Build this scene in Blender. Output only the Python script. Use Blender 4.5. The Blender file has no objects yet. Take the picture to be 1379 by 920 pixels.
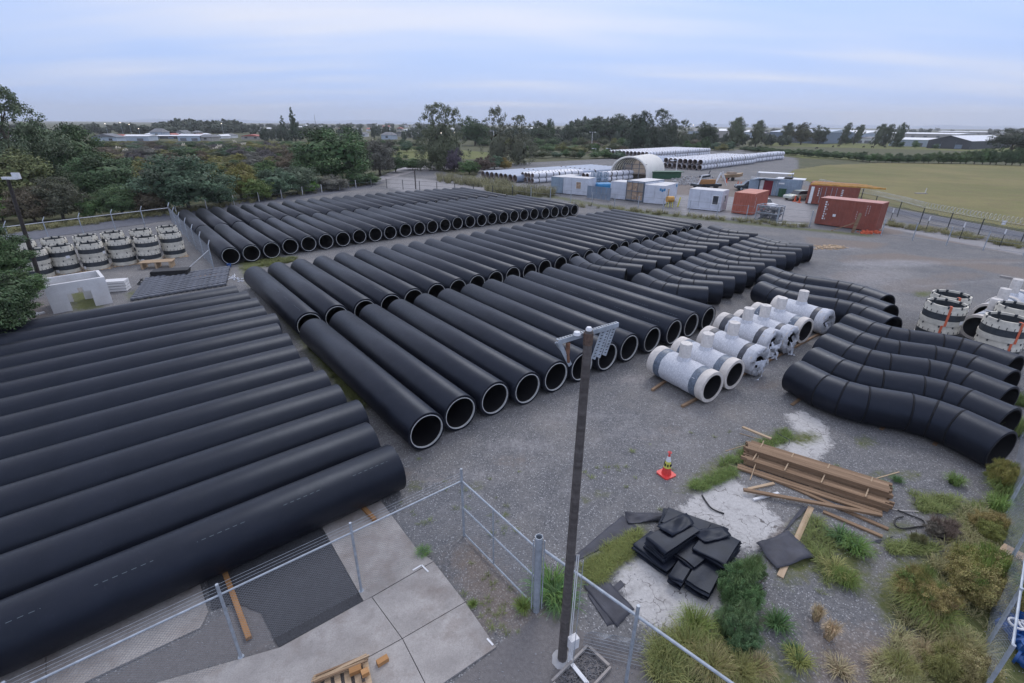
import bpy, bmesh, math, random
import numpy as np
from mathutils import Vector, Matrix
R = math.radians
sc = bpy.context.scene
C = sc.collection
rnd = random.Random(7)
ORD = ['first','second','third','fourth','fifth','sixth','seventh','eighth','ninth','tenth','eleventh','twelfth','thirteenth','fourteenth','fifteenth','sixteenth','seventeenth','eighteenth','nineteenth','twentieth','twenty-first','twenty-second','twenty-third','twenty-fourth','twenty-fifth','twenty-sixth','twenty-seventh','twenty-eighth','twenty-ninth','thirtieth','thirty-first','thirty-second','thirty-third','thirty-fourth','thirty-fifth','thirty-sixth','thirty-seventh','thirty-eighth','thirty-ninth','fortieth']

# ------------------------------------------------------------------ camera
FP, PITCH, ROLL, CH = 656.0, R(24.05), R(0.5), 8.8      # focal length in photo pixels, tilt, roll, height
X0 = Vector((1,0,0)); UP0 = Vector((0, math.sin(PITCH), math.cos(PITCH))); FW = Vector((0, math.cos(PITCH), -math.sin(PITCH)))
cx = math.cos(ROLL)*X0 + math.sin(ROLL)*UP0
cy = -math.sin(ROLL)*X0 + math.cos(ROLL)*UP0
cam = bpy.data.objects.new('camera', bpy.data.cameras.new('camera')); C.objects.link(cam)
cam.matrix_world = Matrix(((cx.x,cy.x,-FW.x,0),(cx.y,cy.y,-FW.y,0),(cx.z,cy.z,-FW.z,CH),(0,0,0,1)))
cam.data.sensor_width = 36; cam.data.lens = 36*FP/1379; cam.data.clip_start = .1; cam.data.clip_end = 9000
sc.camera = cam

def ray(u, v):
    dx, dy = u-689.5, v-460.0
    return cx*dx - cy*dy + FW*FP
def G(u, v, z=0.0):
    d = ray(u, v); t = (z-CH)/d.z
    return Vector((d.x*t, d.y*t, z))
def HT(u, v, P):
    d = ray(u, v); return CH + d.z*math.hypot(P[0],P[1])/math.hypot(d.x,d.y)
def MPP(P):                                  # metres per photo pixel at ground point P
    return (P[1]*math.cos(PITCH) + (CH-(P[2] if len(P)>2 else 0))*math.sin(PITCH))/FP

# ------------------------------------------------------------------ world and sun
SUN_EL, SUN_AZ = R(48), R(18)               # azimuth from +Y towards +X
w = bpy.data.worlds.new('World'); sc.world = w; w.use_nodes = True
nt = w.node_tree; nd = nt.nodes; lk = nt.links
for n in list(nd): nd.remove(n)
out = nd.new('ShaderNodeOutputWorld'); bg = nd.new('ShaderNodeBackground'); lk.new(bg.outputs[0], out.inputs[0])
bg.inputs[1].default_value = 0.1
sky = nd.new('ShaderNodeTexSky'); sky.sky_type = 'NISHITA'; sky.sun_disc = False
sky.sun_elevation = SUN_EL; sky.sun_rotation = SUN_AZ; sky.air_density = 1.2; sky.dust_density = 1.5
tc = nd.new('ShaderNodeTexCoord')
sep = nd.new('ShaderNodeSeparateXYZ'); lk.new(tc.outputs['Generated'], sep.inputs[0])
def wm(op, a, b=None, c=None, clamp=False):
    n = nd.new('ShaderNodeMath'); n.operation = op; n.use_clamp = clamp
    for i, s in enumerate((a, b, c)):
        if s is None: continue
        if isinstance(s, (int, float)): n.inputs[i].default_value = s
        else: lk.new(s, n.inputs[i])
    return n.outputs[0]
zc = wm('MAXIMUM', sep.outputs[2], 0.02)
zz = wm('ADD', zc, 0.10)                     # cloud sheet seen in perspective: streaks flatten at the horizon
comb = nd.new('ShaderNodeCombineXYZ'); lk.new(wm('DIVIDE', sep.outputs[0], zz), comb.inputs[0]); lk.new(wm('DIVIDE', sep.outputs[1], zz), comb.inputs[1])
def wnoise(scale, sx, sy, detail, ox=0, rz=0):
    m = nd.new('ShaderNodeMapping'); m.inputs['Scale'].default_value = (sx, sy, 1); m.inputs['Location'].default_value = (ox, ox*.7, 0); m.inputs['Rotation'].default_value = (0,0,rz)
    lk.new(comb.outputs[0], m.inputs[0]); n = nd.new('ShaderNodeTexNoise'); lk.new(m.outputs[0], n.inputs[0])
    n.inputs['Scale'].default_value = scale; n.inputs['Detail'].default_value = detail; n.inputs['Roughness'].default_value = .45
    return n.outputs[0]
n1 = wnoise(1.15, .20, .62, 3, 5.6, R(14)); n2 = wnoise(1.0, .5, 1.8, 3, 8.3, R(6))
mix = wm('ADD', wm('ADD', wm('MULTIPLY', n1, .62), wm('MULTIPLY', n2, .2)), wm('MULTIPLY', wm('MINIMUM', sep.outputs[2], .5), .42))
fac = nd.new('ShaderNodeMapRange'); fac.inputs[1].default_value = .37; fac.inputs[2].default_value = .66; fac.interpolation_type = 'SMOOTHSTEP'
lk.new(mix, fac.inputs[0])
cr = nd.new('ShaderNodeMix'); cr.data_type = 'RGBA'; lk.new(fac.outputs[0], cr.inputs[0])
cr.inputs[6].default_value = (3.75, 5.25, 8.9, 1); cr.inputs[7].default_value = (6.7, 6.95, 8.2, 1)
# the cloud deck is a little brighter overhead and on the sun's side
br = nd.new('ShaderNodeMapRange'); br.inputs[1].default_value = 0; br.inputs[2].default_value = .6; br.inputs[3].default_value = .93; br.inputs[4].default_value = 1.12
lk.new(sep.outputs[2], br.inputs[0])
vm = nd.new('ShaderNodeVectorMath'); vm.operation = 'SCALE'; lk.new(cr.outputs[2], vm.inputs[0]); lk.new(br.outputs[0], vm.inputs['Scale'])
mx = nd.new('ShaderNodeMix'); mx.data_type = 'RGBA'; mx.inputs[0].default_value = .9; lk.new(sky.outputs[0], mx.inputs[6]); lk.new(vm.outputs[0], mx.inputs[7])
lk.new(mx.outputs[2], bg.inputs[0])

sun = bpy.data.objects.new('sun', bpy.data.lights.new('sun', 'SUN')); C.objects.link(sun)
sun.data.energy = .9; sun.data.angle = R(26); sun.data.color = (1, .96, .93)
sun.rotation_euler = Vector((-math.sin(SUN_AZ)*math.cos(SUN_EL), -math.cos(SUN_AZ)*math.cos(SUN_EL), -math.sin(SUN_EL))).to_track_quat('-Z','Y').to_euler()
sc.view_settings.view_transform = 'Standard'; sc.view_settings.look = 'None'; sc.view_settings.exposure = .36; sc.view_settings.gamma = 1
sc.render.engine = 'CYCLES'

# ------------------------------------------------------------------ materials
class NT:
    def __init__(s, name):
        s.m = bpy.data.materials.new(name); s.m.use_nodes = True; s.t = s.m.node_tree; s.n = s.t.nodes; s.l = s.t.links
        s.b = s.n['Principled BSDF']; s.tc = s.n.new('ShaderNodeTexCoord')
    def put(s, node, i, v):
        if v is None: return
        if hasattr(v, 'is_linked'): s.l.new(v, node.inputs[i])
        else:
            if isinstance(v, tuple) and len(v)==3 and len(getattr(node.inputs[i],'default_value',(0,)*3) if not isinstance(node.inputs[i].default_value,float) else (0,))==4: v = v+(1,)
            node.inputs[i].default_value = v
    def noise(s, scale, detail=3, rough=.55, vec=None, sc=(1,1,1)):
        n = s.n.new('ShaderNodeTexNoise'); v = vec or s.tc.outputs['Object']
        if sc != (1,1,1): v = s.map(v, sc)
        s.l.new(v, n.inputs[0]); n.inputs['Scale'].default_value = scale; n.inputs['Detail'].default_value = detail; n.inputs['Roughness'].default_value = rough
        return n.outputs[0]
    def map(s, v, sc, loc=(0,0,0), rot=(0,0,0)):
        m = s.n.new('ShaderNodeMapping'); m.inputs['Scale'].default_value = sc; m.inputs['Location'].default_value = loc; m.inputs['Rotation'].default_value = rot; s.l.new(v, m.inputs[0]); return m.outputs[0]
    def voro(s, scale, out='Distance', vec=None):
        n = s.n.new('ShaderNodeTexVoronoi'); s.l.new(vec or s.tc.outputs['Object'], n.inputs[0]); n.inputs['Scale'].default_value = scale
        return n.outputs[out]
    def mr(s, v, a, b, c=0., d=1.):
        n = s.n.new('ShaderNodeMapRange'); s.put(n,0,v); 
        for i, x in enumerate((a,b,c,d)): n.inputs[i+1].default_value = x
        return n.outputs[0]
    def ma(s, op, a, b=None, c=None, clamp=False):
        n = s.n.new('ShaderNodeMath'); n.operation = op; n.use_clamp = clamp; s.put(n,0,a); s.put(n,1,b); s.put(n,2,c); return n.outputs[0]
    def mix(s, f, a, b, mode='MIX'):
        n = s.n.new('ShaderNodeMix'); n.data_type = 'RGBA'; n.blend_type = mode; s.put(n,0,f); s.put(n,6,a); s.put(n,7,b); return n.outputs[2]
    def attr(s, name, out='Fac'):
        n = s.n.new('ShaderNodeAttribute'); n.attribute_name = name; return n.outputs[out]
    def info(s, out): n = s.n.new('ShaderNodeObjectInfo'); return n.outputs[out]
    def bump(s, h, strength=.3, dist=.02):
        n = s.n.new('ShaderNodeBump'); n.inputs['Strength'].default_value = strength; n.inputs['Distance'].default_value = dist; s.l.new(h, n.inputs['Height']); s.l.new(n.outputs[0], s.b.inputs['Normal'])
    def fin(s, col, rough=.6, metal=0., spec=None):
        s.put(s.b, 'Base Color', col); s.put(s.b, 'Roughness', rough); s.b.inputs['Metallic'].default_value = metal
        if spec is not None: s.b.inputs['Specular IOR Level'].default_value = spec
        return s.m
def simple(name, col, rough=.6, metal=0., var=.15, scale=6, bump=0, spec=None):
    k = NT(name); n = k.noise(scale, 4)
    a = tuple(c*(1-var) for c in col); b = tuple(min(1,c*(1+var)) for c in col)
    if bump: k.bump(k.noise(scale*5,3), bump, .01)
    return k.fin(k.mix(k.mr(n,.3,.7), a, b), rough, metal, spec)

def m_pipe():
    k = NT('black_polyethylene'); ob = k.tc.outputs['Object']; rd = k.info('Random')
    sx = k.n.new('ShaderNodeSeparateXYZ'); k.l.new(ob, sx.inputs[0])
    ang = k.ma('ARCTAN2', sx.outputs[1], k.ma('SUBTRACT', sx.outputs[2], .61))
    # printed line of dashes running along each pipe
    a0 = k.mr(rd, 0, 1, -1.1, 1.1)
    near = k.ma('LESS_THAN', k.ma('ABSOLUTE', k.ma('SUBTRACT', ang, a0)), .008)
    grp = k.ma('LESS_THAN', k.ma('FRACT', k.ma('MULTIPLY', sx.outputs[0], .62)), .55)
    das = k.ma('LESS_THAN', k.ma('FRACT', k.ma('MULTIPLY', sx.outputs[0], 7.)), .55)
    on = k.ma('GREATER_THAN', k.ma('FRACT', k.ma('MULTIPLY', rd, 7.3)), .70)
    mark = k.ma('MULTIPLY', k.ma('MULTIPLY', near, grp), k.ma('MULTIPLY', das, on))
    dust = k.noise(1.3, 5, .6); fine = k.noise(24, 3, .6, sc=(1,.25,.25))
    dirt = k.mr(k.noise(3.5,5,.65, sc=(.5,1,1)), .5, .75)
    c = k.mix(k.mr(dust,.35,.7), (.0050,.0056,.0100), (.0090,.0100,.0170))
    c = k.mix(k.ma('MULTIPLY', dirt, .10), c, (.06,.057,.055))
    sw = k.mr(k.noise(9, 4, .7, sc=(3.5,.6,.6)), .62, .8)
    c = k.mix(k.ma('MULTIPLY', sw, .20), c, (.09,.09,.11))
    c = k.mix(k.ma('MULTIPLY', mark, .55), c, (.20,.25,.27))
    k.bump(k.noise(.9,2), .25, .05); k.b.inputs['Specular Tint'].default_value = (.68,.80,1,1)
    return k.fin(c, k.mr(fine,.2,.8,.36,.47), 0, .37)
def m_ground():
    k = NT('gravel_ground'); ob = k.tc.outputs['Object']
    A = k.n.new('ShaderNodeAttribute'); A.attribute_name = 'zone_a'; sa = k.n.new('ShaderNodeSeparateColor'); k.l.new(A.outputs['Color'], sa.inputs[0])
    B = k.n.new('ShaderNodeAttribute'); B.attribute_name = 'zone_b'; sb = k.n.new('ShaderNodeSeparateColor'); k.l.new(B.outputs['Color'], sb.inputs[0])
    big = k.noise(.22, 4, .6); med = k.noise(1.4, 5, .65); fin_ = k.noise(14, 5, .75); st = k.voro(44, 'Color'); sst = k.n.new('ShaderNodeSeparateColor'); k.l.new(st, sst.inputs[0])
    c = k.mix(k.mr(fin_,.3,.7), (.082,.083,.088), (.185,.186,.192))
    c = k.mix(k.mr(med,.42,.68,0,.6), c, (.195,.190,.188))
    c = k.mix(k.mr(big,.45,.66,0,.6), c, (.23,.215,.20))
    c = k.mix(k.mr(sst.outputs[0],.88,.97,0,.9), c, (.38,.38,.39)); c = k.mix(k.mr(sst.outputs[1],.80,.95,0,.6), c, (.06,.063,.074))
    def edge(s, width=.22):      # ragged edge of a patch
        j = k.ma('ADD', s, k.ma('MULTIPLY', k.ma('SUBTRACT', k.noise(5.5,6,.7), .5), 1.1))
        return k.mr(j, .5-width, .5+width)
    dirt = k.mix(k.mr(fin_,.3,.7), (.125,.105,.090), (.235,.20,.18)); dirt = k.mix(k.mr(sst.outputs[0],.8,.95,0,.6), dirt, (.36,.33,.31))
    lg = k.mix(k.mr(med,.3,.7), (.235,.23,.235), (.33,.32,.325)); lg = k.mix(k.mr(sst.outputs[1],.7,.95,0,.6), lg, (.15,.15,.16))
    cem = k.mix(k.mr(fin_,.3,.7), (.36,.35,.345), (.52,.51,.50))
    vd = k.n.new('ShaderNodeTexVoronoi'); vd.feature = 'DISTANCE_TO_EDGE'; vd.inputs['Scale'].default_value = 2.3
    nv = k.n.new('ShaderNodeTexNoise'); k.l.new(ob, nv.inputs[0]); nv.inputs['Scale'].default_value = 5; nv.inputs['Detail'].default_value = 5; va = k.n.new('ShaderNodeVectorMath'); va.operation = 'MULTIPLY_ADD'; k.l.new(nv.outputs[1], va.inputs[0]); va.inputs[1].default_value = (.35,.35,0); k.l.new(ob, va.inputs[2]); k.l.new(va.outputs[0], vd.inputs[0])
    crk = k.ma('MULTIPLY', k.mr(vd.outputs['Distance'], .008, .022, 1, 0), k.mr(k.noise(1.5,3), .42, .55))
    cem = k.mix(k.ma('MULTIPLY', crk, .85), cem, (.09,.08,.075)); cem = k.mix(k.mr(k.noise(3,4),.55,.7,0,.6), cem, (.22,.21,.205))
    gr = k.mix(k.mr(k.noise(9,5,.8),.3,.7), (.055,.075,.022), (.15,.155,.065)); gr = k.mix(k.mr(k.noise(22,3),.6,.7,0,.6), gr, (.19,.165,.10))
    asp = k.mix(k.mr(fin_,.3,.7), (.125,.118,.118), (.19,.18,.18))
    wild = k.mix(k.mr(k.noise(.35,6,.7),.3,.7), (.045,.058,.024), (.12,.115,.06)); wild = k.mix(k.mr(k.noise(.9,5,.7),.55,.75,0,.7), wild, (.14,.10,.07))
    c = k.mix(edge(sb.outputs[0]), c, dirt)
    c = k.mix(edge(sb.outputs[1]), c, lg)
    c = k.mix(edge(sb.outputs[2], .1), c, asp)
    c = k.mix(edge(sa.outputs[0], .12), c, cem)
    c = k.mix(edge(sa.outputs[1]), c, gr)
    c = k.mix(edge(sa.outputs[2], .1), c, wild)
    k.bump(k.ma('ADD', k.voro(44), k.ma('MULTIPLY', fin_, .7)), .32, .015)
    return k.fin(c, .92, 0, .25)
def m_leaf(name, trans=.25):
    k = NT(name); oc = k.info('Color'); t = k.attr('tone')
    hs = k.n.new('ShaderNodeHueSaturation'); k.l.new(oc, hs.inputs['Color'])
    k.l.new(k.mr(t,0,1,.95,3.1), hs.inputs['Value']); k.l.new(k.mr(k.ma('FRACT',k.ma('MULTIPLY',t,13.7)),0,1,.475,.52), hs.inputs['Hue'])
    k.fin(hs.outputs[0], .65, 0, .25); return k.m
def m_wood(name, a, b, scale=1.):
    k = NT(name); ob = k.tc.outputs['Object']; rd = k.info('Random')
    v = k.n.new('ShaderNodeVectorMath'); v.operation = 'ADD'; k.l.new(ob, v.inputs[0]); cb = k.n.new('ShaderNodeCombineXYZ'); k.l.new(k.ma('MULTIPLY',rd,31.), cb.inputs[1]); k.l.new(cb.outputs[0], v.inputs[1])
    n = k.noise(8*scale, 5, .6, vec=k.map(v.outputs[0], (.12,1.6,1.6)))
    c = k.mix(k.mr(n,.3,.7), a, b); c = k.mix(k.mr(rd,0,1,0,.45), c, tuple(x*.62 for x in a))
    c = k.mix(k.mr(k.noise(2.5,4,.7,vec=v.outputs[0]),.58,.75,0,.5), c, tuple(x*.45 for x in a))
    k.bump(n, .3, .004); return k.fin(c, .8, 0, .2)
def m_concrete(name, a, b, stain=.5):
    k = NT(name); n = k.noise(1.3,6,.65); f = k.noise(45,3,.7)
    c = k.mix(k.mr(n,.35,.65), a, b); c = k.mix(k.mr(f,.35,.75,0,.45), c, tuple(x*.5 for x in a)); c = k.mix(k.mr(k.noise(.8,6,.75),.48,.66,0,stain), c, (a[0]*.66,a[1]*.58,a[2]*.53)); c = k.mix(k.mr(k.noise(6,6,.8),.58,.7,0,stain*.8), c, tuple(x*.6 for x in a))
    k.bump(f, .25, .004); return k.fin(c, .9, 0, .2)
def m_wrap():
    k = NT('white_plastic_wrap'); n = k.noise(7,5,.7,sc=(6,1,1)); n2 = k.noise(22,4,.7)
    k.bump(k.ma('ADD', n, k.ma('MULTIPLY', n2, .4)), .9, .05)
    return k.fin(k.mix(k.ma('MULTIPLY', k.mr(n2,.3,.6), k.mr(n,.3,.6)),(.47,.49,.54),(.78,.79,.83)), .3, 0, .5)
def m_cont(name, a, rust=.3):
    k = NT(name); n = k.noise(1.2,6,.7); c = k.mix(k.mr(n,.3,.7), tuple(x*.8 for x in a), tuple(min(1,x*1.15) for x in a))
    c = k.mix(k.mr(k.noise(2.4,6,.75,sc=(1,1,.35)),.56,.72,0,rust), c, (.12,.055,.035)); return k.fin(c, .6, .0, .35)

M = dict(
 pipe=m_pipe(), ground=m_ground(),
 bore=simple('pipe_bore', (.009,.009,.012), .6), ring=simple('pale_end_ring', (.52,.53,.53), .6, 0, .2, 9),
 weld=simple('weld_bead', (.006,.006,.008), .75),
 leaf=m_leaf('leaves'), blade=m_leaf('grass_blades'), bark=simple('bark', (.09,.075,.06), .9, 0, .3, 5, .4),
 wrap=m_wrap(), cream=simple('cream_wrapping', (.60,.56,.52), .7, 0, .12, 7, .5), stub=simple('paper_wrapped_branch', (.60,.57,.54), .6, 0, .14, 9, .6),
 band=simple('dark_band', (.055,.06,.075), .45, 0, .3, 10, .3), band2=simple('wrapped_dark_band', (.115,.145,.19), .35, 0, .35, 14, .6),
 film=simple('loose_clear_film', (.62,.66,.74), .22, 0, .25, 12, .7),
 wood=m_wood('weathered_timber', (.20,.130,.082), (.35,.24,.155)), wood2=m_wood('new_timber', (.38,.27,.17), (.56,.43,.30)), wood3=m_wood('orange_timber', (.36,.185,.075), (.5,.28,.13)),
 pole=m_wood('dark_pole_timber', (.060,.052,.050), (.15,.135,.128), .9),
 conc=m_concrete('pale_concrete', (.31,.292,.28), (.45,.425,.405), .7), conc2=m_concrete('precast_concrete', (.66,.66,.67), (.80,.80,.81), .22),
 galv=simple('galvanised_steel', (.36,.40,.45), .5, .3, .2, 8), mesh=simple('chain_link_wire', (.22,.24,.27), .5, .4),
 dwire=simple('dark_wire', (.05,.055,.06), .6, .2), rwire=simple('razor_wire', (.55,.55,.55), .4, .3),
 memb=simple('black_geomembrane', (.0070,.0090,.0170), .46, 0, .5, 3, .25, .32), memb2=simple('grey_dusty_geomembrane', (.052,.054,.068), .62, 0, .3, 3, .3, .3),
 red=simple('cone_red', (.72,.06,.055), .45, 0, .15, 20), white=simple('white_paint', (.72,.73,.75), .55, 0, .08, 5), yellow=simple('hi_vis_yellow', (.65,.62,.12), .5), blackp=simple('black_plastic', (.02,.02,.022), .6),
 ccream=simple('cream_collar_shell', (.60,.57,.49), .7, 0, .18, 5, .4), cdark=simple('collar_black_band', (.035,.042,.05), .5, 0, .3, 6), orange=simple('orange_strap', (.60,.13,.06), .6, 0, .15),
 contred=m_cont('container_red', (.265,.085,.062)), contora=m_cont('container_orange_red', (.40,.125,.085), .15), contblue=m_cont('container_blue_grey', (.27,.345,.43), .12), contgrey=m_cont('grey_steel_sheet', (.20,.25,.32), .15),
 cabin=m_cont('white_cabin_panel', (.56,.59,.66), .06), roofw=m_cont('pale_roof', (.62,.61,.61), .12), roofp=m_cont('faded_pink_roof', (.50,.25,.21), .1), roofo=m_cont('orange_roof', (.50,.20,.14), .1), maroon=m_cont('maroon_door', (.20,.02,.035), .1),
 canvas=simple('white_tent_canvas', (.90,.885,.84), .65, 0, .06, .6, .2), tan=simple('tan_liner', (.50,.42,.35), .8, 0, .15, 1.5), glass=simple('dark_window_glass', (.05,.055,.065), .15), brown=simple('boarded_panel', (.34,.24,.17), .7, 0, .5, 4),
 wpipe=simple('white_pipe_wrap', (.66,.67,.72), .5, 0, .08, 2), gpipe=simple('grey_blue_pipe_wrap', (.27,.325,.43), .5, 0, .12, 2), pend=simple('tan_pipe_end', (.27,.22,.20), .7, 0, .2, 3),
 cowm=simple('black_hide', (.02,.018,.016), .8), tyre=simple('tyre_rubber', (.02,.02,.021), .8), carp=simple('pale_green_car_paint', (.48,.52,.45), .3), dkcar=simple('dark_car_paint', (.03,.04,.05), .3),
 brick=simple('roof_red', (.36,.10,.08), .7, 0, .15, 1), shed=simple('shed_blue_white', (.42,.48,.56), .55, 0, .08, .3), dark=simple('dark_cladding', (.045,.05,.06), .6, 0, .2, .2), wall=simple('house_wall', (.38,.36,.34), .8, 0, .1, .5), roofg=simple('roof_grey', (.16,.165,.18), .7, 0, .2, .5),
 bluev=simple('blue_valve_paint', (.02,.09,.30), .35, 0, .2, 6), stone=simple('pale_stone', (.34,.34,.35), .9, 0, .45, 2), ybeam=simple('yellow_beam', (.50,.26,.05), .55, 0, .25, 2), teal=simple('blue_print', (.03,.22,.45), .5), grn=simple('green_bin_plastic', (.03,.10,.05), .5),
 plume=simple('pampas_plume', (.55,.50,.40), .9), hill=simple('haze_tinted_hills', (.27,.35,.50), .95, 0, .05, .002))
def em_mat():
    k = NT('lit_lamp'); k.b.inputs['Emission Color'].default_value = (1,.85,.65,1); k.b.inputs['Emission Strength'].default_value = 2.5; return k.m
M['lamp'] = em_mat(); M['memb'].node_tree.nodes['Principled BSDF'].inputs['Specular Tint'].default_value = (.75,.85,1,1)
for nm_, f_ in (('canvas',.3),('tan',.45)):
    m_ = M[nm_]; nn_ = m_.node_tree; bs = nn_.nodes['Principled BSDF']; tr_ = nn_.nodes.new('ShaderNodeBsdfTranslucent'); ms = nn_.nodes.new('ShaderNodeMixShader'); ms.inputs[0].default_value = f_
    col = bs.inputs['Base Color'].links[0].from_socket; nn_.links.new(col, tr_.inputs[0]); nn_.links.new(bs.outputs[0], ms.inputs[1]); nn_.links.new(tr_.outputs[0], ms.inputs[2]); nn_.links.new(ms.outputs[0], nn_.nodes['Material Output'].inputs[0])
def m_pasture(name, a, b, c2):
    k = NT(name); c = k.mix(k.mr(k.noise(.06,5,.6),.35,.65), a, b); c = k.mix(k.mr(k.noise(.5,6,.75,sc=(.6,1,1)),.45,.7,0,.7), c, c2); c = k.mix(k.mr(k.noise(3,4,.8),.35,.7,0,.35), c, tuple(x*.55 for x in a))
    k.bump(k.noise(4,4), .6, .15); return k.fin(c, .95, 0, .15)
M['pasture'] = m_pasture('dry_pasture_grass', (.165,.17,.070), (.255,.225,.105), (.20,.15,.095)); M['field'] = m_pasture('green_field_grass', (.13,.155,.05), (.17,.18,.07), (.19,.165,.09))
M['road'] = simple('asphalt_road', (.105,.11,.13), .9, 0, .18, 3); M['palegr'] = simple('pale_road_metal', (.30,.285,.29), .92, 0, .12, 1.2)

# ------------------------------------------------------------------ helpers
def mesh_obj(name, verts, faces, mat, parent=None, smooth=False, mats=None, midx=None):
    me = bpy.data.meshes.new(name); me.from_pydata([tuple(v) for v in verts], [], faces)
    for m in (mats or [mat]): me.materials.append(m)
    if midx: me.polygons.foreach_set('material_index', midx)
    if smooth: me.polygons.foreach_set('use_smooth', [True]*len(faces))
    me.update(); return link(name, me, parent)
def link(name, me, parent=None):
    o = bpy.data.objects.new(name, me); C.objects.link(o)
    if parent: o.parent = parent
    return o
def tag(o, label=None, cat=None, group=None, kind=None):
    if label: o['label'] = label
    if cat: o['category'] = cat
    if group: o['group'] = group
    if kind: o['kind'] = kind
    return o
def thing(name, label, cat, loc=(0,0,0), rz=0, group=None):
    o = bpy.data.objects.new(name, None); C.objects.link(o); o.location = loc; o.rotation_euler = (0,0,rz); o.empty_display_size = .2
    return tag(o, label, cat, group)
def dup(root, loc, rz=None, label=None, group=None):
    r = root.copy(); C.objects.link(r); r.location = loc
    if rz is not None: r.rotation_euler = (0,0,rz)
    if label: r['label'] = label
    if group: r['group'] = group
    for ch in root.children:
        c = ch.copy(); C.objects.link(c); c.parent = r
        for g in ch.children:
            d = g.copy(); C.objects.link(d); d.parent = c
    return r
class MB:
    def __init__(s): s.v = []; s.f = []; s.m = []; s.cur = 0
    def add(s, vs, fs):
        o = len(s.v); s.v += [Vector(v) for v in vs]; s.f += [tuple(i+o for i in f) for f in fs]; s.m += [s.cur]*len(fs)
    def box(s, c, size, rz=0, M3=None):
        hx, hy, hz = size[0]/2, size[1]/2, size[2]/2
        vs = [Vector((x,y,z)) for x in (-hx,hx) for y in (-hy,hy) for z in (-hz,hz)]
        m = M3 or Matrix.Rotation(rz, 3, 'Z')
        s.add([m@v+Vector(c) for v in vs], [(0,1,3,2),(4,6,7,5),(0,4,5,1),(2,3,7,6),(0,2,6,4),(1,5,7,3)])
    def bar(s, a, b, wd, h, up=Vector((0,0,1))):
        a, b = Vector(a), Vector(b); d = (b-a); L = d.length; d.normalize()
        if abs(d.dot(up)) > .97: up = Vector((1,0,0))
        y = up.cross(d).normalized(); z = d.cross(y); m = Matrix((d,y,z)).transposed()
        s.box((a+b)/2, (L,wd,h), M3=m)
    def tube(s, pts, r, n=8, caps=True, closed=False):
        pts = [Vector(p) for p in pts]; N = len(pts); rs = r if isinstance(r,(list,tuple)) else [r]*N
        vs = []; prev = None
        for i, p in enumerate(pts):
            if closed: t = pts[(i+1)%N]-pts[i-1]
            else: t = pts[min(i+1,N-1)]-pts[max(i-1,0)]
            t.normalize()
            if prev is None: prev = t.orthogonal().normalized()
            a = (prev - t*prev.dot(t)).normalized(); prev = a; b = t.cross(a)
            vs += [p+(a*math.cos(2*math.pi*k/n)+b*math.sin(2*math.pi*k/n))*rs[i] for k in range(n)]
        fs = []
        for i in range(N if closed else N-1):
            j = (i+1)%N
            fs += [(i*n+k, i*n+(k+1)%n, j*n+(k+1)%n, j*n+k) for k in range(n)]
        if caps and not closed: fs += [tuple(range(n))[::-1], tuple((N-1)*n+k for k in range(n))]
        s.add(vs, fs)
    def lathe_x(s, prof, n=32, zc=0, closed=False):      # profile (x, r) about the X axis at height zc
        vs = [Vector((x, r*math.sin(2*math.pi*k/n), zc+r*math.cos(2*math.pi*k/n))) for x, r in prof for k in range(n)]
        P = len(prof); fs = []
        for i in range(P if closed else P-1):
            j = (i+1)%P; fs += [(i*n+k, j*n+k, j*n+(k+1)%n, i*n+(k+1)%n) for k in range(n)]
        s.add(vs, fs)
    def lathe_z(s, prof, n=32, closed=False, c=(0,0,0)):
        vs = [Vector((c[0]+r*math.cos(2*math.pi*k/n), c[1]+r*math.sin(2*math.pi*k/n), c[2]+z)) for r, z in prof for k in range(n)]
        P = len(prof); fs = []
        for i in range(P if closed else P-1):
            j = (i+1)%P; fs += [(i*n+k, i*n+(k+1)%n, j*n+(k+1)%n, j*n+k) for k in range(n)]
        s.add(vs, fs)
    def prism(s, poly, z0, z1):
        n = len(poly); vs = [(p[0],p[1],z0) for p in poly]+[(p[0],p[1],z1) for p in poly]
        s.add(vs, [tuple(range(n))[::-1], tuple(range(n,2*n))]+[(i,(i+1)%n,n+(i+1)%n,n+i) for i in range(n)])
    def build(s, name, mat, parent=None, smooth=False, sharp=35):
        mats = mat if isinstance(mat, list) else [mat]
        o = mesh_obj(name, s.v, s.f, None, parent, smooth, mats, s.m if len(mats)>1 else None)
        if smooth: o.data.set_sharp_from_angle(angle=R(sharp))
        return o
def np_quads(name, V, tone, mat, parent=None):
    """V: (n,4,3) quads with a per-face tone"""
    n = len(V); me = bpy.data.meshes.new(name); me.vertices.add(n*4); me.vertices.foreach_set('co', np.ascontiguousarray(V, dtype=np.float32).ravel())
    me.loops.add(n*4); me.loops.foreach_set('vertex_index', np.arange(n*4, dtype=np.int32)); me.polygons.add(n)
    me.polygons.foreach_set('loop_start', np.arange(0, n*4, 4, dtype=np.int32)); me.update(calc_edges=True)
    a = me.attributes.new('tone', 'FLOAT', 'FACE'); a.data.foreach_set('value', np.asarray(tone, dtype=np.float32)); me.materials.append(mat)
    return me
DV = Vector((.632,-.775,0)); UV = Vector((.775,.632,0)); AD = math.atan2(-.775,.632); AU = math.atan2(.632,.775)

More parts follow.
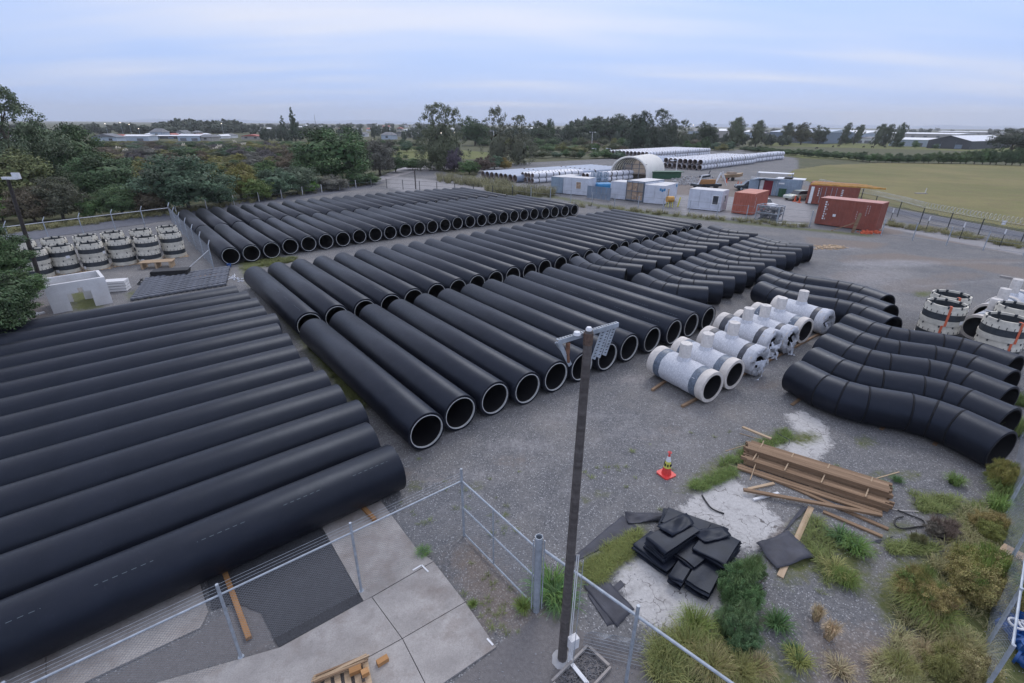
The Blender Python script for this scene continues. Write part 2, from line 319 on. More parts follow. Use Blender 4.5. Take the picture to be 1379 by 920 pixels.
# ------------------------------------------------------------------ ground sheet
def axis(pts):
    o = []
    for (a, b, st) in pts: o += list(np.arange(a, b, st))
    return np.array(o + [pts[-1][1]])
gx = axis([(-4000,-400,400),(-400,-60,20),(-60,-30,1.5),(-30,-12,.45),(-12,24,.15),(24,50,.6),(50,140,2.5),(140,400,20),(400,4000,400)])
gy = axis([(-300,0,50),(0,3,.5),(3,26,.15),(26,60,.5),(60,150,2),(150,400,10),(400,6000,400)])
XX, YY = np.meshgrid(gx, gy)
def poly_mask(px, edge, world=False):
    P = [(p if world else tuple(G(*p)[:2])) for p in px]; n = len(P)
    inside = np.zeros(XX.shape, bool); dist = np.full(XX.shape, 1e9)
    for i in range(n):
        x0, y0 = P[i]; x1, y1 = P[(i+1)%n]
        c = ((y0 > YY) != (y1 > YY)); 
        with np.errstate(divide='ignore', invalid='ignore'):
            inside ^= c & (XX < (x1-x0)*(YY-y0)/((y1-y0) if y1 != y0 else 1e-9)+x0)
        dx, dy = x1-x0, y1-y0; t = np.clip(((XX-x0)*dx+(YY-y0)*dy)/(dx*dx+dy*dy+1e-9), 0, 1)
        dist = np.minimum(dist, np.hypot(XX-x0-t*dx, YY-y0-t*dy))
    sd = np.where(inside, dist, -dist)
    return np.clip(.5+sd/(2*edge), 0, 1)
def blob(u, v, w_, h_, edge=.5):
    return poly_mask([(u+w_/2*math.cos(a), v+h_/2*math.sin(a)) for a in np.linspace(0, 2*math.pi, 9)[:-1]], edge)
Z = {k: np.zeros(XX.shape) for k in ('cem','gra','wil','dir','lig','asp')}
def put(k, m, s=1.): Z[k] = np.maximum(Z[k], m*s)
for p in ([(912,690),(935,668),(985,640),(1002,655),(1040,690),(1052,702),(1045,715),(1022,737),(1000,740),(972,712),(940,698)],
          [(1058,560),(1080,552),(1112,572),(1120,600),(1100,622),(1056,612),(1030,598),(1078,588)],
          [(826,766),(868,748),(960,790),(1002,802),(950,828),(905,856),(862,838),(842,806)]): put('cem', poly_mask(p, .35))
for p in ([(915,660),(948,628),(1000,600),(1056,575),(1075,588),(1012,618),(985,638),(940,664)], [(776,764),(842,712),(870,700),(868,722),(858,750),(800,792),(776,788)],
          [(318,352),(375,345),(400,352),(345,362),(380,400),(430,460),(480,520),(500,560),(470,540),(415,480),(370,415),(330,380)],
          [(1045,745),(1080,690),(1110,700),(1120,770),(1050,790)], [(1230,820),(1379,660),(1460,800),(1420,960),(1210,960)], [(870,850),(1000,840),(1090,920),(1080,990),(880,960)],
          [(1225,660),(1290,670),(1290,690),(1240,690)], [(1110,715),(1170,720),(1175,800),(1110,790)], [(725,770),(755,780),(770,850),(735,815)], [(90,395),(135,390),(140,415),(95,420)],
          [(170,395),(200,385),(210,400),(175,405)]): put('gra', poly_mask(p, .45), .82)
for (u,v,a,b) in ((570,744,20,10),(1208,712,50,24),(1165,595,34,16),(1080,590,60,22),(812,665,24,10),(790,672,16,8),(1030,835,40,20),(1145,735,60,36),(560,655,26,14),(1320,700,120,60),(1250,800,170,120),(1222,640,40,14),(640,655,26,10),(1095,410,50,10),(1244,396,34,10),(1190,640,50,10)): put('gra', blob(u,v,a,b,.3), .72)
for p in ([(0,308),(230,276),(500,240),(515,248),(225,292),(0,316),(-300,350),(-300,330)], [(660,262),(742,262),(850,282),(1000,298),(1180,316),(1180,321),(1000,303),(850,287),(740,267)], [(730,262),(560,256),(560,262),(730,270)]): put('gra', poly_mask(p, .6), .62)
for p in ([(600,748),(640,722),(700,790),(722,822),(760,850),(640,860),(625,812)], [(760,300),(800,295),(870,310),(820,312)], [(1080,318),(1200,328),(1180,336),(1090,332)], [(1120,345),(1300,360),(1420,385),(1379,360),(1200,340)], [(270,368),(300,362),(306,378),(275,384)],
          [(0,420),(60,400),(75,425),(0,440)], [(1170,300),(1215,300),(1220,315),(1175,318)], [(905,235),(1090,250),(1085,285),(900,262)], [(1240,300),(1379,335),(1379,345),(1230,318)], [(1015,690),(1060,700),(1090,780),(1040,760)],
          [(1080,840),(1320,850),(1379,980),(1080,980)]): put('dir', poly_mask(p, .5), .8)
for (u,v,a,b) in ((853,512,50,18),(880,590,60,10),(745,570,40,12),(1235,385,120,24),(1290,372,90,14),(1160,372,100,20),(1180,350,120,16),(1330,352,120,10),(540,640,60,24),(780,640,30,16),(690,620,60,20),(590,645,60,16),(900,580,40,20),(1030,520,60,20)): put('dir', blob(u,v,a,b,.45), .55)
for p in ([(520,252),(522,236),(560,240),(640,248),(664,254),(650,262),(540,258)], [(1180,305),(1379,345),(1460,362),(1460,352),(1379,334),(1190,298)], [(900,262),(1090,268),(1095,300),(920,290)], [(1000,395),(1010,390),(1011,392),(1000,398)]): put('lig', poly_mask(p, .6), .75)
put('lig', poly_mask([(1090,372),(1150,350),(1250,368),(1230,392),(1150,392)], 2.2), .55)
for (u,v,a,b) in ((560,590,120,30),(700,540,60,20),(1000,470,50,16),(400,352,60,8),(1040,700,80,20),(1100,860,120,30),(1160,690,60,30),(800,300,200,8)): put('lig', blob(u,v,a,b,.6), .5)
for (u,v,a,b) in ((745,568,60,16),(862,585,90,16),(640,640,70,24),(590,648,50,16),(853,512,60,22),(700,600,120,26),(905,600,60,14),(1020,500,80,20),(800,560,140,14),(1200,355,160,14),(1120,335,90,8),(560,350,260,6),(930,560,60,12),(480,370,60,6)): put('lig', blob(u,v,a,b,.8), .62)
for p in ([(560,700),(640,660),(780,600),(900,540),(1010,480),(1013,484),(905,546),(785,607),(645,668),(566,708)], [(600,735),(690,690),(830,625),(950,560),(1040,505),(1044,509),(955,566),(836,632),(696,698),(607,743)],
          [(1030,395),(1130,365),(1250,352),(1379,352),(1379,355),(1250,356),(1132,369),(1034,400)], [(1140,415),(1220,385),(1379,372),(1379,376),(1222,390),(1144,420)]): put('lig', poly_mask(p, .35), .55)
put('asp', poly_mask([(668,874),(720,830),(790,850),(870,880),(900,1000),(600,1000),(607,922)], .08)); put('asp', poly_mask([(120,922),(270,850),(285,832),(345,800),(378,874),(210,922),(100,1000)], .25), .9)
yard = poly_mask([(-900,470),(-300,345),(0,316),(230,284),(500,248),(515,238),(545,226),(560,224),(640,240),(650,222),(860,212),(830,206),(1000,202),(1075,214),(1075,232),(1125,258),(1200,279),(1379,313),(1700,372),(2600,1200),(-2500,1200)], .8)
beh = (YY < 4)
Z['wil'] = np.where(beh, 0, 1-yard)
ZH = np.zeros(XX.shape)
rngg = np.random.default_rng(3)
loc = (XX > -13) & (XX < 25) & (YY > 3) & (YY < 27); ZH[loc] = rngg.normal(0, .006, loc.sum())
ny, nx = XX.shape
me = bpy.data.meshes.new('ground'); me.vertices.add(nx*ny); me.vertices.foreach_set('co', np.stack([XX,YY,ZH],-1).astype(np.float32).ravel())
ii = np.arange((ny-1)*(nx-1)); r0 = ii//(nx-1); c0 = ii%(nx-1); a = r0*nx+c0
q = np.stack([a, a+1, a+nx+1, a+nx],-1).astype(np.int32)
me.loops.add(q.size); me.loops.foreach_set('vertex_index', q.ravel()); me.polygons.add(len(q)); me.polygons.foreach_set('loop_start', np.arange(0, q.size, 4, dtype=np.int32)); me.update(calc_edges=True)
for nm, ks in (('zone_a',('cem','gra','wil')),('zone_b',('dir','lig','asp'))):
    at = me.attributes.new(nm, 'FLOAT_COLOR', 'POINT'); at.data.foreach_set('color', np.stack([Z[k] for k in ks]+[np.ones(XX.shape)],-1).astype(np.float32).ravel())
me.polygons.foreach_set('use_smooth', np.ones(len(q), bool)); me.materials.append(M['ground'])
tag(link('ground', me), kind='structure')

def sheet(name, px, z, mat, wob=.0, th=0, world=False, kind='structure', parent=None):
    P = [(Vector((p[0],p[1],0)) if world else G(*p)) for p in px]; Q = []
    for i in range(len(P)):
        a, b = P[i], P[(i+1)%len(P)]; L = (b-a).length; n = max(1, min(60, int(L/1.0))) if wob else 1
        for k in range(n):
            p = a.lerp(b, k/n)
            Q.append(p + (Vector((rnd.uniform(-wob,wob), rnd.uniform(-wob,wob),0)) if wob else Vector()))
    from mathutils.geometry import tessellate_polygon
    tri = tessellate_polygon([Q]); m = MB()
    if th: 
        n = len(Q); m.add([(p.x,p.y,z-th) for p in Q]+[(p.x,p.y,z) for p in Q], [tuple(i+n for i in t) for t in tri]+[(i,(i+1)%n,n+(i+1)%n,n+i) for i in range(n)])
    else: m.add([(p.x,p.y,z) for p in Q], tri)
    o = m.build(name, mat, parent)
    bm = bmesh.new(); bm.from_mesh(o.data); bmesh.ops.recalc_face_normals(bm, faces=bm.faces)
    if not th:
        for f in bm.faces:
            if f.normal.z < 0: f.normal_flip()
    bm.to_mesh(o.data); bm.free()
    if kind: o['kind'] = kind
    return o
# pasture, fields, back road
sheet('pasture', [(1058,234),(1128,259),(1200,278),(1379,310),(1700,366),(2600,560),(2600,255),(1700,232),(1379,222.5),(1185,219.5),(1110,222.5),(1074,228)], .02, M['pasture'], .5)
sheet('green_field', [(1030,196.3),(1379,205.5),(1700,212),(1700,205),(1379,197),(1200,193.5),(1040,192.2)], .02, M['field'], 2)
sheet('green_field', [(1050,207),(1078,213),(1160,216.5),(1160,213),(1100,208)], .024, M['field'], 1)
sheet('green_field', [(522,212),(560,214.5),(660,214),(665,206),(560,197),(520,197.5)], .02, M['field'], 1.)
sheet('road', [(1180,283),(1379,322),(1700,384),(1700,372),(1379,314),(1200,280.5)], .012, M['road'], .25)
sheet('road', [(-400,352),(0,330),(230,296),(500,252.5),(516,247),(512,240),(225,288),(0,318),(-400,340)], .012, M['road'], .2)
sheet('road', [(500,247),(560,231),(640,226),(575,222),(540,226),(512,238)], .016, M['palegr'], .2)
# near concrete slabs: each pour is a slab with a recessed joint round it
slabs = [[(0,905),(62.6,876),(62.6,957),(0,985)], [(63.2,875),(269,785),(281,826),(270,847),(118,919),(64,955)],
         [(433,709),(513,676),(562,742),(583.5,757.5),(501,805),(490,811)], [(501.6,805.8),(584,758.2),(626,812.3),(542,861)], [(542.8,861.9),(626.8,813),(668,873),(592,925),(579,933)],
         [(377,874),(490,811.5),(500.4,806),(541,861.6),(507,880.5),(430,922),(300,990),(200,990),(210,922)], [(507.6,881.2),(541.8,862.4),(578,934),(520,990),(310,992),(431,923)],
         ]
for i, s in enumerate(slabs): sheet('concrete_slab', s, .035+.002*(i%3), M['conc'], 0, .06)
sheet('gravel_bed', [(279,783),(291,777),(432,712),(489,811),(376,873),(352,826),(318,812),(286,822)], .026, simple('dark_gravel_bed', (.058,.060,.068), .9, 0, .45, 60, .8), 0)
for a, b in (((556,770),(568,763)),((568,763),(577,772)),((656,862),(664,871))):
    m = MB(); m.bar(G(*a)+Vector((0,0,.046)), G(*b)+Vector((0,0,.046)), .035, .004); tag(m.build('paint_mark', M['white']), {556:'left stroke of the white corner mark on the slab',568:'right stroke of the white corner mark on the slab',656:'white stroke at the slab corner by the dark asphalt'}[a[0]], 'paint mark')

# ------------------------------------------------------------------ straight pipes
RO = .61
def pipe_mesh(L):
    m = MB(); ri = .53
    m.lathe_x([(0,ri),(0,.60),(.012,RO),(L-.012,RO),(L,.60),(L,ri)], 40, RO); m.cur = 1
    m.lathe_x([(L,ri),(L-.3,ri),(L/2,ri),(.3,ri),(0,ri)], 40, RO)
    o = m.build('pipe_body', [M['pipe'],M['bore']], None, True, 50); return o
def ring_mesh(L):
    m = MB()
    m.lathe_x([(L-.05,.532),(L+.006,.532),(L+.006,.508),(L-.05,.508)], 40, RO, True); return m.build('end_ring', M['ring'], None, True, 40)
def make_pipe(L):
    t = thing('black_pipe', '', 'pipe'); b = pipe_mesh(L); b.parent = t
    r = ring_mesh(L); r.parent = t; r2 = r.copy(); C.objects.link(r2); r2.parent = t; r2.rotation_euler = (0,0,math.pi); r2.location = (L,0,0); return t
L9 = 9.45; protoP = make_pipe(L9); protoA = make_pipe(12.5); used = {}
def place(proto, loc, rz, label, group):
    loc = (loc[0]+rnd.uniform(-.01,.01), loc[1], loc[2] if len(loc)>2 else 0)
    if proto.name not in used:
        used[proto.name] = 1; proto.location = loc; proto.rotation_euler = (0,0,rz); proto['label'] = label; proto['group'] = group; return proto
    return dup(proto, loc, rz, label, group)
def smooth_ends(pts, z, mingap=1.24):
    S = [G(u,v,z) for u,v in pts]; s = [p.dot(UV) for p in S]; t = [p.dot(DV) for p in S]; n = len(s)
    A = np.polyfit(range(n), t, 2); t2 = [.5*t[i]+.5*np.polyval(A, i) for i in range(n)]
    B = np.polyfit(range(n), s, 3); s2 = [.45*s[i]+.55*np.polyval(B, i) for i in range(n)]
    for i in range(1, n): s2[i] = max(s2[i], s2[i-1]+mingap)
    return [UV*s2[i]+DV*t2[i] for i in range(n)]
Cn = smooth_ends([(310,345),(337.7,341.5),(366.4,337.6),(392.5,331),(416.5,328),(440,325),(462.8,322),(484.4,318.3),(505.5,315.7),(525.5,313.8),(547.6,310),(566,308),(582.6,305.7),(600,303.4),(617,300.5),(633,298.5),(648.8,296.6),(663,294),(677,293),(692,291),(705,289.4),(719,288),(733.8,287.4),(745,286),(759.6,284.8),(771,283.5)], .61)
for i, p in enumerate(Cn):
    e = p; st = e-DV*L9; st.z = 0
    place(protoP, st, AD+R(rnd.uniform(-.25,.25)), '%s black pipe from the left in the front line of the rear block' % ORD[i], 'black pipes in the rear block')
    st2 = e-DV*(2*L9+.28+rnd.uniform(-.1,.2)) + UV*rnd.uniform(-.1,.1)+UV*.06
    if i < 25: place(protoP, st2, AD+R(rnd.uniform(-.25,.25)), '%s black pipe from the left in the back line of the rear block' % ORD[i], 'black pipes in the rear block')
Bf = smooth_ends([(413,421.5),(451.5,410),(489,402.5),(525.4,395.6),(556.9,387.8),(589,380),(618.5,374.6),(643,369.5),(666.8,364.4),(690.3,358.7),(712.5,353.5),(733.3,349.3),(754.9,344.6),(775.8,339),(795,335.2),(812.3,331.3),(827,325.7),(841,323),(856,319.8),(870.3,317.2),(884,314.2),(897,310),(910,308),(921.8,305.5),(932.3,303.5),(940.8,301)], 1.22)
for i, p in enumerate(Bf):
    st = p-DV*L9; st.z = 0
    place(protoP, st, AD+R(rnd.uniform(-.3,.3)), '%s black pipe from the left in the back line of the middle block' % ORD[i], 'black pipes in the middle block')
Bn = smooth_ends([(573,561),(617,533),(664,514),(712,503),(752,487),(786,475),(820,462),(850,450),(881,440),(911,431),(935,421),(956,413)], 1.2)
for i, p in enumerate(Bn):
    st = p-DV*L9; st.z = 0
    place(protoP, st, AD+R(rnd.uniform(-.3,.3)), ('%s black pipe from the left in the front line of the middle block' % ORD[i]), 'black pipes in the middle block')
Ar = [(318,385.5),(333,393),(345.7,402),(354.6,413),(371,423),(375,437),(387.6,450),(396.5,466),(414,482.5),(436,499),(457,520),(484,541),(497,571),(530,604)]
S = [G(u,v,1.2) for u,v in Ar]; tt = [p.dot(DV) for p in S]; ss = [p.dot(UV) for p in S]; B = np.polyfit(range(14), tt, 1)
for i in range(14):
    t = .3*tt[i]+.7*np.polyval(B,i); p = UV*(ss[i]-12.5)+DV*t; p.z = 0
    place(protoA, p, AU+R(rnd.uniform(-.15,.15)), ['farthest black pipe of the left block beside the concrete portal','nearest black pipe of the left block, lying along the near fence'][i//13] if i in (0,13) else '%s black pipe of the left block counted from the near fence' % ORD[13-i], 'black pipes in the left block')

# ------------------------------------------------------------------ mitred bends
def make_bend(name, heads, lens):
    pts = [Vector((0,0,0))]
    for h, l in zip(heads, lens): pts.append(pts[-1]+Vector((math.cos(R(h)),math.sin(R(h)),0))*l)
    t = thing(name, '', 'pipe bend'); n = 32; N = len(heads)
    def ring(i, r, off=0.):
        if i == 0: d = (pts[1]-pts[0]).normalized(); mit = d; 
        elif i == N: mit = (pts[N]-pts[N-1]).normalized()
        else: mit = ((pts[i+1]-pts[i]).normalized()+(pts[i]-pts[i-1]).normalized()).normalized()
        side = Vector((-mit.y, mit.x, 0)); k = 1/max(.5, mit.dot((pts[min(i+1,N)]-pts[min(i,N-1)]).normalized()))
        return [pts[i]+mit*off+side*(r*k*math.sin(2*math.pi*j/n))+Vector((0,0,RO+r*math.cos(2*math.pi*j/n))) for j in range(n)]
    for i in range(N):
        ga = 0 if i == 0 else .018; gb = 0 if i == N-1 else .018; rings = [ring(i,.585,ga*.3), ring(i,RO,ga+.012), ring(i+1,RO,-gb-.012), ring(i+1,.585,-gb*.3)]
        if i == 0: rings.insert(0, ring(0,.54))
        if i == N-1: rings.append(ring(N,.54))
        m = MB(); m.add([v for r_ in rings for v in r_], [(a_*n+k, a_*n+(k+1)%n, (a_+1)*n+(k+1)%n, (a_+1)*n+k) for a_ in range(len(rings)-1) for k in range(n)])
        m.cur = 1; ir = [ring(i,.54), ring(i+1,.54)]; m.add([v for r_ in ir for v in r_], [(k, n+k, n+(k+1)%n, (k+1)%n) for k in range(n)])
        o = m.build('pipe_segment', [M['pipe'],M['bore']], t, True, 28)
        if i: 
            m = MB(); m.tube([ring(i, RO-.012)[k] for k in range(n)], .014, 5, closed=True); m.build('weld_bead', M['weld'], t, True)
    t['_chord'] = (pts[-1].x, pts[-1].y)
    return t
bendS = make_bend('curved_pipe', [-73,-56,-36,-18], [1.5,.62,.62,1.45])
bendD = make_bend('double_bend_pipe', [-72,-57,-40,-25,-41,-57,-73], [1.15,.6,.6,1.15,.6,.6,1.15])
bendE = make_bend('double_bend_pipe', [-75,-60,-46,-33,-46,-60,-76], [1.1,.62,.66,1.5,.66,.66,1.3])
chord = {}
for b in (bendS,bendD,bendE): chord[b.name] = Vector((b['_chord'][0], b['_chord'][1], 0)); del b['_chord']
def bends(proto, lst, lab, grp, names):
    ch = chord[proto.name]; P = []
    for (a, b) in lst: 
        A, B_ = G(*a,1.22), G(*b,1.22); P.append(((A+B_)/2, math.atan2(*(B_-A).yx)))
    ang = sorted(x[1] for x in P)[len(P)//2]
    for i, (mid, an) in enumerate(P):
        rz = ang*.8+an*.2 - math.atan2(ch.y, ch.x); v = Matrix.Rotation(rz,3,'Z')@(ch/2); st = mid-v; st.z = 0
        if i: place(proto, st, rz, lab % names(i), grp)
        else:
            used[proto.name] = 1; proto.location = st; proto.rotation_euler = (0,0,rz); proto['label'] = lab % names(0); proto['group'] = grp
def fix(lst):      # even spacing along the row, keep measured chords roughly
    A = np.array([[*a,*b] for a, b in lst], float); n = len(A)
    return [((A[i][0],A[i][1]),(A[i][2],A[i][3])) for i in range(n)]
D1 = [((775,344),(847.5,362)),((797,341.6),(868,357)),((818,335),(887,352)),((838,331.6),(906,347)),((855,325.7),(916,340.7)),((872,322.4),(936,335.5)),((888,319),(952.5,331.6)),((905,316.6),(970,328)),((919,311),(980.6,323.7)),((933.6,308),(995.6,318)),((947,306),(1010,317)),((959.7,303.2),(1022,313))]
D2 = [((864,366),(953,386.6)),((885,362),(977,380)),((901,356.4),(992,373)),((916.6,350.5),(1008,367)),((930,344),(1012,360)),((943,340),(1024,354.5)),((960,335.5),(1045,349.4)),((976,331),(1060,343.5)),((991,328),(1077,341)),((1000,322.5),(1080,334.4)),((1012,319.7),(1088,330))]
def spread(lst, sp=1.27):
    M_ = [((G(*a,1.22)+G(*b,1.22))/2) for a, b in lst]; ax_ = (M_[-1]-M_[0]).normalized(); s = [m.dot(ax_) for m in M_]; n = len(s)
    B = np.polyfit(range(n), s, 1); return ax_, [.35*s[i]+.65*np.polyval(B,i) for i in range(n)], M_
def bend_row(proto, lst, lab, grp, first=0):
    ch = chord[proto.name]; ax_, s, M_ = spread(lst); pr = Vector((-ax_.y,ax_.x,0)); t = [m.dot(pr) for m in M_]; tB = np.polyfit(range(len(t)), t, 1)
    an = sorted(math.atan2(*(G(*b,1.22)-G(*a,1.22)).yx) for a, b in lst)[len(lst)//2]
    for i in range(len(lst)):
        mid = ax_*s[i]+pr*(.4*t[i]+.6*np.polyval(tB,i)); rz = an-math.atan2(ch.y,ch.x)+R(rnd.uniform(-.6,.6)); st = mid-Matrix.Rotation(rz,3,'Z')@(ch/2); st.z = 0
        place(proto, st, rz, lab(i), grp)
bend_row(bendS, D1, lambda i: '%s curved black pipe of the farther bend row, counted from its near end' % ORD[i], 'curved pipes in the farther row')
bend_row(bendS, D2, lambda i: '%s curved black pipe of the nearer bend row, counted from the straight pipes' % ORD[i], 'curved pipes in the nearer row')
for (u, v, du, dv, l) in ((1021,317.2,42,7.4,'lone curved pipe at the far right tip of the bend rows'),):
    ch = chord[bendS.name]; A = G(u,v,1.22); rz = R(-48)-math.atan2(ch.y,ch.x); place(bendS, (A.x,A.y,0), rz, l, 'curved pipes in the nearer row')
nm3 = ['farthest','middle','nearest']
bend_row(bendE, [((1044,361),(1188,393)),((1032.7,367.7),(1200,411)),((1028.7,379),(1204,426))], lambda i: '%s of three long double-bend pipes behind the white tees' % nm3[i], 'long double-bend pipes')
nm5 = ['farthest','fourth','third','second','nearest']
bend_row(bendD, [((1153,425),(1365,477)),((1133,436),(1356,495)),((1118,450),(1352.6,516)),((1108,468),(1366,552)),((1077,487),(1356,581))], lambda i: '%s of the five double-bend pipes by the right-hand weeds' % nm5[i], 'double-bend pipes on the right')

# ------------------------------------------------------------------ wrapped tees
def crinkle(o, amp, seed):
    r_ = random.Random(seed)
    for v in o.data.vertices: v.co += Vector((r_.uniform(-amp,amp),r_.uniform(-amp,amp),r_.uniform(-amp,amp)))
def make_tee(pos, rz, style, label, seed, ztop=1.78):
    t = thing('wrapped_pipe_tee', label, 'pipe tee', pos, rz, 'white wrapped tees'); L = 2.5; r = .545; zc = r+.09
    m = MB(); n = 36; xs = [.40+.72*i/6*(L-.8)/.72/1 for i in range(7)]; xs = [.42+(L-.84)*i/10 for i in range(11)]
    m.lathe_x([(x, r+.012) for x in xs], n, zc); o = m.build('wrapped_body', M['wrap'], t, True, 60); crinkle(o, .008, seed)
    for s in (0,1):
        m = MB(); X = (lambda x: x) if s == 0 else (lambda x: L-x)
        pr = [(X(0), r-.085),(X(0), r+.028),(X(.02), r+.035),(X(.28),r+.035),(X(.30),r+.02)]
        m.lathe_x(pr if s == 0 else pr, n, zc); m.lathe_x([(X(0),r-.085),(X(.3),r-.085)], n, zc); o = m.build('end_band', M['cream'], t, True, 40); crinkle(o, .004, seed+s)
        m = MB(); m.lathe_x([(X(.29), r+.018),(X(.31), r+.02),(X(.56), r+.02),(X(.58),r+.01)], n, zc); m.build('dark_band', M['band2'] if style in ('open',) else M['band'], t, True, 40)
    m = MB(); m.lathe_x([(.02,r-.09),(L/2,r-.09),(L-.02,r-.09)], n, zc); m.build('bore', M['bore'], t, True)
    m = MB(); bx = L*.47; k = 20
    m.lathe_z([(.30,zc+r*.72),(.25,zc+r+.02),(.215,zc+r+.10)], k, False, (bx,0,0)); m.build('branch_collar', M['wrap'], t, True, 60)
    m = MB(); m.lathe_z([(.205,zc+r),(.21,ztop-.02),(.20,ztop),(.0,ztop+.015)], k, False, (bx,0,0)); o = m.build('branch_stub', M['stub'], t, True, 40); crinkle(o, .005, seed)
    if style == 'wrapped':
        m = MB(); r_ = random.Random(seed); ringv = []
        prof = [(L-.34,r+.045),(L-.02,r+.05),(L+.05,r+.0),(L+.06,r-.12),(L+.01,r-.2),(L-.05,r-.27)]
        m.lathe_x(prof, 28, zc); o = m.build('end_wrapping', M['wrap'], t, True, 60)
        for i, v in enumerate(o.data.vertices):
            kk = 0.035 if i >= 28*2 else .008; v.co += Vector((r_.gauss(0,kk),r_.gauss(0,kk*1.5),r_.gauss(0,kk*1.5)))
        m = MB(); W = 7; Hh = 7       # torn film hanging from the mouth
        vs = []; 
        for a in range(W):
            for b in range(Hh): vs.append((L+.06+r_.uniform(-.04,.10)+.03*b, -.34+.68*a/(W-1)*(1-.06*b)+r_.uniform(-.05,.05), max(.03, zc+.1-b*.13+r_.uniform(-.05,.05))))
        fs = [(a*Hh+b,(a+1)*Hh+b,(a+1)*Hh+b+1,a*Hh+b+1) for a in range(W-1) for b in range(Hh-1) if r_.random() < .42]
        m.add(vs, fs); m.build('torn_film', M['film'], t, True, 80)
    return t
ends = [(959.3,523),(989.3,506),(1022,488),(1041,464),(1064.4,459),(1084.7,447),(1114,435)]
tl = ['nearest white tee with an open dark mouth and grey bands','second white tee from the camera, open mouth with cream rim','third white tee from the camera, mouth closed with crumpled film','fourth white tee from the camera, torn film over its mouth','middle-distance fifth white tee, film hanging from the mouth','sixth white tee from the camera, open mouth near the timber end','farthest white tee beside the long double-bend pipes']
TE = [G(u,v,.6) for u,v in ends]; aa = R(-58.5)
for i, p in enumerate(TE):
    rz = aa+R([0,2,-1,1,2,0,2][i]); d = Vector((math.cos(rz),math.sin(rz),0)); st = p-d*2.5; st.z = 0
    make_tee(st, rz, ['open','open','wrapped','wrapped','wrapped','open','wrapped'][i], tl[i], i*7)
def bearer(a, b, wd, h, label, mat='wood', name='timber_bearer', z=0):
    A, B_ = (G(*a) if len(a)==2 else Vector(a)), (G(*b) if len(b)==2 else Vector(b)); d = B_-A; t = MB(); t.box((d.length/2,0,h/2), (d.length,wd,h)); o = t.build(name, M[mat]); o.location = (A.x,A.y,z); o.rotation_euler = (0,0,math.atan2(d.y,d.x)); 
    bv = o.modifiers.new('b','BEVEL'); bv.width = .006; bv.segments = 1; return tag(o, label, 'timber')
bearer((878,527),(1052,408),.10,.09,'long timber bearer under the far ends of the white tees')
bearer((918,549),(1112,446),.10,.09,'long timber bearer under the open ends of the white tees')
for (a, l) in (((1066,546),'left'),((1186,579),'middle'),((1258,600),'right')):
    A = G(*a); bearer((A.x,A.y), None, .1, .07, '', 'wood') if 0 else None
    B_ = A+UV*6.4; bearer(tuple(A), tuple(B_), .11, .03, '%s timber bearer poking out below the nearest double-bend pipe' % l, 'wood')
bearer((336,862),(303,772),.10,.08,'orange timber lying across the dark gravel under the near pipe','wood3')
bearer((505,703),(489,686),.10,.08,'short orange timber end under the near pipe on the slab','wood3',z=.035)
A = G(0,915); bearer(tuple(A), tuple(A+Vector((-.6,1.3,0))), .12,.08,'dark timber end under the near pipe at the left edge','wood3',z=.036)

# ------------------------------------------------------------------ collars
def make_collar(r, h, style, nm='ring_collar'):
    t = thing(nm, '', 'ring collar'); n = 40
    a, b = h*.42, h*.72
    def shell(nm, z0, z1, ro0, ro1, mat):
        m = MB(); m.lathe_z([(ro0,z0),(ro1,z1),(r*.86,z1),(r*.86,z0)], n, True); return m.build(nm, M[mat], t, True, 40)
    shell('lower_shell', 0, h*.26, r*1.0, r*1.02, 'ccream'); shell('black_band', h*.26, h*.60, r*.985, r*.975, 'cdark'); shell('upper_shell', h*.60, h, r*1.0, r*.95, 'ccream')
    m = MB()
    for k in range(20):
        an = 2*math.pi*k/20+.1; m.box((math.cos(an)*r*.985, math.sin(an)*r*.985, h*.67), (.03,.022,h*.12), an)
    tag(m.build('notches', M['cdark'], t), kind='stuff')
    clip = MB(); clip.box((r*.90,0,h+.008), (r*.14,.04,.03)); clip.box((r*.965,0,h-.04), (.03,.05,.09)); clip.box((r*.84,0,h-.03),(.05,.09,.10)); c0 = clip.build('clip', M['cdark'], t)
    for k in range(1,8): c = c0.copy(); C.objects.link(c); c.parent = t; c.rotation_euler = (0,0,k*math.pi/4+(.06 if k%2 else -.05))
    if style == 'strap':
        m = MB(); an = R(-125); x, y = math.cos(an), math.sin(an)
        m.bar((x*r*1.03,y*r*1.03,h*.0), (x*r*.985,y*r*.985,h+.02), .085, .012, Vector((x,y,0))); m.bar((x*r*.98,y*r*.98,h+.035),(x*r*.76,y*r*.76,h+.02),.085,.012); m.build('orange_strap', M['orange'], t)
    m = MB(); m.lathe_z([(r*.84,h*.9),(r*.84,.02),(0,.02)], n); m.build('hole_shade_lining', M['cdark'], t, True, 40)  # dark lining and floor stand in for shade inside the collar's hole
    m = MB(); an = R(-80); m.bar((math.cos(an)*r*1.035,math.sin(an)*r*1.035,h*.12),(math.cos(an)*r*1.035,math.sin(an)*r*1.035,h*.32),.2,.006,Vector((math.cos(an),math.sin(an),0))); m.build('paper_tag', M['white'], t)
    return t
colL = make_collar(.68, .82, ''); colR = make_collar(.76, .86, 'strap', 'ring_collar')
fb = [(51,368),(86,367),(131,365),(168,361),(203,353),(236,347)]
nm6 = ['leftmost','second','third','fourth','fifth','rightmost']
tops_f = [(41,337),(79.3,331),(119.8,327),(158.6,322),(194,319),(228,313.5)]; tops_b = [(29,326),(71.5,321),(114.5,317.4),(150.8,313),(188,309.6),(224,305.3)]
